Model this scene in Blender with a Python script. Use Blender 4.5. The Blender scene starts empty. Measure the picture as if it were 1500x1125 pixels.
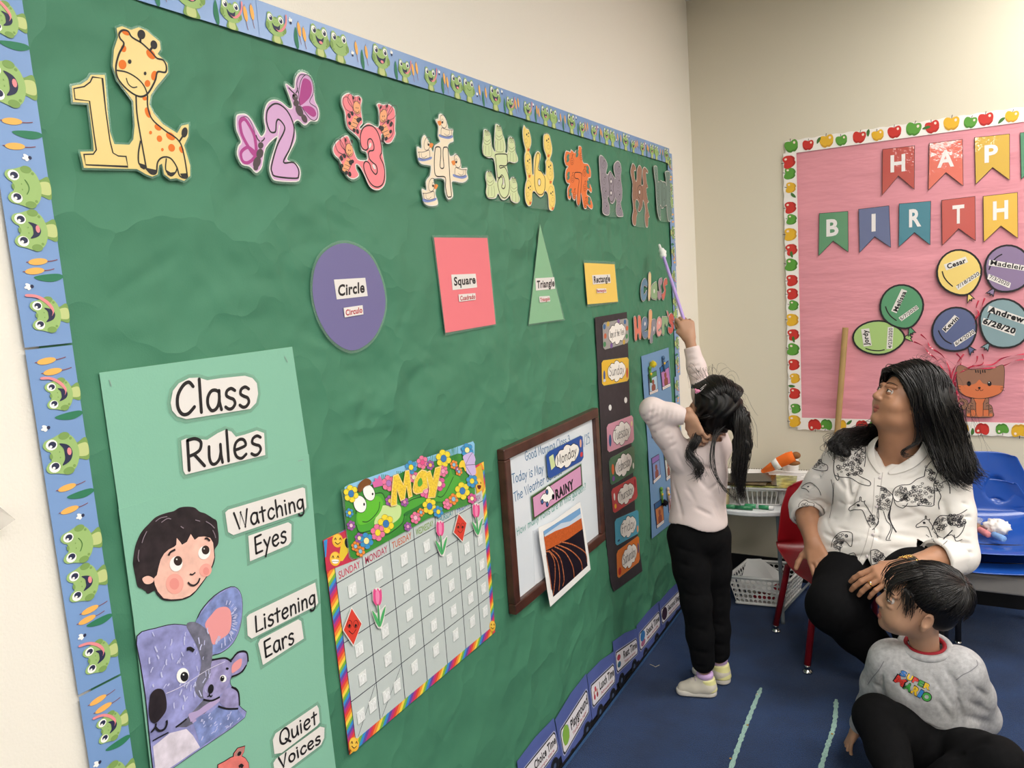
import bpy, bmesh, math, random
import numpy as np
from mathutils import Vector, Matrix
from mathutils.geometry import tessellate_polygon
from mathutils.bvhtree import BVHTree
C = bpy.context.scene.collection
random.seed(7); rng = np.random.default_rng(7)

# ---------------- camera, world, lights, exposure ----------------
FPX = 1128.35
CAM = Vector((1.047, 0.0, 1.5))
CR = Vector((0.86958687, 0.48875106, -0.07029284))
CU = Vector((-0.0041812, 0.14963993, 0.98873172))
CF = Vector((-0.49376229, 0.85949421, -0.13216848))
cd = bpy.data.cameras.new('camera'); cam = bpy.data.objects.new('camera', cd); C.objects.link(cam)
cd.sensor_fit = 'HORIZONTAL'; cd.sensor_width = 36.0; cd.lens = FPX / 1500 * 36.0
cd.clip_start = 0.02
cam.matrix_world = Matrix(((CR.x, CU.x, -CF.x, CAM.x), (CR.y, CU.y, -CF.y, CAM.y), (CR.z, CU.z, -CF.z, CAM.z), (0, 0, 0, 1)))
bpy.context.scene.camera = cam
D = 3.654      # far wall
ZC = 2.70      # ceiling
XR = 4.2       # right wall
YB = -4.0      # wall behind the photographer

w = bpy.data.worlds.new('world'); bpy.context.scene.world = w; w.use_nodes = True
w.node_tree.nodes['Background'].inputs[0].default_value = (0.9, 0.93, 1.0, 1)
w.node_tree.nodes['Background'].inputs[1].default_value = 0.05
vs = bpy.context.scene.view_settings
vs.view_transform = 'Standard'; vs.look = 'None'; vs.exposure = 0.0; vs.gamma = 1.0; vs.use_curve_mapping = False
def panel_light(x, y, e, sx=0.6, sy=1.2):
    l = bpy.data.lights.new('ceiling_panel_lamp', 'AREA'); l.shape = 'RECTANGLE'; l.size = sx; l.size_y = sy; l.energy = e
    l.color = (1.0, 0.965, 0.92)
    o = bpy.data.objects.new('ceiling_panel_lamp', l); C.objects.link(o); o.location = (x, y, ZC - 0.03)
    return o
PANELS = [(1.55, 0.35, 33), (3.0, 0.35, 26), (0.98, -2.6, 38), (3.0, -2.3, 22), (1.68, 2.80, 20), (3.1, 2.80, 24)]
for px, py, pe in PANELS: panel_light(px, py, pe)

# ---------------- materials ----------------
def lin(c):
    if isinstance(c, str): c = tuple(int(c[i:i+2], 16) / 255 for i in (0, 2, 4))
    return tuple(x / 12.92 if x <= 0.04045 else ((x + 0.055) / 1.055) ** 2.4 for x in c) + (1.0,)
_mats = {}
def mat(name, col, rough=0.6, spec=0.4, noise=0.0, nscale=40, bump=0.0, bscale=200, metal=0.0, coat=0.0, alpha=1.0, trans=0.0, sss=0.0, aniso=0.0):
    if name in _mats: return _mats[name]
    m = bpy.data.materials.new(name); m.use_nodes = True; nt = m.node_tree; b = nt.nodes['Principled BSDF']
    c = lin(col); b.inputs['Base Color'].default_value = c; b.inputs['Roughness'].default_value = rough
    b.inputs['Specular IOR Level'].default_value = spec; b.inputs['Metallic'].default_value = metal
    b.inputs['Coat Weight'].default_value = coat; b.inputs['Coat Roughness'].default_value = 0.03
    b.inputs['Alpha'].default_value = alpha; b.inputs['Transmission Weight'].default_value = trans
    if sss: b.inputs['Subsurface Weight'].default_value = sss; b.inputs['Subsurface Radius'].default_value = (0.012, 0.005, 0.003); b.inputs['Subsurface Scale'].default_value = 0.6
    tc = nt.nodes.new('ShaderNodeTexCoord')
    if noise:
        n = nt.nodes.new('ShaderNodeTexNoise'); n.inputs['Scale'].default_value = nscale; n.inputs['Detail'].default_value = 5
        nt.links.new(tc.outputs['Object'], n.inputs['Vector'])
        r = nt.nodes.new('ShaderNodeValToRGB'); r.color_ramp.elements[0].position = 0.3; r.color_ramp.elements[1].position = 0.7
        r.color_ramp.elements[0].color = tuple(x * (1 - noise) for x in c[:3]) + (1,)
        r.color_ramp.elements[1].color = tuple(min(1, x * (1 + noise)) for x in c[:3]) + (1,)
        nt.links.new(n.outputs['Fac'], r.inputs['Fac']); nt.links.new(r.outputs['Color'], b.inputs['Base Color'])
    if bump:
        n = nt.nodes.new('ShaderNodeTexNoise'); n.inputs['Scale'].default_value = bscale; n.inputs['Detail'].default_value = 4
        nt.links.new(tc.outputs['Object'], n.inputs['Vector'])
        bp = nt.nodes.new('ShaderNodeBump'); bp.inputs['Strength'].default_value = bump; bp.inputs['Distance'].default_value = 0.002
        nt.links.new(n.outputs['Fac'], bp.inputs['Height']); nt.links.new(bp.outputs['Normal'], b.inputs['Normal'])
        if coat: nt.links.new(bp.outputs['Normal'], b.inputs['Coat Normal'])
    _mats[name] = m; return m
def nodes(m): return m.node_tree.nodes, m.node_tree.links, m.node_tree.nodes['Principled BSDF']
INK = mat('black_ink', '1c1a1c', 0.5)
def paint(col, gloss=False):
    n = ('glossy_print_' if gloss else 'print_') + col
    return mat(n, col, 0.28 if gloss else 0.55, 0.4)

# ---------------- objects ----------------
def link(o, parent=None):
    C.objects.link(o)
    if parent is not None: o.parent = parent
    return o
def thing(name, label, cat, loc=(0, 0, 0), group=None):
    o = bpy.data.objects.new(name, None); C.objects.link(o); o.location = loc; o.empty_display_size = 0.05
    bpy.context.view_layer.update()
    return tag(o, label, cat, group)
def tag(o, label=None, cat=None, group=None, kind=None):
    if label: o['label'] = label
    if cat: o['category'] = cat
    if group: o['group'] = group
    if kind: o['kind'] = kind
    return o
def meshobj(name, verts, faces, mats, parent=None, midx=None, smooth=False):
    me = bpy.data.meshes.new(name); me.from_pydata([tuple(v) for v in verts], [], faces)
    for m in (mats if isinstance(mats, (list, tuple)) else [mats]): me.materials.append(m)
    if midx is not None: me.polygons.foreach_set('material_index', midx)
    if smooth: me.polygons.foreach_set('use_smooth', [True] * len(me.polygons))
    me.update()
    o = bpy.data.objects.new(name, me); C.objects.link(o)
    if parent is not None:
        o.parent = parent
        if parent.type == 'EMPTY': o.matrix_parent_inverse = Matrix.Translation(-parent.location)
    return o
class MB:
    """mesh collector, world coordinates, several materials"""
    def __init__(s): s.v = []; s.f = []; s.m = []; s.mats = []
    def mi(s, m):
        if m not in s.mats: s.mats.append(m)
        return s.mats.index(m)
    def add(s, vs, fs, m):
        o = len(s.v); i = s.mi(m); s.v += [tuple(v) for v in vs]
        for f in fs: s.f.append(tuple(a + o for a in f)); s.m.append(i)
    def box(s, a, b, m, rot=None, org=None):
        (x0, y0, z0), (x1, y1, z1) = a, b
        vs = [Vector((x, y, z)) for x in (x0, x1) for y in (y0, y1) for z in (z0, z1)]
        if rot is not None: vs = [rot @ v + Vector(org or (0, 0, 0)) for v in vs]
        s.add(vs, [(0, 1, 3, 2), (4, 6, 7, 5), (0, 4, 5, 1), (2, 3, 7, 6), (0, 2, 6, 4), (1, 5, 7, 3)], m)
    def tube(s, pts, r, m, n=8, cap=True, flat=1.0):
        pts = [Vector(p) for p in pts]; k = len(pts); rs = r if isinstance(r, (list, tuple)) else [r] * k
        vs = []; up = None
        for i, p in enumerate(pts):
            t = (pts[min(i + 1, k - 1)] - pts[max(i - 1, 0)])
            if t.length < 1e-9: t = Vector((0, 0, 1))
            t.normalize()
            if up is None:
                up = Vector((0, 0, 1)) if abs(t.z) < 0.9 else Vector((1, 0, 0))
            a = t.cross(up)
            if a.length < 1e-4: a = t.orthogonal()
            a.normalize(); b = a.cross(t).normalized(); up = b
            for j in range(n):
                an = 2 * math.pi * j / n
                vs.append(p + a * (math.cos(an) * rs[i]) + b * (math.sin(an) * rs[i] * flat))
        fs = [(i * n + j, i * n + (j + 1) % n, (i + 1) * n + (j + 1) % n, (i + 1) * n + j) for i in range(k - 1) for j in range(n)]
        if cap: fs += [tuple(range(n - 1, -1, -1)), tuple(range((k - 1) * n, k * n))]
        s.add(vs, fs, m)
    def lathe(s, c, prof, m, n=24, axis=None):
        c = Vector(c); q = Vector((0, 0, 1)).rotation_difference(Vector(axis)).to_matrix() if axis is not None else Matrix.Identity(3)
        vs = [c + q @ Vector((r * math.cos(2 * math.pi * j / n), r * math.sin(2 * math.pi * j / n), z)) for r, z in prof for j in range(n)]
        fs = [(i * n + j, i * n + (j + 1) % n, (i + 1) * n + (j + 1) % n, (i + 1) * n + j) for i in range(len(prof) - 1) for j in range(n)]
        s.add(vs, fs, m)
    def ball(s, c, r, m, n=12, k=8, rot=None):
        r = (r, r, r) if not isinstance(r, (list, tuple)) else r; c = Vector(c)
        vs = []
        for i in range(k + 1):
            t = math.pi * i / k
            for j in range(n):
                a = 2 * math.pi * j / n
                v = Vector((r[0] * math.sin(t) * math.cos(a), r[1] * math.sin(t) * math.sin(a), r[2] * math.cos(t)))
                vs.append(c + (rot @ v if rot is not None else v))
        s.add(vs, [(i * n + j, (i + 1) * n + j, (i + 1) * n + (j + 1) % n, i * n + (j + 1) % n) for i in range(k) for j in range(n)], m)
    def build(s, name, parent=None, smooth=False):
        if not s.v: return None
        return meshobj(name, s.v, s.f, s.mats, parent, s.m, smooth)
def bevel(o, wd=0.004, seg=2):
    b = o.modifiers.new('bevel', 'BEVEL'); b.width = wd; b.segments = seg; b.limit_method = 'ANGLE'; return o

# ---------------- flat work on the two walls ----------------
def ray(x, y): return CF + CR * ((x - 750) / FPX) - CU * ((y - 562.5) / FPX)
def P(x, y, Y):
    d = ray(x, y); t = Y / d.y; return CAM + d * t
def onL(x, y):           # point of the left wall: (y, z)
    d = ray(x, y); t = -CAM.x / d.x; return (t * d.y, CAM.z + t * d.z)
def onF(x, y):           # point of the far wall: (x, z)
    d = ray(x, y); t = D / d.y; return (CAM.x + t * d.x, CAM.z + t * d.z)
def onG(x, y, z=0.0):
    d = ray(x, y); t = (z - CAM.z) / d.z; return Vector((CAM.x + t * d.x, t * d.y, z))
def spline(p, closed=True, n=5):
    k = len(p); out = []
    for i in range(k if closed else k - 1):
        g = lambda j: p[j % k] if closed else p[max(0, min(k - 1, j))]
        a, b, c, d = g(i - 1), g(i), g(i + 1), g(i + 2)
        for q in range(n):
            t = q / n
            out.append(tuple(0.5 * ((2 * b[e]) + (c[e] - a[e]) * t + (2 * a[e] - 5 * b[e] + 4 * c[e] - d[e]) * t * t + (3 * b[e] - a[e] - 3 * c[e] + d[e]) * t ** 3) for e in (0, 1)))
    if not closed: out.append(tuple(p[-1]))
    return out
def area2(p): return sum(p[i][0] * p[(i + 1) % len(p)][1] - p[(i + 1) % len(p)][0] * p[i][1] for i in range(len(p)))
def offset_poly(p, d):
    s = 1 if area2(p) > 0 else -1; out = []; k = len(p)
    for i in range(k):
        a, b, c = Vector(p[i - 1]), Vector(p[i]), Vector(p[(i + 1) % k])
        n1 = Vector(((b - a).y, -(b - a).x)); n2 = Vector(((c - b).y, -(c - b).x))
        if n1.length: n1.normalize()
        if n2.length: n2.normalize()
        n = n1 + n2
        if n.length < 0.3: n = n1
        n.normalize(); q = b + n * d * s / max(0.5, n.dot(n1) if n1.length else 1)
        out.append((q.x, q.y))
    return out
class Art:
    """Flat pieces lying on a wall; coordinates are taken in a crop of the photo and laid on the wall's plane."""
    def __init__(s, wall, x0=0, y0=0, sc=1.0, base=0.006):
        s.wall = wall; s.x0 = x0; s.y0 = y0; s.sc = sc; s.base = base; s.mb = MB(); s.xf = None; s.lay = base
    def w(s, X, Y):
        if s.xf: return s.xf(X, Y)
        f = onL if s.wall == 'L' else onF
        return f(s.x0 + X / s.sc, s.y0 + Y / s.sc)
    def p3(s, uv, off):
        return (off, uv[0], uv[1]) if s.wall == 'L' else (uv[0], D - off, uv[1])
    def pts(s, p): 
        if isinstance(p[0], (int, float)): p = [(p[i], p[i + 1]) for i in range(0, len(p), 2)]
        return [s.w(*q) for q in p]
    def up(s, d=0.00025): s.lay += d; return s
    def poly(s, uv, m, off=None, thick=0.0, holes=()):
        """uv in wall metres"""
        s.cnt = getattr(s, 'cnt', 0) + 1
        off = s.lay + (s.cnt % 6) * .00002 if off is None else off
        loops = [uv] + list(holes)
        tris = tessellate_polygon([[Vector((a, b, 0)) for a, b in l] for l in loops])
        flat = [q for l in loops for q in l]
        sgn = 1 if s.wall == 'L' else -1
        fs = []
        for t in tris:
            a, b, c = (flat[i] for i in t)
            ar = (b[0] - a[0]) * (c[1] - a[1]) - (c[0] - a[0]) * (b[1] - a[1])
            fs.append(t if ar * sgn > 0 else t[::-1])
        s.mb.add([s.p3(q, off) for q in flat], fs, m)
        if thick:
            for l in loops:
                n = len(l); fwd = area2(l) * sgn > 0
                v = [s.p3(q, off) for q in l] + [s.p3(q, off - thick) for q in l]
                fs = [(i, i + n, (i + 1) % n + n, (i + 1) % n) if fwd else (i, (i + 1) % n, (i + 1) % n + n, i + n) for i in range(n)]
                s.mb.add(v, fs, m)
    def fill(s, p, m, sm=False, thick=0.0, holes=(), grow=0.0, n=5):
        q = s.pts(p)
        if sm: q = spline(q, True, n)
        if grow: q = offset_poly(q, grow)
        hs = [spline(s.pts(h), True, n) if sm else s.pts(h) for h in holes]
        s.poly(q, m, thick=thick, holes=hs); return q
    def ell(s, cx, cy, rx, ry, m, rot=0, n=20, thick=0.0, grow=0.0, a0=0, a1=360):
        c, t = math.cos(math.radians(rot)), math.sin(math.radians(rot)); p = []
        full = abs(a1 - a0) >= 360
        for i in range(n if full else n + 1):
            a = math.radians(a0 + (a1 - a0) * i / n); x, y = rx * math.cos(a), ry * math.sin(a)
            p.append((cx + x * c - y * t, cy + x * t + y * c))
        q = s.pts(p)
        if grow: q = offset_poly(q, grow)
        s.poly(q, m, thick=thick); return p
    def ribbon(s, uv, wd, m, closed=False, off=None):
        s.cnt = getattr(s, 'cnt', 0) + 1
        off = s.lay + .00012 + (s.cnt % 4) * .00001 if off is None else off; k = len(uv)
        if k < 2: return
        if closed: uv = list(uv) + [uv[0]]; k += 1
        Lp, Rp = [], []
        for i in range(k):
            if closed and i in (0, k - 1): a, c = uv[k - 2], uv[1]
            else: a, c = uv[max(0, i - 1)], uv[min(k - 1, i + 1)]
            b = uv[i]; t = Vector((c[0] - a[0], c[1] - a[1]))
            if t.length < 1e-9: t = Vector((1, 0))
            t.normalize(); ww = wd[i] if isinstance(wd, (list, tuple)) else wd
            sc = 1.0
            if 0 < i < k - 1:
                t1 = Vector((b[0] - a[0], b[1] - a[1]))
                if t1.length > 1e-9: sc = 1 / max(0.6, t.dot(t1.normalized()))
            n = Vector((-t.y, t.x)) * (ww / 2 * sc)
            Lp.append((b[0] + n.x, b[1] + n.y)); Rp.append((b[0] - n.x, b[1] - n.y))
        v = [s.p3(q, off) for q in Lp] + [s.p3(q, off) for q in Rp]
        sg = s.wall == 'L'
        fs = [(i, i + k, i + 1 + k, i + 1) if sg else (i, i + 1, i + 1 + k, i + k) for i in range(k - 1)]
        s.mb.add(v, fs, m)
    def disc(s, uv, r, m, n=8, off=None):
        s.poly([(uv[0] + r * math.cos(2 * math.pi * i / n), uv[1] + r * math.sin(2 * math.pi * i / n)) for i in range(n)], m, s.lay + .00017 if off is None else off)
    def line(s, p, wmm, m=None, closed=False, sm=True, n=5, caps=False):
        q = s.pts(p)
        if sm and len(q) > 2: q = spline(q, closed, n)
        s.ribbon(q, wmm * (1.35 if s.wall == 'L' and not s.xf else 1.1) / 1000, m or INK, closed)
        if caps:
            s.disc(q[0], wmm / 2000, m or INK); s.disc(q[-1], wmm / 2000, m or INK)
    def outline_ell(s, cx, cy, rx, ry, wmm, m=None, rot=0, n=24):
        c, t = math.cos(math.radians(rot)), math.sin(math.radians(rot)); p = []
        for i in range(n):
            a = 2 * math.pi * i / n; x, y = rx * math.cos(a), ry * math.sin(a); p.append((cx + x * c - y * t, cy + x * t + y * c))
        s.ribbon(s.pts(p), wmm / 1000, m or INK, True)
    def build(s, name, parent=None):
        o = s.mb.build(name, parent); s.mb = MB(); return o

# ---------------- lettering ----------------
G = {}
def gl(c, adv, *st): G[c] = (adv, st)
gl('a', 54, '~46,44 34,50 20,48 9,34 8,16 18,2 32,4 42,16 46,34', '46,48 45,20 50,1')
gl('b', 52, '10,80 9,2', '~10,34 22,48 38,46 46,28 40,8 24,0 10,8')
gl('c', 48, '~43,40 32,49 18,44 8,28 10,10 22,1 36,4 44,12')
gl('d', 56, '~46,36 34,49 18,46 8,28 10,9 24,0 38,6 46,22', '48,80 46,30 48,1')
gl('e', 52, '~10,25 26,27 44,32 40,46 26,50 12,42 7,24 13,7 28,0 44,8')
gl('f', 40, '~40,74 30,80 20,72 18,50 17,1', '6,46 36,48')
gl('g', 52, '~44,44 30,50 14,44 7,28 14,10 28,8 40,20 45,40', '~46,48 46,10 44,-14 32,-26 16,-24 10,-16')
gl('h', 52, '10,80 9,1', '~10,26 18,42 32,48 42,38 43,18 43,1')
gl('i', 22, '11,48 11,1', '10,66 12,64')
gl('k', 48, '10,80 10,1', '40,48 11,22', '20,29 44,1')
gl('l', 20, '10,80 10,1')
gl('m', 78, '10,48 10,1', '~10,30 18,44 28,46 36,36 37,1', '~37,30 46,44 58,46 66,36 67,1')
gl('n', 52, '10,48 10,1', '~10,28 18,42 30,48 41,40 43,22 43,1')
gl('o', 52, '~26,49 12,42 7,24 14,6 27,1 40,8 46,26 40,43 26,49')
gl('p', 52, '10,46 9,-26', '~10,34 22,48 38,46 46,28 40,8 24,0 10,8')
gl('r', 42, '10,48 10,1', '~10,28 18,42 30,49 40,44')
gl('s', 44, '~40,44 28,50 14,45 11,34 22,27 34,22 38,11 28,1 16,0 6,6')
gl('t', 42, '21,66 20,1', '4,46 38,48')
gl('u', 52, '~9,48 8,20 14,4 26,2 38,12 44,30', '44,48 44,20 47,1')
gl('v', 46, '5,48 22,1 42,49')
gl('w', 68, '5,48 18,2 34,40 48,2 64,49')
gl('y', 48, '6,48 23,14', '44,49 23,10 8,-27')
gl('C', 64, '~58,64 46,75 28,68 11,46 9,20 20,3 38,2 58,16')
gl('D', 62, '12,74 12,2', '~10,74 34,70 52,52 55,32 42,10 12,2')
gl('E', 56, '12,74 11,2', '12,74 50,76', '12,40 46,41', '11,2 50,3')
gl('F', 52, '12,74 11,1', '12,74 50,76', '12,42 42,43')
gl('G', 66, '~58,64 44,75 24,68 9,44 10,18 26,1 44,4 56,18 58,34', '34,34 62,35')
gl('H', 62, '12,75 11,1', '52,76 51,1', '12,40 52,41')
gl('L', 52, '12,75 10,3 50,4')
gl('M', 76, '8,1 16,75 38,22 60,75 68,1')
gl('Q', 72, '~38,75 18,66 8,40 12,14 30,1 50,6 64,26 62,54 50,72 38,75', '40,22 70,-8')
gl('R', 60, '12,74 11,1', '~12,74 34,75 50,64 46,46 30,38 14,35', '28,37 56,3')
gl('S', 58, '~50,66 36,76 18,70 13,56 24,44 42,36 50,22 42,6 26,0 8,8')
gl('T', 58, '4,74 56,75', '30,74 29,1')
gl('V', 58, '6,75 28,2 54,76')
gl('W', 84, '5,75 24,2 42,70 58,2 80,76')
gl('2', 50, '~10,62 20,74 36,72 42,58 32,36 8,4', '8,4 46,3')
gl('3', 50, '~10,68 26,76 40,68 38,52 20,42', '~20,42 40,38 44,20 34,4 18,0 6,8')
gl('5', 50, '42,76 14,75 11,44', '~11,44 28,48 42,36 42,16 28,2 8,4')
gl('/', 40, '36,80 4,-4')
gl('?', 44, '~8,62 18,76 34,74 40,60 30,44 22,34 22,22', '21,4 23,2')
gl(' ', 28)
def hand_text(art, txt, p0, p1, ptop, wmm, m=None, gap=4):
    """hand lettering along the baseline p0-p1; ptop is the px of the cap top above p0"""
    A, B, T = (Vector(art.w(*q)) for q in (p0, p1, ptop)); wmm = wmm * 1.45
    W = sum(G[c][0] + gap for c in txt); e1 = (B - A) / W; up = (T - A) / 75.0
    x = 0
    for c in txt:
        adv, st = G[c]
        for q in st:
            sm = q[0] == '~'; q = q.lstrip('~')
            pp = [tuple(map(float, a.split(','))) for a in q.split()]
            if sm: pp = spline(pp, False, 4)
            uv = [tuple(A + e1 * (x + a) + up * b) for a, b in pp]
            art.ribbon(uv, wmm / 1000, m or INK)
            for u in ((uv[0], uv[-1]) if sm else uv): art.disc(u, wmm / 2000, m or INK, 8)
        x += adv + gap
_tc = {}
def font_polys(txt, bold=0.0):
    if (txt, bold) in _tc: return _tc[(txt, bold)]
    cu = bpy.data.curves.new('t', 'FONT'); cu.body = txt; cu.offset = bold; cu.resolution_u = 3; cu.space_character = 1.0 + bold * 2.5
    o = bpy.data.objects.new('t', cu); C.objects.link(o); dg = bpy.context.evaluated_depsgraph_get()
    me = o.evaluated_get(dg).to_mesh(); me.calc_loop_triangles()
    v = [(a.co.x, a.co.y) for a in me.vertices]; f = [tuple(t.vertices) for t in me.loop_triangles]
    o.to_mesh_clear(); bpy.data.objects.remove(o); bpy.data.curves.remove(cu)
    _tc[(txt, bold)] = (v, f); return v, f
def type_text(art, txt, p0, p1, ptop, m=None, bold=0.0, off=None):
    """set type: left end of baseline, right end, cap top above p0 (all in the art's own coordinates)"""
    off = art.lay if off is None else off
    A, B, T = (Vector(art.w(*q)) for q in (p0, p1, ptop)); v, f = font_polys(txt, bold)
    x0 = min(a for a, b in v); x1 = max(a for a, b in v); H = 0.73
    e1 = (B - A) / (x1 - x0); up = (T - A) / H
    pts = [A + e1 * (a - x0) + up * b for a, b in v]; sg = art.wall == 'L'
    fs = []
    for t in f:
        a, b, c = (pts[i] for i in t); ar = (b.x - a.x) * (c.y - a.y) - (c.x - a.x) * (b.y - a.y)
        fs.append(t if (ar > 0) == sg else t[::-1])
    art.mb.add([art.p3(tuple(q), off) for q in pts], fs, m or INK)
# ---------------- the room ----------------
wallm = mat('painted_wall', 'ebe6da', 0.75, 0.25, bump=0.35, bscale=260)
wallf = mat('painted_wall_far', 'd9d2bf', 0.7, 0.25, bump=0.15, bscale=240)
ceilm = mat('ceiling_tile_white', 'dedbd2', 0.9, 0.1, noise=0.08, nscale=120)
def struct(name, mb, parent=None):
    o = mb.build(name, parent)
    if parent is None: o['kind'] = 'structure'
    return o
def quad(mb, a, b, c, d, m): mb.add([a, b, c, d], [(0, 1, 2, 3)], m)
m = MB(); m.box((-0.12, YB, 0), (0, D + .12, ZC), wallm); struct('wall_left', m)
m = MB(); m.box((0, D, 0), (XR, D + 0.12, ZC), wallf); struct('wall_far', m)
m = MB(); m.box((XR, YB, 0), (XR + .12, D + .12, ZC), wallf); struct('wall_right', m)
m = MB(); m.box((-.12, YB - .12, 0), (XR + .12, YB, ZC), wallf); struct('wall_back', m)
m = MB(); m.box((-.12, YB - .12, ZC), (XR + .12, D + .12, ZC + .1), ceilm); struct('ceiling', m)
# carpet
car = mat('navy_carpet', '1f3a5f', 0.95, 0.1)
ns, ln, b = nodes(car)
tc = ns.new('ShaderNodeTexCoord')
def tex(scale, det=4, rough=0.6):
    n = ns.new('ShaderNodeTexNoise'); n.inputs['Scale'].default_value = scale; n.inputs['Detail'].default_value = det; n.inputs['Roughness'].default_value = rough
    ln.new(tc.outputs['Object'], n.inputs['Vector']); return n
n1, n2 = tex(7, 3), tex(330, 2)
mx = ns.new('ShaderNodeMixRGB'); mx.blend_type = 'MIX'; ln.new(n1.outputs['Fac'], mx.inputs[0])
r1 = ns.new('ShaderNodeValToRGB'); ln.new(n2.outputs['Fac'], r1.inputs['Fac'])
r1.color_ramp.elements[0].position = .32; r1.color_ramp.elements[1].position = .68
r1.color_ramp.elements[0].color = lin('0b1f3e'); r1.color_ramp.elements[1].color = lin('214374')
r2 = ns.new('ShaderNodeValToRGB'); ln.new(n1.outputs['Fac'], r2.inputs['Fac'])
r2.color_ramp.elements[0].position = .35; r2.color_ramp.elements[1].position = .65
r2.color_ramp.elements[0].color = (.78, .78, .8, 1); r2.color_ramp.elements[1].color = (1.15, 1.15, 1.15, 1)
mu = ns.new('ShaderNodeMixRGB'); mu.blend_type = 'MULTIPLY'; mu.inputs[0].default_value = 1
ln.new(r1.outputs[0], mu.inputs[1]); ln.new(r2.outputs[0], mu.inputs[2]); ln.new(mu.outputs[0], b.inputs['Base Color'])
bp = ns.new('ShaderNodeBump'); bp.inputs['Strength'].default_value = 0.9; bp.inputs['Distance'].default_value = 0.006
ln.new(n2.outputs['Fac'], bp.inputs['Height']); ln.new(bp.outputs['Normal'], b.inputs['Normal'])
b.inputs['Sheen Weight'].default_value = 0.12
m = MB(); m.box((-.12, YB - .12, -0.1), (XR + .12, D + .12, 0), car); struct('floor', m)
blk = mat('black_rubber_base', '141416', 0.45, 0.4)
m = MB(); m.box((0, YB, 0), (0.008, D, 0.075), blk); m.box((0.0, YB, 0), (0.014, D, 0.012), blk); struct('baseboard_left', m)
m = MB(); m.box((0.008, D - .008, 0), (XR, D, 0.105), blk); struct('baseboard_far', m)
edge = mat('carpet_edge_strip', '2c4c74', 0.6)
m = MB(); m.tube([(0.018, YB, 0.004), (0.018, D - .01, 0.004)], 0.0045, edge, 6); struct('trim_1', m)
# chair rail that starts at the right of the far wall
rail = mat('white_rail', 'e6e2d8', 0.5)
m = MB(); m.box((1.285, D - .012, 0.1), (XR, D - .002, 0.445), rail); m.box((1.28, D - .02, 0.437), (XR, D, 0.45), rail); struct('trim_2', m)
# ceiling panels (the lamps the room is lit by)
gridm = mat('white_metal_grid', 'f0efea', 0.5)
diff = bpy.data.materials.new('lit_diffuser'); diff.use_nodes = True
e = diff.node_tree.nodes['Principled BSDF']; e.inputs['Emission Color'].default_value = (1, .955, .9, 1); e.inputs['Emission Strength'].default_value = 6
for i, (px, py, pe) in enumerate(PANELS):
    t = thing('ceiling_light', ('long ceiling light panel above the green board, middle row', 'ceiling light panel of the middle row, farther from the green board', 'ceiling light panel of the rear row, nearer the green board', 'ceiling light panel of the rear row, farther from the green board', 'ceiling light panel of the front row, above the seated woman', 'ceiling light panel of the front row, at the far right')[i], 'lamp', (px, py, ZC - .012), 'ceiling light panels')
    a = MB()
    for dx, dy, sx, sy in ((-.32, 0, .02, .64), (.32, 0, .02, .64), (0, -.62, .34, .02), (0, .62, .34, .02)):
        a.box((px + dx - sx, py + dy - sy, ZC - .02), (px + dx + sx, py + dy + sy, ZC), gridm)
    a.build('frame', t)
    a = MB(); a.box((px - .3, py - .6, ZC - .012), (px + .3, py + .6, ZC - .004), diff); a.build('diffuser', t)
# tape lines on the carpet
tape = mat('pale_green_tape', '93b3aa', 0.8, 0.2, noise=.25, nscale=300, bump=.8, bscale=300)
for i, (q, lab) in enumerate((([(1115, 1008), (1098, 1050), (1083, 1090), (1066, 1140)], 'pale chalky line marked on the navy carpet, the left one of two'),
               ([(1225, 1025), (1222, 1062), (1211, 1097), (1198, 1140)], 'pale chalky line marked on the navy carpet, the right one, nearer the boy'))):
    ps = [onG(*a) for a in q]; ps = [Vector((*v, 0)) for v in spline([(p.x, p.y) for p in ps], False, 14)]
    a = MB(); L_ = []; 
    for k, p in enumerate(ps):
        t = (ps[min(k + 1, len(ps) - 1)] - ps[max(k - 1, 0)]).normalized(); n = Vector((-t.y, t.x, 0))
        wv = 0.0068 * (1 + .25 * math.sin(k * 2.7) + .15 * math.sin(k * 5.1)) * min(1, .5 + k / 4)
        L_.append((p + n * wv, p - n * wv))
    vs_ = [v for pr in L_ for v in (pr[0] + Vector((0, 0, .0005)), pr[0] * 1 + Vector((0, 0, .0022)), pr[1] + Vector((0, 0, .0022)), pr[1] + Vector((0, 0, .0005)))]
    fs_ = []
    for k in range(len(L_) - 1):
        for j in range(3): fs_.append((4 * k + j, 4 * k + j + 1, 4 * k + 5 + j, 4 * k + 4 + j))
    a.add(vs_, fs_, tape); tag(a.build('chalk_line'), lab, 'line')
# lint on the carpet
lint = mat('pale_lint', 'c8c0a8', 0.9)
a = MB()
pp = [onG(952, 973, .003), onG(957, 975, .004), onG(960, 977, .003), onG(966, 974, .004)]
a.tube(pp, .001, lint, 5); tag(a.build('lint'), 'small curl of pale thread lying on the carpet', 'thread')
crumb = mat('ochre_crumb', 'b08a4a', 0.8)
for q, lab in (((1109, 1017), 'tiny white crumb beside the top of the left carpet line'), ((1095, 1062), 'tiny ochre crumb at the middle of the left carpet line'), ((1070, 1111), 'tiny ochre crumb left of the left line near the frame edge'), ((1219, 1075), 'tiny ochre crumb on the right carpet line')):
    a = MB(); a.ball(onG(*q, .004), (.004, .003, .0025), crumb if 'ochre' in lab else lint, 7, 5); tag(a.build('crumb'), lab, 'crumb')
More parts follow.
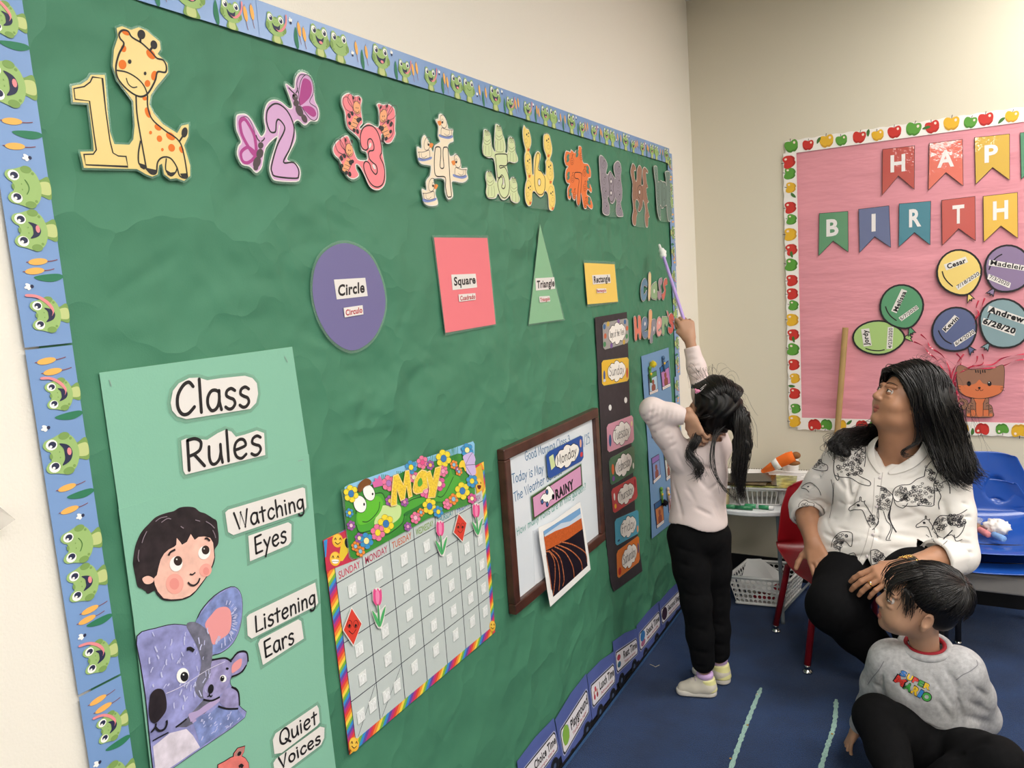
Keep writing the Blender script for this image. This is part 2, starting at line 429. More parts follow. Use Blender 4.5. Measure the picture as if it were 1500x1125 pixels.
# ---------------- green bulletin board on the left wall ----------------
def g2(a, b): return a
green = mat('green_butcher_paper', '447f62', 0.6, 0.35)
ns, ln, b = nodes(green)
tc = ns.new('ShaderNodeTexCoord')
nz = ns.new('ShaderNodeTexNoise'); nz.inputs['Scale'].default_value = 2.2; nz.inputs['Detail'].default_value = 3; nz.inputs['Distortion'].default_value = 0.4
vo = ns.new('ShaderNodeTexVoronoi'); vo.feature = 'F1'; vo.inputs['Scale'].default_value = 5.5; vo.inputs['Randomness'].default_value = 1
nw = ns.new('ShaderNodeTexNoise'); nw.inputs['Scale'].default_value = 4; nw.inputs['Detail'].default_value = 3
va = ns.new('ShaderNodeVectorMath'); va.operation = 'MULTIPLY_ADD'; va.inputs[1].default_value = (0.35, .35, .35)
ln.new(tc.outputs['Object'], nz.inputs['Vector']); ln.new(tc.outputs['Object'], nw.inputs['Vector'])
ln.new(nw.outputs['Color'], va.inputs[0]); ln.new(tc.outputs['Object'], va.inputs[2]); ln.new(va.outputs[0], vo.inputs['Vector'])
sq = ns.new('ShaderNodeMath'); sq.operation = 'MULTIPLY'; sq.inputs[1].default_value = 0.55; ln.new(vo.outputs['Distance'], sq.inputs[0])
fine = ns.new('ShaderNodeTexNoise'); fine.inputs['Scale'].default_value = 420; ln.new(tc.outputs['Object'], fine.inputs['Vector'])
ad = ns.new('ShaderNodeMath'); ad.operation = 'MULTIPLY_ADD'; ad.inputs[1].default_value = 1.0
mask = ns.new('ShaderNodeTexNoise'); mask.inputs['Scale'].default_value = 1.7; ln.new(tc.outputs['Object'], mask.inputs['Vector'])
mr = ns.new('ShaderNodeMapRange'); mr.inputs['From Min'].default_value = .30; mr.inputs['From Max'].default_value = .75; mr.inputs['To Min'].default_value = .25; ln.new(mask.outputs['Fac'], mr.inputs['Value'])
ml = ns.new('ShaderNodeMath'); ml.operation = 'MULTIPLY'; ln.new(sq.outputs[0], ml.inputs[0]); ln.new(mr.outputs[0], ml.inputs[1])
ln.new(nz.outputs['Fac'], ad.inputs[0]); ln.new(ml.outputs[0], ad.inputs[2]); ad.inputs[1].default_value = 0.3
bp = ns.new('ShaderNodeBump'); bp.inputs['Strength'].default_value = .8; bp.inputs['Distance'].default_value = 0.065
ln.new(ad.outputs[0], bp.inputs['Height'])
bp2 = ns.new('ShaderNodeBump'); bp2.inputs['Strength'].default_value = .25; bp2.inputs['Distance'].default_value = 0.001
ln.new(fine.outputs['Fac'], bp2.inputs['Height']); ln.new(bp.outputs['Normal'], bp2.inputs['Normal']); ln.new(bp2.outputs['Normal'], b.inputs['Normal'])
U0, U1, Z0, Z1 = 0.575, 3.30, 0.062, 1.985
nx, nzz = 420, 300
uu, zz = np.meshgrid(np.linspace(U0, U1, nx), np.linspace(Z0, Z1, nzz), indexing='ij')
hgt = 0.0034 + 0.0009 * np.sin(uu * 5.1 + zz * 3.3) + 0.0008 * np.sin(uu * 2.3 - zz * 9.7 + 1) + 0.0006 * np.sin(uu * 11 + zz * 7 + 2)
def crease(u0, z0, u1, z1, wd, am):
    du, dz = u1 - u0, z1 - z0; L2 = du * du + dz * dz
    t = np.clip(((uu - u0) * du + (zz - z0) * dz) / L2, 0, 1)
    d_ = np.hypot(uu - u0 - t * du, zz - z0 - t * dz); s_ = np.sin(math.pi * np.clip(t, 0.02, .98))
    return am * np.exp(-(d_ / wd) ** 2) * s_
for q in (((250, 640), (900, 560), .05, .0012), ((150, 480), (420, 420), .02, .002), ((170, 450), (300, 560), .018, .002), ((300, 440), (540, 470), .02, .0018),
          ((120, 170), (215, 300), .02, .002), ((200, 290), (300, 330), .02, .0022), ((430, 560), (700, 610), .03, .002), ((600, 600), (840, 560), .03, .0016),
          ((560, 1110), (900, 900), .05, .0025), ((600, 1090), (740, 960), .03, .002), ((700, 520), (860, 480), .03, .0016), ((440, 330), (610, 350), .03, .0018), ((120, 500), (240, 460), .015, .002)):
    a_, b_ = onL(*q[0]), onL(*q[1]); hgt += crease(a_[0], a_[1], b_[0], b_[1], q[2], q[3])
cr_ = random.Random(12)
hgt += .0011 * np.sin(zz * 21 + 3 * np.sin(uu * 2.1)) * np.sin(uu * 3.3 + zz * 2) + .0007 * np.sin(zz * 37 + uu * 9 + 2 * np.sin(uu * 5))
for k in range(230):
    u0, z0 = cr_.uniform(U0, U1), cr_.uniform(Z0, Z1); dense_ = cr_.random() < .5
    if dense_: u0, z0 = cr_.uniform(.62, 2.0), cr_.uniform(1.1, 1.93)
    L_ = cr_.uniform(.05, .30); an = cr_.gauss(0, .75); du, dz = L_ * math.cos(an), L_ * math.sin(an); w_ = cr_.uniform(.008, .035); am = cr_.choice((-1, 1)) * cr_.uniform(.0010, .0026) * (w_ / .02) ** .5
    i0, i1 = np.searchsorted(uu[:, 0], [min(u0, u0 + du) - w_, max(u0, u0 + du) + w_]); j0, j1 = np.searchsorted(zz[0], [min(z0, z0 + dz) - w_, max(z0, z0 + dz) + w_])
    Us, Zs = uu[i0:i1, j0:j1], zz[i0:i1, j0:j1]
    if not Us.size: continue
    t = np.clip(((Us - u0) * du + (Zs - z0) * dz) / (L_ * L_), 0, 1); d_ = np.hypot(Us - u0 - t * du, Zs - z0 - t * dz)
    hgt[i0:i1, j0:j1] += am * np.maximum(0, 1 - d_ / w_) * np.sin(math.pi * np.clip(t, .04, .96)) ** .5
hgt = np.clip(hgt, .0006, .0069)
vs_ = [(float(h), float(u), float(z)) for h, u, z in zip(hgt.ravel(), uu.ravel(), zz.ravel())]
fs_ = [(i * nzz + j, (i + 1) * nzz + j, (i + 1) * nzz + j + 1, i * nzz + j + 1) for i in range(nx - 1) for j in range(nzz - 1)]
tb = thing('bulletin_board', 'large bulletin board covered in creased green paper on the left wall', 'board', (0, 1.9, 1.0))
meshobj('green_paper', vs_, fs_, green, tb, smooth=True)
white = mat('white_paper', 'e3dfda', 0.6, 0.3)
lam = mat('laminate_margin', '86b09a', 0.12, 0.5, alpha=0.38)
PL = 'white_paper'

# ---- frog trimmer: motif prints built once, then copied with their strips ----
fg, fgd, fgl, bel = paint('9cbd74'), paint('7d9f56'), paint('b0c684'), paint('c0cc88')
navy, pinkt, eyew = paint('2a2e4c'), paint('e98f93'), paint('f7f7f2')
org, stem, leafg, sky = paint('f2b45c'), paint('8a4a4a'), paint('2f7a58'), paint('7aa0d6')
def local_art(lay=0.0008):
    a = Art('L', base=lay); a.xf = lambda X, Y: (X / 1000, Y / 1000); return a
def frog_art(kind, k=1.0):
    """generic smiling green frog, millimetres, centred on x, standing on y=0; the head about 24 mm up"""
    a = local_art(); X = lambda *p: [(p[i] * k, p[i + 1] * k) for i in range(0, len(p), 2)]
    a.fill(X(-11, 0, -9, 10, -7, 18, 7, 18, 9, 10, 12, 0), fgd, True); a.up()
    a.fill(X(-6, 0, -7, 8, -4, 13, 0, 10, 4, 13, 7, 8, 6, 0), bel, True); a.up()
    a.fill(X(-22, 24, -19, 36, -17, 44, -12, 47, -7, 44, -4, 40, 4, 40, 7, 44, 12, 47, 17, 44, 19, 36, 22, 24, 15, 14, 0, 10, -15, 14), fg, True); a.up()
    a.ell(-19 * k, 24 * k, 4 * k, 6 * k, fgd); a.ell(19 * k, 24 * k, 4 * k, 6 * k, fgd); a.ell(0, 40 * k, 3 * k, 1.6 * k, fgd)
    for s in (-1, 1): a.ell(s * 15 * k, 17.5 * k, 1.6 * k, 1.6 * k, fgd)
    for s in (-1, 1):
        a.ell(s * 12 * k, 38 * k, 5.6 * k, 6 * k, eyew, n=14)
    a.up()
    for s in (-1, 1): a.ell(s * 11.4 * k + .6 * k, 37.4 * k, 3.6 * k, 4.2 * k, navy, n=12)
    a.ell(-3 * k, 31 * k, 1 * k, .7 * k, fgd, n=6); a.ell(3 * k, 31 * k, 1 * k, .7 * k, fgd, n=6)
    if kind == 'closed': a.line(X(-8, 27, -4, 24.5, 0, 23.5, 4, 24.5, 8, 27), 0.9 * k, paint('4c7a3a'))
    else:
        wd = 12 if kind == 'big' else 9
        a.fill(X(-wd, 30, -wd * .5, 26.5, 0, 26, wd * .5, 26.5, wd, 30, wd * .7, 21, 0, 17.5, -wd * .7, 21), navy, True)
    a.up()
    for s in (-1, 1): a.ell((s * 11.4 - 1) * k, 39.3 * k, 1.5 * k, 1.6 * k, eyew, n=8)
    if kind in ('open', 'big'): a.ell(1.5 * k, 20.8 * k, 4.2 * k, 2.4 * k, pinkt, n=10)
    if kind == 'tongue': a.fill(X(-2, 22, 4, 20.5, 14, 27, 22, 38, 24, 50, 27, 49, 25, 36, 17, 24, 6, 18), pinkt, True)
    return a
def reed_art(kind, k=1.0):
    a = local_art()
    def reed(x, y0, y1, lean):
        a.line([(x + lean * 4, y0), (x, y1), (x - lean * 1.5, y1 + 29)][:3], 0.9, stem)
        a.up(.0002); a.ell(x - lean * .5, (y1 + 14), 4.3, 12.5, org, rot=lean * 9); a.lay -= .0002
    if kind == 'pair': reed(-5, 0, 16, 1); reed(6, 0, 22, -1)
    if kind == 'one': reed(0, 2, 14, 0.5)
    if kind in ('leaf', 'leafreed'):
        a.fill([(0, 0), (-5, 14), (-3, 30), (2, 38), (5, 22), (5, 4)], leafg, True)
    return a
def fly_art():
    a = local_art()
    for r, l in ((-30, 6), (10, 7), (45, 5)):
        c, s_ = math.cos(math.radians(r + 90)), math.sin(math.radians(r + 90)); a.ell(c * l * .6, s_ * l * .6, l * .62, 2.0, eyew, rot=r + 90, n=10)
    a.up(.0002); a.ell(0, -1.5, 2.4, 2.4, navy, n=10); return a
PROTO = {}
def proto(key, name, art):
    o = art.mb.build(name); PROTO[key] = o; return o
proto('A', 'frog_print', frog_art('tongue', 1.05)); proto('B', 'frog_print', frog_art('open', 1.18)); proto('C', 'frog_print', frog_art('closed', 1.18))
proto('D', 'frog_print', frog_art('big', 1.27)); proto('E', 'frog_print', frog_art('tongue', .98))
proto('r', 'cattail_print', reed_art('one')); proto('l', 'leaf_print', reed_art('leaf')); proto('f', 'fly_print', fly_art())
SEQ = [('A', 40, 0), ('f', 78, 44), ('l', 88, 0), ('r', 98, 8), ('r', 110, 2), ('B', 150, 0), ('C', 205, 0), ('f', 243, 22), ('r', 256, 9), ('l', 272, 0), ('r', 287, 8), ('D', 333, 0), ('f', 372, 50), ('l', 382, 0), ('E', 413, 0), ('r', 445, 4), ('r', 460, 10)]
SL, SW = 0.477, 0.0625
blue = mat('frog_trimmer_blue', '7a9ccc', 0.3, 0.45, noise=.05, nscale=6)
used_ = set()
def frog_strip(o3, rot, n, label, lift=0.0, length=SL, dx=0):
    t = thing('frog_border_strip', label, 'border', o3, 'frog border strips')
    t.rotation_euler = (rot, 0, 0)
    N = 24; vs = []
    for i in range(N + 1):
        x = length * i / N; b_ = 0.0016 * math.sin(i * .9 + dx) + lift * math.sin(math.pi * i / N)
        for (y, o_) in ((0, -.0004), (0, 0), (SW, 0), (SW, -.0004)): vs.append((o_ + 0 * b_, x, y))
    fs = [(4 * i + j, 4 * i + 4 + j, 4 * i + 5 + j, 4 * i + 1 + j) for i in range(N) for j in range(3)]
    me = bpy.data.meshes.new('strip_paper'); me.from_pydata(vs, [], fs); me.materials.append(blue)
    o = bpy.data.objects.new('strip_paper', me); C.objects.link(o); o.parent = t
    for key, x, y in SEQ:
        if x / 1000 > length - .012: continue
        if key in used_: o = PROTO[key].copy(); C.objects.link(o)
        else: o = PROTO[key]; used_.add(key)
        o.parent = t; o.location = (0, x / 1000, y / 1000)
    return t
zt = 1.947
for i in range(6):
    ln_ = SL if i < 5 else 3.312 - (0.549 + 5 * SL)
    frog_strip((.0075 + .0006 * (i % 2), .549 + i * .472, zt + 0.0 - .004 * 0), 0, i, 'frog-printed strip on the board top edge, ' + ('first from the left, cut by the frame', 'between the giraffe and the butterflies', 'right above the ladybird number', 'above number 4', 'above numbers 7 and 8', 'short last piece before the room corner')[i], 0, ln_)
for i in range(4):
    z0 = 1.459 + (1 - i) * .480
    if i == 0: frog_strip((.0072, .6175, z0), math.pi / 2, i, 'topmost blue frog-printed strip on the left edge of the green board', length=min(SL, 2.01 - z0))
    else: frog_strip((.0072 + .0006 * (i % 2), .6175, z0), math.pi / 2, i, 'frog-printed strip on the board left edge, ' + ('', 'beside the numbers', 'beside the mint poster heading', 'lowest, beside the painted koala')[i])
for i in range(4):
    ln_ = SL
    frog_strip((.009 + .0006 * (i % 2), (3.255, 3.245, 3.225, 3.245)[i], 1.99 - i * .476), -math.pi / 2, i, 'frog-printed strip on the board right edge, ' + ('topmost', 'behind the pointer stick', 'beside the blue card strip', 'lowest, behind the girl')[i], length=ln_)

# ---- number cut-outs ----
def cut(name, label, cat, wall, x0, y0, sc, lay, at, group=None):
    a = Art(wall, x0, y0, sc, base=lay); c = a.w(*at); p = a.p3(c, 0.0)
    t = thing(name, label, cat, p, group); return a, t
# 1
A, T = cut('number_cutout', 'pale yellow number 1 cut-out joined to a long-necked orange-spotted giraffe', 'cut-out', 'L', 90, 30, 4.5, .010, (430, 560), 'animal number cut-outs')
yel, og = paint('e2ca80', True), paint('e07018')
out1 = [40,440,100,430,145,400,165,368,256,368,262,430,275,600,290,740,320,822,420,826,446,790,455,700,445,540,400,480,340,400,310,310,318,200,345,120,335,60,370,48,430,72,480,55,530,75,620,150,625,200,605,230,670,290,675,350,640,395,600,440,560,500,550,560,580,620,640,690,735,750,765,700,810,690,808,770,780,830,820,960,820,1030,780,1062,730,1045,690,1050,650,1020,635,950,615,960,605,1020,570,1035,530,1020,470,985,120,978,96,872,185,870,180,800,150,552,48,546]
A.fill(out1, lam, grow=.003); A.up(); A.fill(out1, yel, thick=.0008); A.build('paper', T)
A.up(); A.line([52,458,120,445,160,415,175,382,240,390,262,600,290,800,310,880,345,900,396,903,408,970,130,958,118,890,180,888,200,860,185,760,155,540,60,528], 1.3, closed=True, sm=False)
A.build('number_outline', T)
hd = [350,100,372,75,410,82,435,120,500,160,560,215,600,258,640,270,662,310,655,350,605,348,590,400,560,460,530,498,490,510,440,490,380,440,338,380,330,310,350,230,382,165,358,130]
A.line(hd, 2.0, closed=True); A.line([332,338,400,350,470,390,515,440,538,498], 1.6); A.line([398,388,410,425,440,450,470,446], 1.2)
A.line([462,508,468,620,490,760,530,980], 1.8); A.line([538,500,540,580,570,660,650,730,745,800,780,900,802,1040], 1.8)
A.line([492,800,478,880,482,950,520,975,560,1015,595,1010,605,940,640,908,690,915,730,970,750,1030,790,1045,802,1030], 1.8); A.line([662,915,658,990,690,1030,720,1010,735,975], 1.6); A.line([745,808,770,770], 2)
A.line([490,155,492,120], 2.4); A.line([555,205,570,185], 2.4)
A.build('giraffe_outline', T); A.lay -= .0001
for e in ((395,92,28,14,25),(380,195,18,24,-10),(373,300,26,32,-8),(560,232,24,38,-40),(582,372,20,32,10),(538,424,19,23,0),(520,522,15,14,20),(540,615,17,36,-20),(607,712,26,18,40),(558,746,10,12,0),(617,786,18,22,-15),(690,770,34,22,38),(697,846,22,26,-20),(636,858,9,11,0),(762,858,14,24,-25)):
    A.ell(*e[:4], og, rot=e[4]); A.build('orange_spot', T)
A.up(.0002)
for e in ((497,103,26,32,-12),(580,170,22,30,-15),(420,281,12,15,0),(522,358,9,12,0),(782,745,20,34,10)): A.ell(*e[:4], INK, rot=e[4]); A.build('black_mark', T)
for f_ in ([482,945,520,958,530,975,515,990,490,975],[532,978,600,992,590,1015,560,1012,540,1000],[660,990,690,1008,718,1005,700,1032,670,1025],[752,1015,800,1012,798,1045,770,1048]): A.fill(f_, INK); A.build('black_hoof', T)
# 2
A, T = cut('number_cutout', 'lilac number 2 cut-out with two purple butterflies', 'cut-out', 'L', 330, 100, 6.25, .011, (450, 560), 'animal number cut-outs')
lil, mag, dkb = paint('cfa3cc'), paint('a83c86'), paint('4b4044')
outw = [60,440,100,425,150,430,200,480,255,580,290,630,325,570,310,470,320,380,350,320,405,295,470,315,540,372,570,360,545,270,508,170,520,150,560,180,590,190,600,100,650,42,720,70,765,150,780,300,812,370,820,440,800,495,740,495,700,530,670,525,625,488,588,520,605,600,600,680,540,800,530,850,600,870,645,930,645,1010,610,1048,430,1040,385,1010,362,940,370,860,420,700,430,640,330,740,300,900,270,950,235,965,180,910,110,890,65,800,75,720,100,680,60,580,52,500]
A.fill(outw, lam, True, grow=.004); A.up(); A.fill(outw, white, True, thick=.0006, n=3); A.build('paper', T); A.up()
A.fill(outw, lil, True, grow=-.0022, n=3); A.up()
A.line([400,598,370,590,345,540,333,470,345,390,400,338,460,345,530,410,580,520,585,610,550,740,490,868,580,870,625,930,628,990,600,1015,420,998,385,960,380,900,430,720,490,600,498,540,450,480,425,500,418,580], 2.2, closed=True)
A.fill([448,520,456,540,440,640,432,650,445,560], white); A.build('number_outline', T)
def wings(cx, cy, fl, segs):
    for sgm, mt, wd in segs:
        if wd: A.line(sgm, wd, mt, closed=True)
        else: A.fill(sgm, mt, True)
A.fill([640,350,640,250,665,120,700,105,740,140,750,220,720,290], mag, True); A.fill([662,368,720,355,770,380,790,430,765,455,720,430], mag, True)
A.line([640,350,630,230,650,120,700,70,750,120,765,230,730,320,790,370,805,440,780,485,740,475,700,430,660,370], 1.0, closed=True); A.line([625,240,612,150,640,75,690,72], 1)
A.line([92,500,130,475,180,540,225,640,240,790,210,790,150,700,110,620,95,560], 4.6, mag, True); A.line([150,735,190,745,235,795,200,850,150,875,110,850,100,780], 4.0, mag, True)
A.line([78,500,100,462,160,462,215,560,245,700], .8); A.build('butterfly_wings', T); A.up()
for e in ((595,275,25,35,-15),(605,330,26,30,0),(635,400,30,55,-25),(680,470,24,42,-25),(280,715,25,30,0),(272,790,32,45,12),(245,870,34,55,18),(235,920,22,24,0)): A.ell(*e[:4], dkb, rot=e[4])
for l in ([590,240,560,215,535,188],[600,240,615,215,618,190],[272,680,250,655,235,620],[285,680,305,665,316,645]): A.line(l, 1.6)
for e in ((582,262,8,10),(604,268,8,10),(272,704,8,9),(292,706,8,9)): A.ell(*e, paint('8d7f86'))
A.build('butterfly_bodies', T)
# 3
A, T = cut('number_cutout', 'pink number 3 cut-out with three ladybirds', 'cut-out', 'L', 475, 130, 7.027, .011, (400, 560), 'animal number cut-outs')
pk, pkd, face = paint('f0848c'), paint('e5707c'), paint('f0a878')
out3 = [140,90,205,50,260,80,310,78,345,120,335,200,350,330,352,370,325,400,330,420,380,370,420,360,500,400,520,370,515,230,495,175,520,155,560,170,620,165,680,215,690,320,685,420,690,480,650,560,600,575,570,540,575,490,550,480,545,520,560,680,590,860,585,980,540,1040,480,1050,420,1010,370,900,320,810,285,790,285,830,315,900,260,940,200,915,150,830,110,740,60,690,42,620,80,550,150,500,190,488,215,520,260,640,300,730,380,742,400,720,385,660,340,640,320,540,270,480,200,420,175,340,165,250,135,170]
A.fill(out3, lam, True, grow=.004); A.up(); A.fill(out3, white, True, thick=.0006, n=3); A.build('paper', T); A.up()
A.fill(out3, pk, True, grow=-.0022, n=3); A.up()
A.line([375,640,335,600,325,500,350,420,400,388,460,400,510,470,540,580,545,660,530,710,565,790,578,880,560,980,510,1018,450,1000,400,930,365,840,362,780,385,755,420,780,440,840,480,888,500,860,490,800,450,765,420,730,408,680,420,650,460,640,465,590,440,530,410,530,400,570,405,620], 2.0, closed=True)
A.fill([412,600,425,565,440,580,430,610,415,622], white, True); A.fill([450,790,470,790,485,830,470,835,455,815], white, True); A.build('number_outline', T)
for bi, (bx, by, s_) in enumerate(((290, 205, 1), (560, 290, -1), (208, 640, 1))):
    q = lambda *p: [(bx + p[i] * s_, by + p[i + 1]) for i in range(0, len(p), 2)]
    for wv in ([-45,40,-110,20,-145,-60,-130,-105,-90,-100,-50,-20],[-40,0,-90,-60,-90,-120,-60,-140,-30,-60],[-40,50,-90,60,-108,110,-95,190,-60,230,-20,230,20,150,20,110]): A.line(q(*wv), .8, dkb, True)
    A.fill(q(-30,90,20,95,40,125,0,180,-20,225,-60,215,-70,190), face, True)
    A.up(); A.ell(bx, by, 36, 66, face, rot=-8 * s_); A.up(.0001); A.outline_ell(bx, by, 38, 68, .9, dkb, rot=-8 * s_)
    for l in ([-30,110,20,130],[-45,150,5,170],[-60,185,-10,205]): A.line(q(*l), .7, dkb, sm=False)
    for l in (([-10,-5,-9,10],1.4),([8,-2,9,12],1.4),([-18,32,-5,52,12,50,20,32],1.0)): A.line(q(*l[0]), l[1])
    for e in ((-50,60,13,24),(-80,85,15,26),(-76,160,14,20),(12,130,18,26),(30,118,18,20),(-30,232,14,22),(5,245,14,26),(-38,-102,9,18),(26,-88,9,18)):
        A.ell(bx + e[0] * s_, by + e[1], e[2], e[3], INK, rot=-15 * s_)
    A.outline_ell(bx - 32 * s_, by - 88, 14, 36, .7, dkb); A.outline_ell(bx + 18 * s_, by - 80, 14, 36, .7, dkb)
    A.build('ladybird', T)
# 4
A, T = cut('number_cutout', 'cream number 4 cut-out with four ducklings on blue puddles', 'cut-out', 'L', 600, 160, 7.5, .011, (320, 600), 'animal number cut-outs')
crm, bill, wat = paint('f1e2c6'), paint('e88a3a'), paint('7d90c8')
out4 = [240,125,270,110,280,65,310,60,350,110,375,180,385,220,435,230,430,290,440,360,400,380,378,420,395,500,410,520,440,510,465,495,510,550,525,620,530,655,590,650,585,700,600,770,540,815,430,800,425,860,435,960,400,995,370,985,345,910,335,780,235,770,220,800,245,870,240,940,265,1010,260,1060,180,1070,120,1040,100,970,90,880,140,895,135,810,150,770,180,730,190,640,170,625,90,610,50,560,35,420,85,435,85,350,115,290,150,330,190,400,200,450,215,470,230,410,270,380,290,360,268,300,272,200]
A.fill(out4, lam, True, grow=.004, n=3); A.up(); A.fill(out4, white, True, thick=.0006, n=3); A.build('paper', T); A.up()
A.fill(out4, crm, True, grow=-.0022, n=3); A.up()
A.line([245,425,290,430,298,500,290,640,330,645,322,520,325,440,345,425,375,440,385,560,400,800,415,950,395,970,370,960,350,860,345,755,260,745,232,710,225,600,232,470], 2.0, closed=True)
A.build('number_outline', T)
for bx, by, s_ in ((325, 145, 1), (150, 390, -1), (478, 580, 1), (200, 840, -1)):
    q = lambda *p: [(bx + p[i] * s_ * .92, by + p[i + 1]) for i in range(0, len(p), 2)]
    A.line(q(-30,-65,10,-70,38,-20,40,40,20,68,-10,60,-32,20,-35,-30), .9, dkb, True)
    A.line(q(-20,70,-28,120,-20,150,60,165,95,150,100,100,110,90,60,90,20,80), .9, dkb, True); A.line(q(10,130,40,150,70,140,75,100), .7, dkb)
    A.fill(q(-50,140,-10,150,40,160,105,150,110,175,60,190,0,180,-45,165), wat, True)
    A.up(.0001); A.fill(q(-70,0,-40,-10,-25,5,-25,30,-45,45,-60,30), bill, True); A.ell(bx - 10 * s_, by + 8, 9, 14, INK); A.outline_ell(bx - 12 * s_, by - 4, 11, 24, .7, dkb)
    A.build('duckling', T)
# 5
A, T = cut('number_cutout', 'pale green number 5 cut-out with five little seated frogs', 'cut-out', 'L', 695, 175, 8.033, .011, (280, 560), 'animal number cut-outs')
pg = paint('d3e0ac')
out5 = [65,130,100,128,140,170,155,250,160,320,185,370,200,380,190,300,200,100,215,60,270,100,290,180,310,240,325,330,320,390,345,390,350,280,365,212,410,225,435,290,440,380,468,450,465,505,420,520,365,505,340,540,350,620,372,720,390,690,430,690,460,760,465,850,492,930,480,980,440,990,390,960,375,900,350,930,310,955,270,940,235,880,210,930,160,940,110,925,90,860,100,780,88,700,100,618,150,625,185,690,215,740,205,600,180,470,120,460,60,420,50,330,60,230]
A.fill(out5, lam, True, grow=.004, n=3); A.up(); A.fill(out5, white, True, thick=.0006, n=3); A.build('paper', T); A.up()
A.fill(out5, pg, True, grow=-.002, n=3); A.up()
A.line([205,420,320,415,340,440,335,545,255,550,260,580,310,570,350,650,368,760,355,880,310,930,260,890,230,780,235,720,275,680,290,740,275,800,300,820,318,780,300,690,275,660,250,690,225,680,215,560,205,470], 1.9, closed=True)
A.fill([285,690,300,700,305,780,290,770], white); A.build('number_outline', T)
for bx, by in ((102, 185), (243, 130), (392, 270), (136, 665), (420, 740)):
    q = lambda *p: [(bx + p[i], by + p[i + 1]) for i in range(0, len(p), 2)]
    for l in ([-25,-20,-10,-38,0,-25,10,-38,25,-15,42,40,40,90,0,120,-38,90,-38,30],[-30,60,0,85,35,60],[-40,130,-48,200,-30,250,10,262,50,250,55,190,45,120],[-15,130,-18,240],[20,130,22,240]): A.line(l if False else q(*l), .8, paint('6a7a4a'))
    A.outline_ell(bx - 8, by - 5, 9, 16, .7, dkb); A.outline_ell(bx + 12, by - 5, 9, 16, .7, dkb); A.line(q(-25,-38,-15,-48,-5,-36), 1.4); A.line(q(2,-36,12,-48,22,-34), 1.4)
    A.build('little_frog', T)
# 6
A, T = cut('number_cutout', 'yellow number 6 cut-out between two chains of yellow chicks', 'cut-out', 'L', 695, 175, 8.033, .011, (700, 620), 'animal number cut-outs')
py_, py2 = paint('f5d874'), paint('efc463')
out6 = [540,72,565,110,600,130,625,230,625,300,610,350,605,390,625,440,635,540,640,640,655,650,655,560,662,450,700,378,740,420,725,520,720,590,770,640,795,655,800,560,795,500,810,470,800,420,775,340,772,220,785,180,835,180,860,260,875,350,868,420,850,480,880,520,890,600,895,690,880,760,900,800,915,940,905,1030,880,1078,840,1060,830,960,820,880,790,850,770,900,735,920,700,890,660,850,640,880,640,950,625,1015,590,1022,560,960,550,850,560,760,575,700,560,600,548,500,550,420,560,370,535,260,525,150]
A.fill(out6, lam, True, grow=.004); A.up(); A.fill(out6, white, True, thick=.0006, n=3); A.build('paper', T); A.up(); A.fill(out6, py_, True, grow=-.002, n=3); A.up()
A.line([705,400,725,430,722,500,705,590,745,620,785,690,790,790,770,870,730,890,690,860,668,780,665,680,672,560,685,440], 1.9, closed=True)
A.outline_ell(720, 745, 18, 42, 1.7); A.ell(720, 745, 12, 34, white); A.build('number_outline', T)
for bx, by, s_ in ((578, 190, 1), (590, 500, 1), (600, 815, 1), (815, 260, -1), (840, 570, -1), (865, 880, -1)):
    A.outline_ell(bx, by + 30, 38, 120, .8, paint('a8803a'), rot=-4); A.outline_ell(bx - 14 * s_, by + 70, 14, 26, .7, paint('a8803a'))
    A.ell(bx - 6, by - 5, 7, 13, INK); A.ell(bx + 14, by - 22, 6, 11, INK); A.line([bx + 4, by + 22, bx + 14, by + 12, bx + 20, by + 24], 1.0)
    A.fill([bx - 12 + 14 , by + 158, bx + 30, by + 158, bx + 24, by + 190, bx + 4, by + 192], paint('d9702e'))
    A.build('chick', T)
# 7 - 10
A, T = cut('number_cutout', 'orange number 7 cut-out crowded by seven small orange figures with teal wings', 'cut-out', 'L', 815, 210, 8.333, .011, (230, 420), 'animal number cut-outs')
o7, teal = paint('e9783a'), paint('4f7f6c')
out7 = [80,95,130,110,140,80,185,120,190,95,228,85,232,38,268,52,272,140,290,240,345,255,380,330,382,420,350,440,395,560,385,610,345,570,335,630,375,660,408,760,395,810,360,790,335,760,330,800,300,800,280,720,262,620,255,720,235,768,210,740,205,640,190,700,160,680,150,620,130,690,100,670,95,560,120,500,90,490,68,420,75,330,100,290,75,275,55,200,62,140]
A.fill(out7, lam, True, grow=.003); A.up(); A.fill(out7, white, True, thick=.0006, n=3); A.build('paper', T); A.up(); A.fill(out7, o7, True, grow=-.002, n=3); A.up()
A.line([190,362,262,368,268,430,255,620,240,745,222,740,225,560,235,450,190,430,180,395], 1.8, closed=True); A.build('number_outline', T)
for bx, by, wx in ((150, 225, -50), (262, 165, -50), (155, 440, -50), (178, 640, -50), (300, 365, 40), (305, 545, 45), (315, 745, 45)):
    for dx, dy in ((0, -40), (0, 5)): A.ell(bx + wx, by + dy - 20, 15, 30, teal, rot=20 if wx < 0 else -20)
    A.up(.0001); A.outline_ell(bx, by, 20, 42, 1.0, paint('7c3418')); A.line([bx - 8, by + 10, bx, by + 18, bx + 8, by + 10], .9); A.ell(bx - 6, by - 8, 3, 5, INK, n=6); A.ell(bx + 6, by - 8, 3, 5, INK, n=6); A.line([bx + 6, by - 50, bx + 2, by - 75, bx + 14, by - 80], 1.2)
    A.build('small_figure', T)
A, T = cut('number_cutout', 'grey-mauve number 8 cut-out framed by grey elephants', 'cut-out', 'L', 815, 210, 8.333, .011, (630, 520), 'animal number cut-outs')
gm = paint('8f8892')
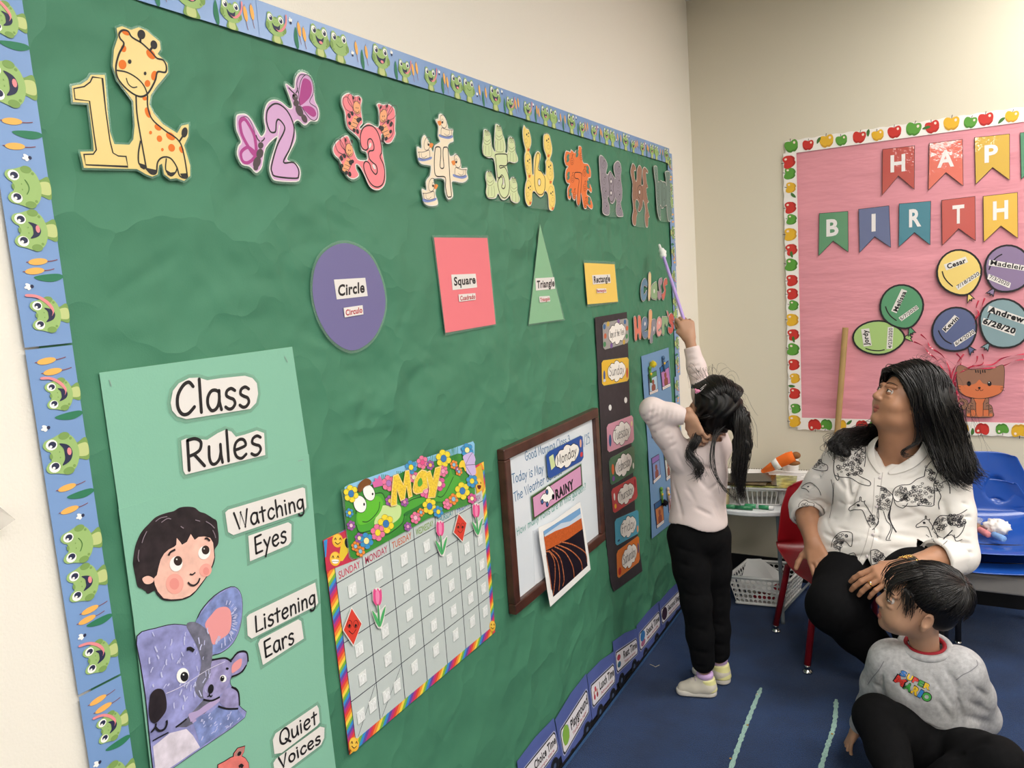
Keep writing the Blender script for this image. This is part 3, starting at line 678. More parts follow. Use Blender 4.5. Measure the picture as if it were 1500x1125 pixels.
out8 = [485,180,512,150,560,200,588,270,570,360,590,385,620,340,660,400,685,430,665,330,668,260,710,218,745,250,758,330,750,420,768,560,765,680,750,740,780,870,770,900,705,890,690,800,700,720,685,670,680,700,650,745,620,720,600,650,590,690,612,770,605,880,530,855,525,700,500,500,490,330]
A.fill(out8, lam, True, grow=.003); A.up(); A.fill(out8, white, True, thick=.0006, n=3); A.build('paper', T); A.up(); A.fill(out8, gm, True, grow=-.002, n=3); A.up()
A.line([622,352,655,420,662,500,655,560,668,640,655,700,632,718,612,690,605,610,615,540,600,460,605,400], 1.8, closed=True)
for cy in (470, 610): A.outline_ell(630, cy, 13, 34, 1.6); A.ell(630, cy, 8, 16, white)
A.build('number_outline', T)
for bx, by in ((530, 240), (540, 440), (550, 610), (560, 790), (715, 310), (715, 480), (720, 650), (730, 820)):
    A.outline_ell(bx, by, 30, 70, .7, dkb, rot=-6); A.line([bx - 10, by + 30, bx, by, bx + 12, by + 20, bx + 4, by + 40], .7, dkb); A.ell(bx + 14, by - 20, 5, 10, INK, n=8)
    A.build('elephant', T)
A, T = cut('number_cutout', 'brown number 9 cut-out with long brown looping creatures', 'cut-out', 'L', 815, 210, 8.333, .011, (980, 600), 'animal number cut-outs')
br9 = paint('96705c')
out9 = [900,245,935,300,935,340,915,345,925,440,945,460,950,330,980,268,1010,320,1005,420,1005,510,1025,500,1015,400,1020,320,1045,292,1085,340,1080,375,1060,370,1070,480,1085,545,1065,560,1080,680,1095,720,1075,750,1100,880,1105,905,1090,920,1085,1020,1060,1020,1045,920,1050,800,1025,700,1015,780,985,840,960,820,975,740,945,690,930,760,955,860,945,900,935,1005,900,990,890,900,905,800,890,650,895,500,870,360,880,290]
A.fill(out9, lam, True, grow=.003); A.up(); A.fill(out9, white, True, thick=.0006, n=3); A.build('paper', T); A.up(); A.fill(out9, br9, True, grow=-.002, n=3); A.up()
A.line([985,515,1010,560,1015,640,1000,760,985,820,970,810,985,700,960,650,955,560], 1.7, closed=True); A.outline_ell(980, 600, 11, 34, 1.5); A.ell(980, 600, 7, 22, white); A.build('number_outline', T)
for l in ([895,300,905,270,925,300],[900,460,890,560,900,640],[930,470,925,620,945,680],[1040,320,1060,320,1070,350],[1060,500,1075,560,1060,640,1080,700],[905,690,930,700],[910,850,930,830,945,860],[1065,880,1080,850,1095,890]): A.line(l, .9, paint('4f3428'))
A.build('creature_lines', T)
A, T = cut('number_cutout', 'grey-green number 10 cut-out, the last one before the right edge of the board', 'cut-out', 'L', 815, 210, 8.333, .012, (1260, 600), 'animal number cut-outs')
g10 = paint('728a80')
out10 = [1155,285,1195,290,1200,380,1210,470,1240,455,1265,470,1300,480,1310,520,1300,420,1295,350,1355,355,1350,450,1360,560,1365,640,1362,720,1380,850,1355,955,1330,940,1315,840,1310,760,1280,790,1250,800,1235,760,1240,930,1225,930,1200,850,1185,700,1175,520,1160,380]
A.fill(out10, lam, True, grow=.003); A.up(); A.fill(out10, white, True, thick=.0006, n=3); A.build('paper', T); A.up(); A.fill(out10, g10, True, grow=-.002, n=3); A.up()
A.line([1215,490,1240,470,1245,560,1250,770,1225,760,1215,640], 1.4, closed=True); A.line([1270,480,1300,530,1305,680,1285,780,1262,760,1255,640,1258,530], 1.4, closed=True); A.line([1272,560,1290,570,1288,680,1272,690], 1.2, closed=True); A.build('number_outline', T)
for k in range(6):
    for bx in (1170 + k * 9, 1325 + k * 5): A.line([bx, 320 + k * 100, bx + 18, 350 + k * 100, bx + 2, 380 + k * 100, bx + 22, 410 + k * 95], .9, paint('34483f'))
A.build('creature_lines', T)

# ---- shapes ----
def word_card(A, T, quad, txt, p0, p1, pt, m, bold=0.03, name='word_card'):
    A.up(.001); A.fill(quad, white, thick=.0006); A.up(.0003); type_text(A, txt, p0, p1, pt, m, bold); A.build(name, T)
red = paint('b03038')
SH = lambda lab, at: cut('shape_cutout', lab, 'cut-out', 'L', 420, 320, 3.0, .009, at, 'laminated shape cards')
A, T = SH('laminated purple paper circle with a word card', (260, 350))
cc = [(258, 112), (350, 165), (405, 280), (417, 400), (370, 520), (280, 580), (190, 540), (125, 440), (98, 320), (115, 200), (175, 130)]
A.fill(cc, lam, True, grow=.006); A.up(); A.fill(cc, paint('6f6a98'), True, thick=.0006); A.build('paper', T)
word_card(A, T, [190,270,328,262,339,342,203,357], 'Circle', (208, 342), (325, 325), (207, 292), INK)
word_card(A, T, [231,394,314,382,318,422,236,436], 'Circulo', (240, 428), (313, 414), (238, 402), red)
A, T = SH('laminated pink-red paper square with a word card', (770, 290))
A.fill([625,75,872,75,910,470,682,515], lam); A.up(); A.fill([633,85,868,87,905,465,684,503], paint('ea7a82'), thick=.0006); A.build('paper', T)
word_card(A, T, [708,248,815,244,822,304,714,316], 'Square', (720, 296), (815, 286), (718, 258), INK)
word_card(A, T, [738,335,812,329,814,358,741,367], 'Cuadrado', (745, 362), (811, 353), (744, 341), red)
A, T = SH('laminated tall pale green paper triangle with a word card', (1125, 320))
A.fill([1100,20,1212,448,1048,472], lam); A.up(); A.fill([1101,28,1205,443,1052,465], paint('86b890'), thick=.0006); A.build('paper', T)
word_card(A, T, [1079,264,1162,259,1166,310,1082,318], 'Triangle', (1086, 308), (1163, 298), (1085, 274), INK)
word_card(A, T, [1094,344,1140,341,1143,365,1097,370], 'Triangulo', (1099, 366), (1141, 360), (1098, 350), red)
A, T = SH('laminated yellow paper rectangle with a word card', (1370, 290))
A.fill([1293,183,1432,191,1448,370,1311,390], lam); A.up(); A.fill([1296,196,1430,202,1445,366,1311,378], paint('efcb62'), thick=.0006); A.build('paper', T)
word_card(A, T, [1330,250,1409,246,1412,284,1334,291], 'Rectangle', (1338, 284), (1409, 277), (1336, 254), INK)
word_card(A, T, [1347,309,1390,308,1392,327,1350,329], 'Rectangulo', (1350, 325), (1390, 322), (1349, 312), red)

# ---- class rules poster ----
mint = mat('mint_card', '84bba2', 0.6, 0.3, bump=.15, bscale=300)
def LL(lay): return Art('L', 0, 0, 1, lay)
A = LL(.0085); T = thing('class_rules_poster', 'tall pale mint green poster with lettered cards, stapled on the left of the green board', 'poster', A.p3(A.w(300, 800), 0))
A.fill([140,546,423,508,447,668,170,752], mint, thick=.0005); A.build('paper_sheet', T); A.up(.0006)
A.fill([168,745,447,665,462,840,470,985,487,1125,492,1175,235,1280,215,1125,190,905], mint, thick=.0005); A.build('paper_sheet', T)
A.up(.0005)
for l in ([157,566,154,556],[411,522,416,531],[431,675,438,673]): A.line(l, .8, paint('8e9c96'), sm=False)
A.build('staples', T)
def rule_card(lab, card, words, wmm, lay=.0105):
    a = LL(lay); t = thing('word_card', lab, 'card', a.p3(a.w(card[0], card[1]), 0), 'class rule word cards')
    a.fill(card, lam, grow=.006); a.up(.0004); a.fill(card, white, thick=.0005); a.build('paper', t); a.up(.0004)
    for wd, p0, p1, pt in words: hand_text(a, wd, p0, p1, pt, wmm)
    a.build('lettering', t)
z7 = lambda *p: [c for i in range(0, len(p), 2) for c in (130 + p[i] / 4.545, 480 + p[i + 1] / 4.545)]
z7p = lambda x, y: (130 + x / 4.545, 480 + y / 4.545)
rule_card('white card lettered with the first heading word, top of the mint poster', z7(515,500,530,420,570,370,640,335,700,332,760,350,850,336,1010,320,1060,335,1090,370,1098,440,1085,500,1045,540,620,608,560,590,525,550), [('Class', z7p(545, 588), z7p(1056, 520), z7p(530, 372))], 3.9)
rule_card('white card lettered with the second heading word, under the first on the mint poster', z7(585,750,620,735,760,745,830,700,880,678,920,690,950,725,1010,710,1090,683,1138,700,1146,846,615,975,600,950), [('Rules', z7p(612, 955), z7p(1135, 832), z7p(597, 752))], 3.7)
e3 = lambda *p: [c for i in range(0, len(p), 2) for c in (320 + p[i] / 4.019, 700 + p[i + 1] / 4.019)]
e3p = lambda x, y: (320 + x / 4.019, 700 + y / 4.019)
rule_card('white card with the longer word of the first rule, beside the painted boy head', e3(14,200,32,184,470,54,484,60,493,170,478,193,62,333,30,315), [('Watching', e3p(72, 304), e3p(484, 178), e3p(58, 205))], 2.7)
rule_card('white card with the shorter word of the first rule, under the longer one', e3(150,338,385,258,404,270,403,370,385,392,160,487), [('Eyes', e3p(185, 448), e3p(380, 368), e3p(176, 350))], 2.7)
rule_card('white card with the longer word of the second rule, beside the large koala ear', e3(140,815,156,798,545,612,562,730,550,748,170,940,146,922), [('Listening', e3p(188, 908), e3p(550, 734), e3p(180, 815))], 2.7)
rule_card('white card with the shorter word of the second rule, under the longer one', e3(208,970,220,945,445,828,462,838,477,940,236,1095), [('Ears', e3p(244, 1056), e3p(425, 962), e3p(232, 962))], 2.7)
f4 = lambda *p: [c for i in range(0, len(p), 2) for c in (320 + p[i] / 8.333, 1010 + p[i + 1] / 8.333)]
f4p = lambda x, y: (320 + x / 8.333, 1010 + y / 8.333)
rule_card('white card with the first word of the third rule, low on the mint poster', f4(610,600,645,520,1150,178,1172,215,1185,385,1150,430,720,755,630,770), [('Quiet', f4p(690, 680), f4p(1165, 385), f4p(672, 505))], 2.7)
rule_card('white card with the second word of the third rule, lowest on the mint poster', f4(618,880,650,830,1190,438,1243,450,1238,575,1200,660,800,960,640,1060), [('Voices', f4p(690, 960), f4p(1205, 625), f4p(668, 822))], 2.7)
# painted boy's head
DA = lambda lay, *a: Art('L', *a, lay)
a = DA(.011, 180, 730, 7.03); T = thing('portrait_cutout', 'painted cut-out of a boy head with black hair and rosy cheeks on the mint poster', 'cut-out', a.p3(a.w(500, 560), 0))
hairp = mat('painted_black_hair', '2a2124', 0.5, 0.4, noise=.5, nscale=60); skinp = mat('painted_pink_skin', 'f0bfae', 0.5, 0.4, noise=.12, nscale=50)
fullh = [225,260,300,190,400,150,480,130,540,95,620,85,690,95,740,135,800,155,880,205,915,230,925,300,935,380,930,460,895,520,898,600,880,680,800,820,700,950,640,1000,560,1030,450,1040,370,1030,310,980,280,935,215,965,190,940,150,915,110,890,90,800,70,700,65,640,85,500,120,400,160,330]
a.fill(fullh, hairp, True, thick=.0008, grow=.0008); a.build('hair', T); a.up(.0004)
fc = [268,815,300,780,320,690,340,620,375,560,420,520,480,490,500,470,505,400,540,440,560,470,610,440,650,360,690,420,730,390,790,385,850,400,880,450,888,530,893,600,870,680,800,810,700,940,640,990,560,1022,450,1030,370,1018,310,950,280,880]
a.fill(fc, skinp, False); a.fill([150,820,180,795,220,790,265,815,262,850,220,872,175,865], skinp, True); a.up(.0004)
ck, ck2 = paint('e8948a'), paint('efa79a')
a.ell(483, 870, 92, 105, ck2); a.ell(800, 730, 62, 70, ck2, rot=30); a.up(.0002); a.ell(478, 870, 50, 60, ck); a.ell(805, 740, 32, 40, ck); a.up(.0002)
a.ell(495, 665, 66, 78, paint('f4f2ee'), rot=10); a.ell(785, 550, 60, 72, paint('f4f2ee'), rot=25); a.up(.0002)
br = paint('33241f'); a.ell(513, 634, 44, 50, br); a.ell(798, 523, 40, 46, br); a.up(.0002); a.ell(500, 618, 8, 8, eyew); a.ell(783, 510, 7, 7, eyew)
a.line([415,580,435,545,485,517], 2.6, hairp); a.line([788,408,812,404,842,430], 2.4, hairp); a.line([635,768,660,775,692,752], 1.8, hairp); a.line([615,852,640,878,680,885,720,855,738,810], 2.2, hairp)
a.build('face', T); a.up(.0002)
hl = paint('8a7c86')
for l in ([190,330,160,390,140,450],[280,230,330,195,400,180],[110,520,100,600,110,640],[800,230,850,260,890,300],[690,215,740,228],[340,240,400,200,440,205],[870,320,890,360,900,400],[540,280,570,300]): a.line(l, 1.0, hl)
tag(a.build('hair_highlights', T), kind='stuff')
# painted koalas
a = DA(.011, 185, 850, 4.089); T = thing('painted_koalas', 'painted lavender koala holding its baby, cut out on the mint poster', 'cut-out', a.p3(a.w(300, 650), 0))
lav = mat('painted_lavender_fur', '8f91c4', 0.5, 0.35, noise=.3, nscale=45); lav2 = mat('painted_blue_fur', '7d8cc0', 0.5, 0.35, noise=.35, nscale=60); gry = mat('painted_grey_fur', '6f6f80', 0.5, 0.35, noise=.35, nscale=60)
kout = [38,328,150,282,260,258,375,262,420,180,500,90,600,35,650,60,668,140,655,270,610,370,540,425,488,440,482,468,560,458,600,470,640,425,690,420,700,470,670,540,600,575,600,625,640,650,645,740,682,812,400,1010,200,1150,150,1200,120,1000,90,700,60,500]
a.fill(kout, INK, True, thick=.0008, grow=.0010, n=3); a.up(.0003); a.fill(kout, lav, True, n=3); a.build('paper', T); a.up(.0003)
a.fill([385,262,430,180,505,95,600,42,645,65,662,140,650,260,605,360,540,418,490,430,470,350], lav2, True)
a.fill([370,840,420,800,480,780,520,745,560,760,640,765,675,812,410,995,400,930], lav2); a.fill([330,260,400,250,480,330,485,460,470,600,430,700,380,640,420,500,390,380], gry, True); a.fill([260,870,330,820,440,700,520,700,440,790,390,800,370,850,330,870], gry)
a.up(.0003); a.fill([442,258,480,200,520,160,575,155,600,200,590,300,530,350,490,378,470,320], paint('e89a9a'), True); a.fill([130,985,230,905,330,880,370,920,412,990,200,1135,150,1180], mat('painted_white_fur', 'd8d0dc', .5, .3, noise=.2, nscale=50), False)
a.build('ear_and_chest', T)
a.fill([482,480,520,462,580,470,600,520,590,590,560,650,500,700,440,705,430,640,470,560], mat('painted_baby_fur', '9a94c0', .5, .35, noise=.25, nscale=70), True)
a.fill([600,470,640,428,690,425,695,470,665,535,610,565,595,520], mat('painted_baby_fur', '9a94c0'), True); a.fill([530,720,560,650,610,632,642,680,640,745,590,762], mat('painted_baby_fur', '9a94c0'), True)
a.fill([345,790,400,770,440,740,500,705,540,700,500,740,430,790,390,815,360,838,350,820], paint('b4a2cc'), True); a.up(.0003)
a.fill([605,500,640,468,662,465,655,510,620,540,602,545], paint('e89a9a'), True)
for l in ([482,470,560,458,600,480],[600,570,655,545,690,500],[600,630,640,660,648,740],[430,705,480,712,530,690],[520,745,570,760,640,760],[265,870,300,845,330,820],[600,470,640,425,690,425,700,480]): a.line(l, 2.2)
for l in ([350,790,375,800],[346,810,372,812],[352,832,380,822],[365,842,388,826]): a.line(l, 2.4, paint('b4a2cc'))
a.build('baby_koala', T); a.up(.0003)
a.ell(307, 562, 37, 46, eyew, rot=10); a.ell(549, 580, 20, 22, eyew); a.up(.0002); a.ell(316, 568, 24, 29, INK); a.ell(543, 580, 12, 17, INK, rot=15); a.up(.0002); a.ell(310, 556, 5, 5, eyew, n=8); a.ell(546, 572, 3, 3, eyew, n=8)
a.fill([105,720,115,670,150,640,190,650,208,710,205,770,170,820,140,845,112,830,102,780], mat('painted_black_nose', '2c2427', .4, .5, noise=.4, nscale=60), True)
a.ell(474, 642, 17, 29, INK, rot=12)
a.line([145,845,140,870,120,895,118,900], 2.4); a.line([142,870,165,890,195,880,210,850,208,828], 2.6); a.line([330,404,350,400,372,415], 4.0); a.line([565,520,574,520,578,526], 2.4); a.line([464,670,466,680,452,688], 1.6); a.line([466,680,476,688,482,676], 1.6)
a.line([205,668,300,625,450,530,560,478], .8, paint('d8d4e8')); a.line([125,950,170,925,220,900], 1.6)
a.build('face_features', T)
st = mat('painted_pale_strokes', 'c3c6e6', 0.5, .3)
rr = random.Random(5)
for k in range(70):
    x, y = rr.uniform(70, 470), rr.uniform(300, 860)
    if x < 60 + (y - 328) * .1: continue
    if 100 < x < 215 and 640 < y < 850: continue
    if 260 < x < 350 and 510 < y < 620: continue
    if y > 700 and x > 330: continue
    ang = rr.uniform(1.0, 2.0); l_ = rr.uniform(16, 40); a.line([x, y, x + math.cos(ang) * l_ * .5 + rr.uniform(-4, 4), y - math.sin(ang) * l_ * .5, x + math.cos(ang) * l_, y - math.sin(ang) * l_], rr.uniform(.8, 1.8), st)
for k in range(34):
    an = rr.uniform(-2.2, 1.5); rx_, ry_ = rr.uniform(.75, 1.0), 1; x, y = 545 + 95 * math.cos(an) * rx_, 235 + 165 * math.sin(an) * rx_ * -1
    if y > 420 or x < 400: continue
    a.line([x, y, x - 18 * math.cos(an), y + 28 * math.sin(an)], rr.uniform(.8, 1.6), st, sm=False)
for k in range(26):
    x, y = rr.uniform(410, 640), rr.uniform(800, 960)
    if y > 812 + (682 - x) * .62: continue
    a.line([x, y, x + rr.uniform(5, 20), y - rr.uniform(10, 26)], rr.uniform(.8, 1.8), st, sm=False)
tag(a.build('brush_strokes', T), kind='stuff')
# fox at the bottom edge
a = DA(.011, 320, 1010, 8.333); T = thing('painted_fox', 'painted red fox head at the bottom edge of the mint poster', 'cut-out', a.p3(a.w(150, 900), 0))
fo = [-60,900,20,860,90,815,130,800,135,760,180,700,265,675,255,740,225,795,270,820,310,880,318,960,300,1100,100,1200,-60,1100]
a.fill(fo, INK, thick=.0008, grow=.001); a.up(.0003); a.fill(fo, mat('painted_red_fur', 'e07a72', .5, .3, noise=.15, nscale=60)); a.build('paper', T); a.up(.0003)
a.fill([140,790,150,750,185,712,250,690,235,745,205,790], paint('b08078'), True); a.up(.0002); a.ell(195, 762, 20, 32, INK, rot=35); a.line([190,925,215,905,240,925], 4); a.build('ear_and_eye', T)
# ---- wall calendar: pocket grid with rainbow edge ----
WL = lambda x, y: onL(x, y)
def bil(q, s, t):
    """point of the quad q (tl, tr, br, bl in wall metres) at s across, t down"""
    return tuple((1 - s) * (1 - t) * q[0][i] + s * (1 - t) * q[1][i] + s * t * q[2][i] + (1 - s) * t * q[3][i] for i in (0, 1))
def quad_art(px, lay, wall='L'):
    """art whose coordinates run 0..1 across and down the quad given in photo px (tl, tr, br, bl)"""
    f = onL if wall == 'L' else onF; q = [f(*p) for p in px]
    a = Art(wall, base=lay); a.xf = lambda X, Y: bil(q, X, Y); return a
CQ = [(468, 791), (704, 676), (721, 925), (507, 1104)]
calm = mat('calendar_laminated_sheet', 'c3cdca', 0.16, 0.5, noise=.03, nscale=3)
a = quad_art(CQ, .009); T = thing('wall_calendar', 'rainbow-edged monthly calendar chart with a blank grid, under the frog header strip', 'calendar', a.p3(a.w(.5, .5), 0))
R_ = lambda x0, y0, x1, y1: [x0, y0, x1, y0, x1, y1, x0, y1]
a.fill(R_(0, 0, 1, 1), paint('d23a4a'), thick=.0008); a.up(.0003)
rb = [paint(c, True) for c in ('e2483f', 'f08b3a', 'f5d54a', '7ab648', '3a8fd0', '6a4fa8', 'c23a7a')]
n_ = 52
for side in range(4):
    for k in range(n_):
        t0, t1 = k / n_, (k + 1) / n_; sl = 1.6 / n_
        if side == 0: p = [t0, 0, t1, 0, min(1, t1 + sl), .045, min(1, t0 + sl), .045]
        if side == 1: p = [t0 , .955, t1, .955, max(0, t1 - sl), 1, max(0, t0 - sl), 1]
        if side == 2: p = [0, t0, .036, max(0, t0 - sl), .036, max(0, t1 - sl), 0, t1]
        if side == 3: p = [.97, t0, 1, max(0, t0 - sl), 1, max(0, t1 - sl), .97, t1]
        if p[2:4] == p[4:6]: continue
        a.fill(p, rb[k % 7])
a.build('rainbow_edge', T); a.up(.0003)
# grid traced from the photo: column lines and row lines
gx = [.036, .172, .322, .468, .612, .754, .878, .97]; gy = [.155, .212, .345, .490, .630, .770, .955]
a.fill(R_(.036, .06, .97, .955), calm); a.build('grid_sheet', T); a.up(.0003)
for x in gx[1:-1]: a.line([x, .10, x, .955], 1.6, paint('26263c'), sm=False)
for y in gy[1:-1]: a.line([.036, y, .97, y], 1.6, paint('26263c'), sm=False)
a.line([.036, .955, .036, .06], 1, paint('26263c'), sm=False)
a.line([.172, .80, .036, .955][0:0] or [.165, .775, .05, .95], 1.0, paint('26263c'), sm=False); a.line([.322, .775, .182, .95], 1.0, paint('26263c'), sm=False)
a.build('grid_lines', T)
dc = ['c83a5a', 'b83a5a', 'c8643a', '7aa03a', '3a8a96', '2f5fb0', 'a04a9a']
for i, d_ in enumerate(('SUNDAY', 'MONDAY', 'TUESDAY', 'WEDNESDAY', 'THURSDAY', 'FRIDAY', 'SATURDAY')):
    x0_, x1_ = gx[i] + .014, gx[i + 1] - .014
    type_text(a, d_, (x0_, .200), (x1_, .200), (x0_, .165), paint(dc[i]), 0.01)
a.build('weekday_names', T)
plast = mat('clear_pocket_tab', 'e6eae8', 0.15, 0.6, noise=.1, nscale=90)
def tab(cx, cy, r):
    w_ = .020; h_ = .030
    a.lay = .0115; a.fill([cx - w_, cy - h_ * .9, cx + w_, cy - h_, cx + w_ * .95, cy + h_ * .9, cx - w_ * .95, cy + h_], plast, thick=.0012)
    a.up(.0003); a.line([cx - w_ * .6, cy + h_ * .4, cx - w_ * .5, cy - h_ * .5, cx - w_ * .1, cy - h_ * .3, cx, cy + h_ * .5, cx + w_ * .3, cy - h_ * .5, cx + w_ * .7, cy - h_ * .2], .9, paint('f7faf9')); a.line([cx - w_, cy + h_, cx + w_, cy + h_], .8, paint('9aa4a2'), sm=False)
    a.build('pocket_tab', T)
skip = {(0, 0), (1, 0), (1, 1), (0, 4), (0, 5), (0, 6)}
for r in range(6):
    for c in range(7):
        cx = (gx[c] + gx[c + 1]) / 2; cy = (gy[r] + gy[r + 1]) / 2 if r < 5 else .835
        if r == 0 or (r == 1 and c >= 4): continue
        if r == 0 and c == 0: pass
        if r == 2 and c in (0, 1): continue
        if r == 5 and c < 2:
            tab(cx - .03, cy + .03, 0); tab(cx + .035, cy - .035 + .06, 0); continue
        tab(cx, cy, 0)
# emoji corners
def emoji(a, cx, cy, r, kind, ry=None):
    ry = ry or r * 1.3
    a.ell(cx, cy, r, ry, paint('f2b83c', True)); a.up(.0002); a.ell(cx - r * .1, cy - ry * .15, r * .75, ry * .75, paint('f6cc52', True)); a.up(.0002)
    for s in (-1, 1): a.line([cx + s * r * .45 - r * .18, cy - ry * .1, cx + s * r * .45, cy - ry * .4, cx + s * r * .45 + r * .18, cy - ry * .1], 1.4, paint('5a3418'))
    if kind == 'grin': a.fill([cx - r * .6, cy + ry * .15, cx + r * .6, cy + ry * .15, cx + r * .4, cy + ry * .6, cx - r * .4, cy + ry * .6], paint('f4f2ee'), True); a.line([cx - r * .6, cy + ry * .35, cx + r * .6, cy + ry * .35], .6, paint('5a3418'))
    elif kind == 'laugh': a.fill([cx - r * .55, cy + ry * .1, cx + r * .55, cy + ry * .1, cx + r * .3, cy + ry * .6, cx - r * .3, cy + ry * .6], paint('6a2418'), True)
    else: a.line([cx - r * .5, cy + ry * .2, cx, cy + ry * .5, cx + r * .5, cy + ry * .2], 1.4, paint('5a3418'))
    a.lay -= .0004
b2 = DA(.0105, 480, 640, 6.25)
b2.fill([-75,945,150,840,205,1110,250,1110,-50,1225], paint('c83a52', True)); b2.up(.0002); b2.fill([-75,945,-40,930,-52,1090,-62,1100], paint('3a8fd0', True)); b2.fill([90,940,130,915,170,1020,100,1130,60,1130], paint('e6c63a', True)); b2.up(.0002)
b2.build('corner_panel', T); emoji(b2, 52, 945, 50, 'smile', 62); emoji(b2, 30, 1110, 50, 'grin', 66); b2.build('corner_face', T)
b2.ell(140, 968, 22, 45, INK, rot=-10)
b2.fill([1325,280,1370,250,1390,340,1400,470,1330,520,1320,400], paint('d8b83a', True)); b2.up(.0002); emoji(b2, 1352, 435, 32, 'laugh', 62); b2.ell(1322, 320, 16, 40, paint('f2b83c', True))
b2.build('corner_face', T)
b3 = DA(.0105, 440, 630, 2.272)
emoji(b3, 165, 1042, 17, 'smile', 24); b3.build('corner_face', T); emoji(b3, 628, 650, 10, 'smile', 18); b3.build('corner_face', T)
# header strip with the cartoon frog in flowers
a = DA(.0125, 480, 640, 6.25); T = thing('calendar_header', 'colourful header strip naming the month with a green frog among flowers, over the calendar', 'sign', a.p3(a.w(700, 500), 0))
a.fill([78,480,1300,28,1316,600,900,745,180,1125,150,1100], lam); a.up(.0002)
a.fill([105,455,150,430,1290,38,1305,60,1310,595,880,742,210,1112,165,1090,130,850], mat('header_green', '3f8f3a', .22, .5, noise=.12, nscale=30), thick=.0006); a.build('card', T); a.up(.0003)
a.fill([108,455,150,430,1290,38,1305,60,1305,160,1150,150,1000,200,700,290,500,390,300,450,110,560], paint('8cc4e8', True))
for x, y in ((480, 400), (620, 370), (900, 250), (930, 230), (1090, 160), (1130, 150), (820, 300), (1290, 200), (560, 420)):
    for k in range(4): a.line([x + k * 12 - 20, y + 50, x + k * 14 - 24, y, x + k * 16 - 30, y - 60], 1.6, paint('2a7a3a', True))
a.up(.0003)
frg, frl, frd, dkl = paint('4fa83a', True), paint('7cc84a', True), paint('2f7a34', True), paint('1f4f28')
a.fill([210,700,230,650,300,560,380,520,450,510,480,560,500,620,560,600,640,600,700,560,800,545,900,560,960,540,1000,420,1060,360,1080,290,1110,350,1150,340,1180,400,1230,390,1200,450,1120,540,1000,590,900,600,760,650,690,690,640,780,560,850,480,890,380,870,250,870,215,800], frg, True)
a.up(.0002); a.fill([270,800,230,780,225,700,300,590,380,540,430,545,460,600,430,690,360,760], paint('63bf36', True), True); a.fill([380,790,440,640,500,620,580,610,625,640,620,720,560,780,470,800], paint('c9e39a', True), True)
a.fill([660,720,660,690,760,640,860,590,1000,590,900,620,760,670], frd, True)
a.line([210,700,230,650,300,560,380,520,450,510,480,560], 1.6, dkl); a.line([270,770,320,770,380,720,420,660,430,590], 1.6, dkl); a.line([215,800,250,870,380,850,480,890,560,850,640,780,660,700], 1.6, dkl); a.line([960,540,1000,545,1040,500,1110,360], 1.6, dkl); a.line([690,590,750,560,850,540,900,550], 1.6, dkl); a.build('frog_print', T); a.up(.0002)
a.ell(248, 610, 58, 80, eyew, rot=-15); a.ell(330, 505, 52, 78, eyew, rot=-20); a.outline_ell(248, 610, 58, 80, 1.2, rot=-15); a.outline_ell(330, 505, 52, 78, 1.2, rot=-20)
a.up(.0002); a.ell(285, 612, 8, 14, INK); a.ell(364, 518, 8, 12, INK); a.build('frog_eyes', T)
def flower(cx, cy, r, col, cen, np_=6):
    m1, m2 = paint(col, True), paint(cen, True); L0 = a.lay
    for k in range(np_):
        an = 2 * math.pi * k / np_ + .3; a.ell(cx + r * .58 * math.cos(an), cy + r * .72 * math.sin(an), r * .40, r * .42, m1, n=10)
    for k in range(np_):
        an = 2 * math.pi * k / np_ + .3; a.outline_ell(cx + r * .58 * math.cos(an), cy + r * .72 * math.sin(an), r * .40, r * .42, .6, paint('6a4a3a'), n=10)
    a.up(.0002); a.ell(cx, cy, r * .38, r * .46, m2); a.outline_ell(cx, cy, r * .38, r * .46, .6, paint('3a3a4a'), n=12); a.build('flower', T); a.lay = L0 + .00003
Y, B_, K, V, O = 'f2dc3a', '3a96cc', 'ea7aa0', '9a5aa8', 'ee8f3a'
for f_ in ((165,515,72,Y,'3a7ab8'),(150,690,40,B_,Y),(165,805,42,V,'f2c6d8'),(240,920,45,V,'f2e2a8'),(485,790,78,Y,'3a7ab8'),(410,870,70,K,Y),(305,945,68,B_,'f4eaa0'),(205,995,42,O,'8cc0dc'),(250,1040,46,O,'8cc0dc'),
           (510,420,66,K,'b07ac0'),(740,365,50,K,'f0e0c0'),(715,275,58,B_,Y),(820,230,56,K,'e0508a'),(893,255,40,V,'f0c060'),(1015,195,74,Y,'3a7ab8'),(1110,252,38,O,'8cc0dc'),(1010,310,48,K,'f0a0c0'),(975,425,60,'d85a9a','f2e8b0'),(850,490,60,'e86aa0','f6a0c0'),
           (520,580,46,V,'f0d060'),(655,590,40,V,'e08ab8'),(885,630,68,Y,'3a7ab8'),(805,685,36,O,'8cc0dc'),(755,735,50,K,'f0c0d0'),(685,815,38,V,'e8a0c8'),(965,680,50,B_,Y),(1050,610,46,K,'f08ab0'),(1105,565,48,O,'8cc0dc'),(1187,490,72,Y,'3a7ab8'),(1275,560,44,'d85a9a','f6f0b0'),(1275,400,56,B_,Y),(1230,118,58,B_,'f4eea0'),(1155,315,34,O,'8cc0dc'),(1140,292,22,V,'f0c0e0')): flower(*f_)
a.up(.0004)
a.fill([225,440,260,395,310,375,345,400,340,430,290,450,250,500,225,490], paint('7a4a22', True), True); a.fill([355,410,380,400,375,370,405,380,420,345,440,375,455,440,370,460], paint('d86aa8', True)); a.build('crown_print', T)
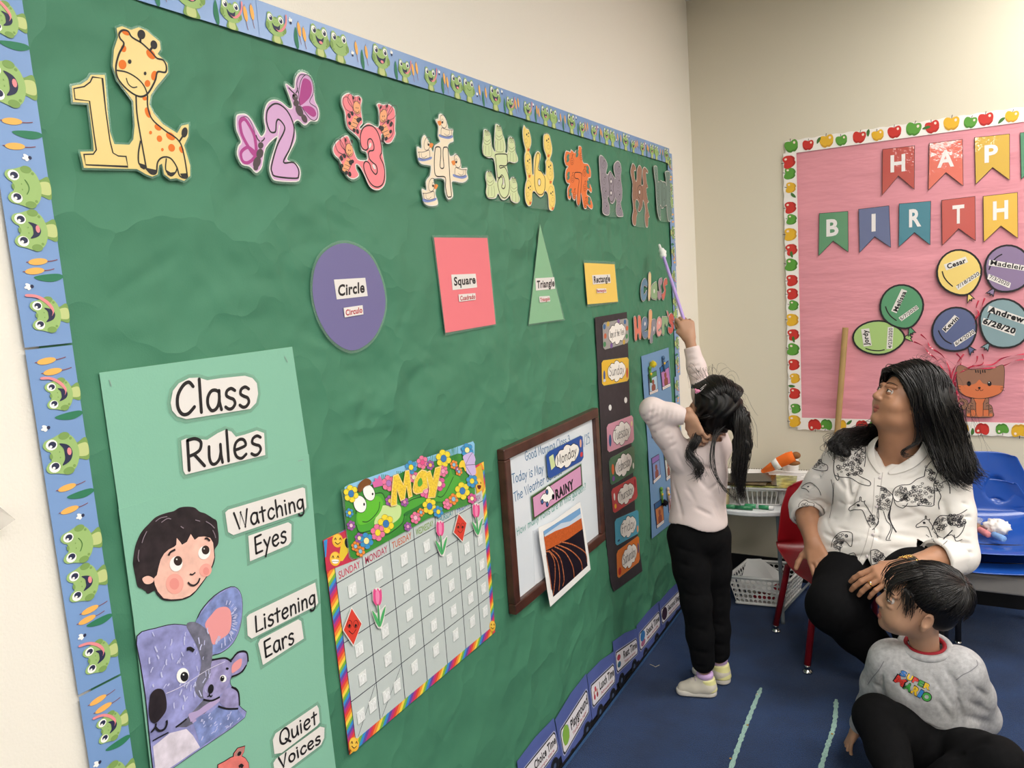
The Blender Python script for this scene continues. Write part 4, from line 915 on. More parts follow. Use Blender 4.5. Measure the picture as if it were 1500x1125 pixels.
pw = paint('cdb8e4', True); a.fill([1190,180,1230,150,1280,140,1305,200,1300,240,1310,330,1270,350,1225,320,1210,240], pw, True); a.line([1215,250,1250,180,1280,140], .9); a.line([1215,255,1300,250], .9); a.line([1215,260,1270,350], .9); a.fill([1155,250,1175,215,1205,215,1210,250,1220,300,1210,310,1195,275,1160,278], paint('f0cf3a', True), True); a.build('butterfly_print', T)
a.up(.0006)
Mp = [525,610,548,355,590,340,640,440,660,310,690,305,718,535,690,550,668,440,650,560,615,575,580,470,575,615,530,625]
ap = [728,470,745,390,775,330,810,300,850,312,862,460,820,480,815,500,760,515,735,500]; yp = [848,325,885,310,912,390,935,285,985,268,975,330,930,545,868,550,880,470]
ylw = mat('glittered_yellow_letters', 'f2c83a', .3, .5, noise=.25, nscale=260)
for q, hl_ in ((Mp, ()), (ap, ([772,400,800,370,815,420,790,450,770,440],)), (yp, ())):
    a.fill(q, paint('c9a020', True), grow=.0022); a.up(.0002); a.fill(q, paint('f7efc8'), grow=.0012); a.up(.0002); a.fill(q, ylw); 
    if hl_: a.up(.0002); a.fill(hl_[0], frg, True); a.lay -= .0002
    a.build('month_letter', T); a.lay -= .0004
# tulips and cards pinned on the grid
def tulip(cx, cy, s, lab):
    a = DA(.0145, 480, 640, 6.25); T = thing('tulip_cutout', lab, 'cut-out', a.p3(a.w(cx, cy), 0), 'tulip cut-outs on the calendar'); q = lambda *p: [(cx + p[i] * s, cy + p[i + 1] * s) for i in range(0, len(p), 2)]
    oo = [-38,-135,-10,-155,25,-150,35,-90,25,-35,12,-20,16,30,60,-15,62,10,45,110,30,160,5,155,-10,130,-35,60,-48,20,-15,50,5,40,-5,-15,-35,-60]
    a.fill(q(*oo), white, thick=.0005, grow=.0015); a.build('paper', T); a.up(.0003)
    a.fill(q(-36,-135,-22,-150,-12,-135,0,-155,14,-135,26,-150,34,-90,25,-35,5,-15,-20,-25,-36,-60), paint('e0508c'), True); a.up(.0002); a.fill(q(-18,-120,-2,-140,12,-110,10,-50,0,-25,-14,-50), paint('f08ab4'), True); a.build('flower', T)
    a.fill(q(-3,-20,6,-20,14,60,16,140,6,150,0,80), paint('3f9a5a'), True); a.fill(q(-46,22,-20,50,0,90,12,150,-8,128,-30,80), paint('4fae68'), True); a.fill(q(58,-10,60,10,46,80,22,150,16,120,34,40), paint('4fae68'), True); a.build('stem_and_leaves', T)
tulip(985, 920, 1.0, 'pink tulip cut-out below the fifth weekday name of the calendar'); tulip(1317, 750, .92, 'pink tulip cut-out in the top right square of the calendar')
a = DA(.0145, 440, 630, 2.272)
def tul2(): pass
tulip(408 + 0, 1555, 1.15, 'pink tulip cut-out in the second row of the calendar, right of the lower red diamond')
def diamond(a, pts, lab):
    cx = sum(pts[::2]) / 4; cy = sum(pts[1::2]) / 4; T = thing('diamond_card', lab, 'card', a.p3(a.w(cx, cy), 0), 'red diamond date cards'); a.fill(pts, white, thick=.0006, grow=.001); a.up(.0003); a.fill(pts, paint('d8402f'), grow=-.001); a.build('paper', T); a.up(.0003)
    k = (max(pts[::2]) - min(pts[::2])) / 120
    for s in (-1, 1): a.outline_ell(cx + s * 20 * k, cy - 18 * k, 15 * k, 24 * k, .9); a.ell(cx + s * 20 * k, cy - 8 * k, 7 * k, 10 * k, INK)
    a.line([cx - 25 * k, cy + 25 * k, cx, cy + 45 * k, cx + 22 * k, cy + 15 * k], .9); a.build('face_print', T)
diamond(DA(.0145, 480, 640, 6.25), [1152,697,1228,782,1190,955,1106,870], 'red diamond card near the top right of the calendar, between two tulips')
diamond(DA(.0145, 440, 630, 2.272), [152,588,186,640,158,713,124,662], 'red diamond card at the left edge of the calendar')

# ---- framed whiteboard ----
wood = mat('dark_walnut_frame', '4a2a20', 0.35, 0.5, noise=.35, nscale=25, coat=.2)
board = mat('whiteboard_surface', 'dfe6ec', 0.08, 0.5)
OQ = [(724, 655), (863, 601), (879, 790), (744, 896)]
IQ = [(739.5, 664.5), (858.5, 615), (871, 783), (755, 874.5)]
o_ = [onL(*p) for p in OQ]; i_ = [onL(*p) for p in IQ]
u0, u1 = (o_[0][0] + o_[3][0]) / 2, (o_[1][0] + o_[2][0]) / 2; z1, z0 = (o_[0][1] + o_[1][1]) / 2, (o_[2][1] + o_[3][1]) / 2
T = thing('framed_whiteboard', 'whiteboard in a dark wood frame hung on the green board, with blue handwriting', 'whiteboard', (0, (u0 + u1) / 2, (z0 + z1) / 2))
fw, fd = .030, .028
for p in (((.004, u0, z1 - fw), (fd, u1, z1)), ((.004, u0, z0), (fd, u1, z0 + fw)), ((.004, u0, z0 + fw), (fd, u0 + fw, z1 - fw)), ((.004, u1 - fw, z0 + fw), (fd, u1, z1 - fw))):
    m = MB(); m.box(*p, wood); bevel(m.build('frame_rail', T), .003, 2)
m = MB(); m.box((.006, u0 + fw, z0 + fw), (.015, u1 - fw, z1 - fw), board); m.build('writing_surface', T)
a = DA(.0153, 700, 580, 3.516); bl, bg = paint('2f6f9c'), paint('3f9a8c')
q = DA(.0153, 420, 320, 3.0)
hand_text(q, 'Good Morning Class 3', (1028, 1064), (1228, 985), (1022, 1026), 1.7, bl)
hand_text(q, '5/25', (1276, 1006), (1316, 984), (1272, 962), 1.8, bl)
hand_text(a, 'Today is May', (152, 450), (316, 392), (148, 402), 1.9, bl)
hand_text(a, 'The Weather outside', (162, 545), (412, 395), (156, 500), 1.9, bl)
hand_text(a, 'How many rows are in this garden?', (176, 718), (536, 478), (172, 680), 1.6, bg)
tag(q.build('handwriting', T), kind='stuff'); tag(a.build('handwriting', T), kind='stuff')
# day magnet, weather card, photo print
def badge(crop, quad, col, word, wmm, lay, lab, extra=None, txt_m=None, name='day_card', cat='card', group='weekday cards', tb_=None, plaque=.12):
    """rounded rectangular card with a scalloped white plaque and a hand-lettered word; quad tl,tr,br,bl in crop coordinates"""
    a = quad_art([(crop[0] + quad[i] / crop[2], crop[1] + quad[i + 1] / crop[2]) for i in range(0, 8, 2)], lay)
    T = thing(name, lab, cat, a.p3(a.w(.5, .5), 0), group)
    r = .06; rnd = [r,0, 1-r,0, 1,r*1.6, 1,1-r*1.6, 1-r,1, r,1, 0,1-r*1.6, 0,r*1.6]
    a.fill(rnd, lam, grow=.0015); a.up(.0003); a.fill(rnd, paint(col, True), thick=.0008); a.build('card', T); a.up(.0003)
    if extra: extra(a); a.build('pictures', T); a.up(.0003)
    L_, R2, t_, b_ = .2, .84, .14, .88
    pl = [L_,.5, L_+.03,.32, L_+.09,.25, L_+.14,.17, L_+.24,.2, .45,t_, .52,.08, .6,t_, R2-.2,.2, R2-.12,.17, R2-.06,.25, R2-.01,.32, R2+.03,.5, R2-.01,.68, R2-.06,.76, R2-.12,.84, R2-.2,.8, .6,b_, .52,.93, .45,b_, L_+.24,.8, L_+.14,.84, L_+.09,.76, L_+.03,.68]
    a.fill(pl, INK, True, grow=.0022, n=3); a.up(.0002); a.fill(pl, paint('f0ece4'), True, n=3); a.build('plaque', T); a.up(.0003)
    tb_ = tb_ or (.235, .815, .66, .30)
    hand_text(a, word, (tb_[0], tb_[2]), (tb_[1], tb_[2]), (tb_[0], tb_[3]), wmm); a.build('lettering', T); return T
badge((700, 580, 3.516), [318,292,508,198,514,326,330,428], '2450a0', 'Monday', 2.2, .021, 'blue day card on the whiteboard', lambda a: (a.fill([.06,.2,.17,.17,.2,.65,.09,.72], paint('cfdca0')), a.ell(.93, .3, .03, .16, paint('e0a890')), a.ell(.94, .75, .04, .1, paint('c83a3a'))), group=None, tb_=(.24, .80, .66, .30))
a = DA(.0185, 700, 580, 3.516); T = thing('weather_card', 'pink weather card with a raining cloud and black capitals, under the blue day card', 'card', a.p3(a.w(380, 480), 0))
a.fill([242,512,506,345,514,463,252,640], lam, grow=.001); a.up(.0003); a.fill([244,515,505,348,512,460,254,637], paint('4a6a3c'), thick=.0006); a.up(.0003); a.fill([250,518,502,355,508,457,258,628], INK); a.up(.0002); a.fill([253,521,500,360,505,455,261,622], paint('d79abf', True)); a.build('card', T); a.up(.0003)
type_text(a, 'RAINY', (372, 532), (466, 472), (367, 482), INK, .05)
cl = [292,530,305,505,318,500,320,475,335,462,350,478,362,500,360,520,340,535,330,560,315,540,300,548]; a.fill(cl, INK, True, grow=.002); a.up(.0002); a.fill(cl, eyew, True)
a.up(.0002)
for e in ((300, 542), (326, 555), (357, 517), (325, 492)): a.ell(e[0], e[1], 7, 15, INK); a.up(.0001); a.ell(e[0], e[1], 4, 9, paint('3a6ab0')); a.lay -= .0001
a.build('lettering_and_cloud', T)
# photograph print taped over the lower frame, standing proud of the board
a = DA(.031, 700, 580, 3.516); T = thing('photo_print', 'photo print of ploughed red field rows hanging over the lower frame of the whiteboard', 'photo', a.p3(a.w(400, 800), 0))
def field_tex():
    m = mat('ploughed_field_print', 'a8502e', 0.25, .5); ns, ln, b = nodes(m)
    tc = ns.new('ShaderNodeTexCoord'); n = ns.new('ShaderNodeTexNoise'); n.inputs['Scale'].default_value = 160; n.inputs['Detail'].default_value = 5; ln.new(tc.outputs['Object'], n.inputs['Vector'])
    r = ns.new('ShaderNodeValToRGB'); ln.new(n.outputs['Fac'], r.inputs['Fac']); r.color_ramp.elements[0].position = .35; r.color_ramp.elements[1].position = .65
    r.color_ramp.elements[0].color = lin('8a3e1e'); r.color_ramp.elements[1].color = lin('d8875a'); ln.new(r.outputs[0], b.inputs['Base Color']); return m
fld = field_tex()
a.fill([262,672,340,640,474,545,482,543,500,640,525,800,536,888,325,1078,310,1000,290,860,272,760], paint('f4f3f0', True), thick=.0006); a.build('paper', T); a.up(.0003)
a.fill([288,692,480,572,520,868,340,1028,312,880], mat('dark_furrows', '221a24', .25, .5)); a.up(.0002); a.fill([288,692,480,572,487,628,430,650,296,728], paint('7aaad8', True)); a.up(.0002); a.fill([292,712,380,650,430,640,485,600,488,628,420,665,330,712,296,728], paint('cfdcea', True)); a.up(.0002)
a.fill([290,722,350,690,420,665,486,624,492,680,420,730,300,790], mat('red_field_crest', 'c8602e', .25, .5, noise=.15, nscale=200)); a.build('picture', T); a.up(.0002)
for st_ in ([300,795,322,800,345,850,348,930,338,1020],[330,785,375,830,395,930,388,972],[345,770,400,800,440,870,448,930],[360,760,430,790,480,840,492,890],[372,745,440,760,505,800,516,850],[302,812,312,870,322,930,330,990],[316,790,358,840,372,920,368,995]):
    a.line(st_, [.8 + k * .22 for k in range(21)][:0] or 3.0, fld)
tag(a.build('furrow_rows', T), kind='stuff')
a = DA(.0158, 700, 580, 3.516); T = thing('paper_sheet', 'white paper sheet behind the photo print on the whiteboard', 'paper', a.p3(a.w(280, 850), 0))
a.fill([258,690,300,672,330,900,305,955,268,965], paint('dfe4ea', True), thick=.0005); a.build('paper', T)

# ---- days of the week chart ----
blackp = mat('black_chart_card', '3a3438', 0.6, .3, noise=.12, nscale=40)
a = Art('L', 0, 0, 1, .009); T = thing('weekday_chart', 'long black card strip with a column of weekday cards, right of the whiteboard', 'chart', a.p3(a.w(903, 660), 0))
lft = [(868, 465), (875, 600), (879, 700), (884, 780), (891, 850), (896, 866)]
sc_ = []
for k in range(len(lft) - 1):
    (xa, ya), (xb, yb) = lft[k], lft[k + 1]; n__ = max(2, int((yb - ya) / 6))
    for j in range(n__):
        t = j / n__; sc_.append((xa + (xb - xa) * t - (.8 if j % 2 and yb > 700 else 0), ya + (yb - ya) * t))
a.fill([c for p in sc_ for c in p] + [896,866,938,836,928,760,921,640,915,457], blackp, thick=.0008); a.build('card_strip', T)
a.up(.0006); vel = paint('e8e8e4')
a.ell(890, 597, 2.2, 4.4, vel); a.ell(913, 586, 2.2, 4.4, vel); a.build('hook_dots', T)
DC = (860, 380, 2.25)
def nb(dots):
    def f(a):
        for x, y, rx, ry, c in dots: a.ell(x, y, rx, ry, paint(c))
    return f
dd = [([41,210,126,194,128,274,44,299], '9c9a98', 'Days of the Week', 'patterned grey heading card at the top of the black weekday strip', [(x / 10, y / 4, .05, .1, c) for x, y, c in ((0.6, .6, '3a6a9a'), (.8, 2, 'c86a4a'), (.5, 3.2, '4a8a5a'), (2, .3, 'c8a84a'), (8.6, .5, '3a6a9a'), (9.4, 1.6, 'c86a4a'), (9.2, 2.9, '4a8a5a'), (8, 3.7, 'c8a84a'), (3, 3.7, '7a5a9a'), (6, .25, '7a5a9a'))]),
      ([38,334,128,322,128,400,40,417], 'e6b92e', 'Sunday', 'yellow weekday card on the black strip', [(.08, .6, .035, .2, '3a5a9a'), (.08, .8, .05, .06, 'c0c8d0'), (.93, .65, .03, .22, 'c83a3a')]),
      ([55,545,142,512,146,600,58,637], 'd795aa', 'Tuesday', 'pink weekday card on the black strip', [(.1, .6, .045, .22, '2f5a8a'), (.93, .3, .03, .1, 'e8d8a0')]),
      ([62,658,146,612,150,697,68,745], '3a6a4a', 'Wednesday', 'green weekday card on the black strip', [(.12, .45, .05, .2, 'd86a3a'), (.12, .8, .05, .1, '7a4a9a'), (.92, .75, .03, .12, 'e8e8e0')]),
      ([70,758,152,712,158,785,77,838], 'c23a40', 'Thursday', 'red weekday card on the black strip', [(.09, .35, .03, .15, 'f0f0ec'), (.1, .75, .04, .1, 'e8b83a'), (.93, .3, .04, .2, 'a82a3a')]),
      ([82,857,160,823,163,900,85,944], '4fa3bf', 'Friday', 'light blue weekday card on the black strip', [(.93, .8, .04, .15, 'e0a070'), (.12, .85, .05, .04, '2a4a6a')]),
      ([88,962,162,908,165,994,91,1052], 'dd7628', 'Saturday', 'orange weekday card at the bottom of the black strip', [(.1, .78, .06, .14, 'b8302a'), (.94, .45, .03, .2, '2f5a8a')])]
for q_, c_, w_, l_, d__ in dd: badge(DC, q_, c_, w_, 1.25 if 'Week' in w_ else 1.8, .0108, l_, nb(d__), tb_=(.235, .825, .62, .37) if 'Week' in w_ else None)

# ---- class helper's lettering ----
def letter(ch, pts, col, hole=None, base=.011):
    a = DA(base, 915, 395, 9.375); cx = sum(pts[::2]) / len(pts[::2]); cy = sum(pts[1::2]) / len(pts[1::2])
    T = thing('letter_cutout', ch, 'letter', a.p3(a.w(cx, cy), 0), 'heading letters on the green board')
    a.fill(pts, white, True, thick=.0008, grow=.0022, n=4); a.up(.0003); q = a.fill(pts, paint(col), True, n=4); a.up(.0002); a.ribbon(q, .0012, INK, True); a.up(.0002)
    if hole: a.fill(hole, white, True)
    a.build('paper', T)
lc = lambda c, w_: f'{c} cut-out paper letter of the upper heading word, {w_}'
letter(lc('blue', 'its first'), [265,145,235,125,200,180,185,280,190,380,215,430,255,400,270,330,265,290,240,340,225,335,222,250,240,215,270,240,275,190], '6a8fa8')
letter(lc('cream', 'tall and narrow, its second'), [293,60,325,60,322,240,312,405,290,405,292,240], 'e8cf9a')
letter(lc('sage green', 'its third'), [405,180,370,185,335,230,325,320,335,390,370,405,405,405,412,300], '8fae84', [362,270,375,280,372,320,360,320])
letter(lc('mauve', 'its fourth'), [475,120,440,140,430,200,440,270,450,310,420,300,415,360,435,410,465,380,470,300,455,220,470,200,485,160], 'a58a98')
letter(lc('red', 'its last'), [545,125,510,140,495,220,510,290,490,330,472,340,480,400,500,415,520,360,530,280,520,220,550,200], 'c8685a')
lh = lambda c, w_: f'{c} cut-out paper letter of the lower heading word, {w_}'
letter(lh('coral', 'the tall first one'), [90,660,120,660,130,790,148,800,145,650,180,650,188,800,188,940,165,945,155,880,135,890,130,960,105,965,95,800], 'e0806c')
letter(lh('slate blue', 'its second'), [240,655,205,700,198,820,215,920,250,945,280,900,275,840,250,855,232,840,270,790,275,690], '6a7f98', [240,715,250,740,240,775,230,750])
letter(lh('peach', 'tall and narrow, its third'), [300,575,340,575,330,760,310,930,285,930,295,740], 'e4a878')
letter(lh('grey', 'with a hanging tail, its fourth'), [345,690,390,690,395,760,385,860,350,900,348,990,315,990,328,850,330,740], '8b8a94', [362,780,372,800,362,850,356,820])
letter(lh('pale pink', 'its fifth'), [440,650,410,700,402,800,410,890,435,915,465,880,462,820,440,850,425,830,465,780,470,690], 'e2a09a', [436,705,444,725,438,755,430,735])
letter(lh('sage green', 'its sixth'), [480,655,510,650,555,655,558,740,535,770,520,730,510,780,510,880,480,885,478,760], '8fae84')
letter(lh('pink', 'the small mark before the last letter'), [545,570,565,590,570,650,558,640], 'd8807a')
letter(lh('red', 'its last'), [605,600,575,640,575,720,600,760,605,800,590,800,565,790,565,850,595,880,625,850,640,780,625,710,610,680,640,710,638,640], 'c45a52')

# ---- helpers chart of pegged pockets ----
chb = mat('blue_chart_card', '6f96bf', 0.5, .35)
a = DA(.009, 930, 500, 3.886); T = thing('helper_chart', 'long blue card strip with clipped picture pockets near the right end of the board', 'chart', a.p3(a.w(120, 500), 0))
a.fill([24,85,180,35,200,350,230,700,215,1020,85,1122,78,900,60,560,40,300], chb, thick=.0008); a.build('card_strip', T)
def pocket(q, head, body, lab, clip=None, pom=None):
    a = DA(.0115, 930, 500, 3.886); T = thing('picture_pocket', lab, 'card', a.p3(a.w((q[0] + q[4]) / 2, (q[1] + q[5]) / 2), 0), 'picture pockets on the blue strip')
    a.fill(q, paint('3a3f58'), thick=.0045); a.up(.0003); m_ = lambda s, t: tuple((1 - s) * (1 - t) * q[i] + s * (1 - t) * q[2 + i] + s * t * q[4 + i] + (1 - s) * t * q[6 + i] for i in (0, 1))
    f = lambda *p: [c for i in range(0, len(p), 2) for c in m_(p[i], p[i + 1])]
    a.fill(f(.04,.02,.96,.02,.96,.22,.04,.22), paint(head)); a.fill(f(.08,.25,.94,.25,.94,.86,.08,.86), paint(body)); a.fill(f(.04,.88,.96,.88,.96,.99,.04,.99), paint('e8e4e0')); a.up(.0002)
    a.fill(f(.38,.36,.58,.36,.62,.5,.56,.56,.7,.62,.68,.84,.3,.84,.3,.62,.42,.56,.36,.5), paint('8a4a3c'), True); a.fill(f(.3,.6,.7,.6,.66,.75,.34,.75), paint('c84a4a')); a.line(f(.1,.935,.9,.935), .9, paint('8a3a3a'), sm=False); a.build('card', T)
    if clip:
        b_ = MB(); x, y = clip[0]; p = Vector(a.p3(a.w(x, y), .016)); b_.tube([p, p + Vector((.002, .001, -.05))], [.006, .004], paint(clip[1]), 8); b_.ball(p + Vector((0, 0, .008)), (.007, .009, .009), paint(clip[1]), 10, 6); b_.ball(p + Vector((.004, 0, -.015)), (.004, .008, .006), paint('e8b83a'), 8, 5); b_.build('character_clip', T, True)
    if pom:
        b_ = MB(); p = Vector(a.p3(a.w(*pom[0]), .024)); pm = mat('pom_' + pom[1], pom[1], .9, .1, bump=1, bscale=400); rr = random.Random(3)
        b_.ball(p, .012, pm, 12, 8)
        for k in range(60):
            v = Vector((rr.gauss(0, 1), rr.gauss(0, 1), rr.gauss(0, 1))).normalized(); b_.tube([p + v * .009, p + v * .0165], [.0016, .0006], pm, 4)
        b_.build('pom_pom', T, True)
pocket([60,190,108,165,118,285,68,305], '4a8a4a', 'a8c8d8', 'picture pocket with a fluffy yellow pom-pom, top left of the blue strip', ((64, 165), '5a8a3a'), ((72, 130), 'e8d23a'))
pocket([128,150,176,110,190,255,142,278], '2f6fa8', 'b87ab8', 'picture pocket with a blue head clip, top right of the blue strip', ((142, 105), '4a6a8a'))
pocket([76,460,130,420,140,500,84,552], 'd87a9a', 'd88aa8', 'pink picture pocket half hidden behind the bent elbow', None)
pocket([80,665,122,640,134,770,90,812], '8a6ab0', '7a8fc0', 'purple-topped picture pocket in the middle of the blue strip')
pocket([150,640,185,620,195,770,165,795], '8ab83a', 'c8d0c8', 'green picture pocket with a dark pom-pom beside the back of the shirt', ((150, 600), '4a7a6a'), ((172, 655), '1e1a20'))
pocket([95,925,145,890,152,1030,110,1065], '2f5a8a', 'c07a4a', 'picture pocket with a black pom-pom at the bottom of the blue strip', ((130, 850), '6a9a3a'), ((139, 917), '1e1a20'))
pocket([172,880,190,870,196,960,180,975], 'a8a8c8', 'c0a8b0', 'narrow sliver of a picture pocket at the hem of the shirt', ((168, 850), 'd8b8a0'))

# ---- train of schedule cards along the bottom of the board ----
tb1 = mat('periwinkle_card', '5a68a8', 0.3, .45, noise=.06, nscale=12); BLW = paint('17171c')
def train(quad, word, sub, lab, pic, wheels):
    """quad: tl,tr,br,bl px; the white label fills the middle"""
    a = quad_art(quad, .0095); T = thing('train_card', lab, 'card', a.p3(a.w(.5, .5), 0), 'train wagon schedule cards')
    a.fill([0,.02,.5,-.04,1,0,1,1,0,1], tb1, thick=.0008); a.up(.0003); a.build('wagon_card', T)
    for cx in wheels:
        b_ = Art('L', base=.0118); c = a.w(cx, 1.02); r = .026
        b_.xf = lambda X, Y: (c[0] + X, c[1] + Y); b_.ell(0, 0, r, r, BLW, n=20, thick=.001); b_.up(.0003); b_.outline_ell(0, 0, r * .95, r * .95, .8, paint('5a5a62')); b_.ell(0, 0, r * .36, r * .36, paint('4a5a78'), n=12); b_.build('wheel', T)
    rr_ = lambda x0, y0, x1, y1, e=.03: [x0+e,y0, x1-e,y0, x1,y0+e*2, x1,y1-e*2, x1-e,y1, x0+e,y1, x0,y1-e*2, x0,y0+e*2]
    a.fill(rr_(.05, .27, .97, .80), paint('b8bcd8')); a.up(.0002); a.fill(rr_(.06, .29, .96, .78), BLW); a.up(.0002); a.fill(rr_(.075, .32, .945, .75), paint('e9e6ea')); a.up(.0002); a.build('label', T)
    for x, y, rx, ry, c in pic: a.ell(x, y, rx, ry, paint(c))
    a.build('picture', T); a.up(.0002)
    type_text(a, word, (.36, .57), (.93, .57), (.36, .38), INK, .03); type_text(a, sub, (.38, .70), (.86, .70), (.38, .63), red, .005); a.build('lettering', T)
kid = lambda x, y, c: [(x, y, .03, .06, c), (x, y - .09, .022, .045, 'c89a7a')]
train([(753,1113),(807,1051),(818,1105),(762,1185)], 'Choice Time', 'Tiempo libre', 'blue wagon card at the bottom edge of the frame, first of the train', [(.16, .55, .06, .14, 'b8806a'), (.26, .6, .05, .1, 'c83a3a')], (.25, .8))
train([(809,1052),(855,986),(863,1052),(822,1128)], 'Playground', 'Tiempo de jugar', 'blue wagon card with a green playground picture', [(.2, .5, .1, .18, '8ab84a'), (.2, .42, .1, .08, '7aaad0')] + kid(.15, .6, 'd8b83a') + kid(.26, .58, 'c86a3a'), (.28, .8))
train([(856,986),(895,954),(900,1008),(864,1054)], 'Lunch Time', 'Almuerzo', 'blue wagon card with a picture of red figures eating', kid(.16, .6, 'c83a4a') + kid(.26, .6, 'a83a4a') + [(.21, .45, .03, .06, 'd84a5a')], (.28, .8))
train([(894,938),(929,920),(933,965),(899,1002)], 'Rest Time', 'Tiempo de dormir', 'blue wagon card with two resting figures', [(.17, .45, .07, .07, 'b84a5a'), (.17, .62, .07, .07, '3a6a8a')], (.2, .75))
train([(929,915),(962,880),(966,925),(933,968)], 'Snack Time', 'Merienda', 'blue wagon card with a small blue picture, second to last before the black trousers', [(.2, .45, .1, .14, '3a7ab8'), (.2, .64, .09, .09, 'b06a8a')], (.25, .75))
train([(961,882),(993,850),(995,893),(966,926)], 'Second Step', 'Segundo paso', 'blue wagon card with a dark portrait, last of the train beside the black trousers', [(.2, .52, .12, .2, '3a2438'), (.22, .5, .05, .1, '8a4a4a')], (.25, .75))
# plastic pouch at the left edge of the frame
pm_ = mat('clear_plastic_pouch', 'd8d4cc', 0.1, .6, alpha=.55)
m = MB(); c0 = onL(-25, 735); c1 = onL(7, 780)
m.add([(.004, c0[0], c0[1]), (.022, c1[0] - .012, c0[1] - .006), (.03, c1[0], c1[1] + .02), (.008, c0[0], c1[1]), (.002, c1[0] - .02, c1[1])], [(0, 1, 2, 4), (0, 4, 3)], pm_)
m.box((.0, c0[0], c1[1]), (.014, c1[0] - .018, c0[1]), pm_)
o = m.build('plastic_pouch'); bevel(o, .004, 2); tag(o, 'clear plastic pouch on the white wall at the left edge of the frame', 'pouch')
# ---------------- birthday board on the far wall ----------------
pinkp = mat('pink_butcher_paper', 'dd949f', 0.7, 0.3, noise=.03, nscale=5)
ns, ln, b = nodes(pinkp)
tc = ns.new('ShaderNodeTexCoord'); n = ns.new('ShaderNodeTexNoise'); n.inputs['Scale'].default_value = 5; n.inputs['Detail'].default_value = 4
mp = ns.new('ShaderNodeMapping'); mp.inputs['Scale'].default_value = (.5, 1, 2.2); ln.new(tc.outputs['Object'], mp.inputs[0]); ln.new(mp.outputs[0], n.inputs['Vector'])
bp = ns.new('ShaderNodeBump'); bp.inputs['Strength'].default_value = .6; bp.inputs['Distance'].default_value = .02; ln.new(n.outputs['Fac'], bp.inputs['Height']); ln.new(bp.outputs['Normal'], b.inputs['Normal'])
x0, z1_ = .462, 1.970; z0_ = .790; X1 = 2.3
xx, zz_ = np.meshgrid(np.linspace(x0 - .03, X1, 90), np.linspace(z0_ - .02, z1_ + .03, 50), indexing='ij')
hh = .002 + .0012 * np.sin(zz_ * 8 + xx * 1.5) * np.sin(xx * 3 + 1)
vs_ = [(float(x), D - float(h), float(z)) for x, h, z in zip(xx.ravel(), hh.ravel(), zz_.ravel())]
fs_ = [(i * 50 + j, i * 50 + j + 1, (i + 1) * 50 + j + 1, (i + 1) * 50 + j) for i in range(89) for j in range(49)]
tb = thing('birthday_board', 'pink paper board on the far wall', 'board', (1.2, D, 1.4)); meshobj('pink_paper', vs_, fs_, pinkp, tb, smooth=True)
# apple trimmer: scalloped strips with apple prints
appw = mat('trimmer_white', 'f1ece6', .35, .4)
def local_f(lay=.0006):
    a = Art('L', base=lay); a.xf = lambda X, Y: (X / 1000, Y / 1000); return a
def apple(col, dk, name='apple_print'):
    a = local_f(); a.fill([-6,46,-16,47,-22,40,-23,28,-18,12,-8,4,0,6,8,4,18,12,23,28,22,40,16,47,6,46,0,43], paint(col), True); a.up(.0002); a.fill([-18,14,-8,4,0,6,8,4,18,12,20,18,8,11,0,12,-8,11,-19,20], paint(dk), True); a.ell(12, 36, 4, 5, paint('f3dccb'), n=10); a.line([0, 43, 2, 54], 1.8, paint('3a2418'), sm=False); return a.mb.build(name)
def leafp():
    a = local_f(); a.fill([0,0,8,4,16,14,18,24,8,22,1,12], paint('3f6f2f'), True); return a.mb.build('leaf_print')
AP = {'r': apple('c8322a', 'a8241f'), 'g': apple('5a9a38', '457d2a'), 'y': apple('e2b02c', 'c8962a'), 'l': leafp()}; usedF = set()
pat = 'grlygrlyrglrygrly'
def apple_strip(org_, ang, length, label, phase=0, wd=.054):
    t = thing('apple_border_strip', label, 'border', org_, 'apple border strips')
    t.rotation_euler = (0, 0, -math.pi / 2); t.rotation_mode = 'XYZ'
    # local frame: art x -> along, art y -> out; built on local (off, x, y), turned to face the room
    M = Matrix(((0, math.cos(ang), -math.sin(ang)), (-1, 0, 0), (0, math.sin(ang), math.cos(ang))))
    t.rotation_euler = M.to_euler(); 
    N = max(8, int(length / .012)); pts = []
    for i in range(N + 1):
        x = length * i / N; pts.append((x, wd + .004 * math.sin(x / .058 * math.pi * 2 * .5) ** 2))
    vs, fs = [], []
    for x, y in pts: vs += [(-.0004, x, 0), (0, x, 0), (0, x, y), (-.0004, x, y)]
    for i in range(len(pts) - 1):
        for j in range(3): fs.append((4 * i + j, 4 * i + 4 + j, 4 * i + 5 + j, 4 * i + 1 + j))
    me = bpy.data.meshes.new('strip_paper'); me.from_pydata(vs, [], fs); me.materials.append(appw); o = bpy.data.objects.new('strip_paper', me); C.objects.link(o); o.parent = t
    x = .026; k = phase
    while x < length - .02:
        key = pat[k % len(pat)]; k += 1
        if key in usedF: o = AP[key].copy(); C.objects.link(o)
        else: o = AP[key]; usedF.add(key)
        o.parent = t; s = .86 + .1 * math.sin(k * 2.1)
        if key == 'l': o.location = (0.0004, x - .016, .006 + .02 * (k % 2)); o.rotation_euler = (math.sin(k) * .8, 0, 0); x += .020
        else: o.location = (0.0002 * (k % 3), x + .006, .001); o.rotation_euler = (math.sin(k * 1.7) * .22, 0, 0); o.scale = (1, s * 1.27, s * 1.24); x += .060
    return t
yb = D - .0062
apple_strip((x0 - .045, yb, z1_ - .004), 0, .88, 'scalloped apple-printed strip along the top of the pink board, left end')
apple_strip((x0 + .835, yb - .0006, z1_ - .004), 0, .9, 'scalloped apple-printed strip along the top of the pink board, right end', 5)
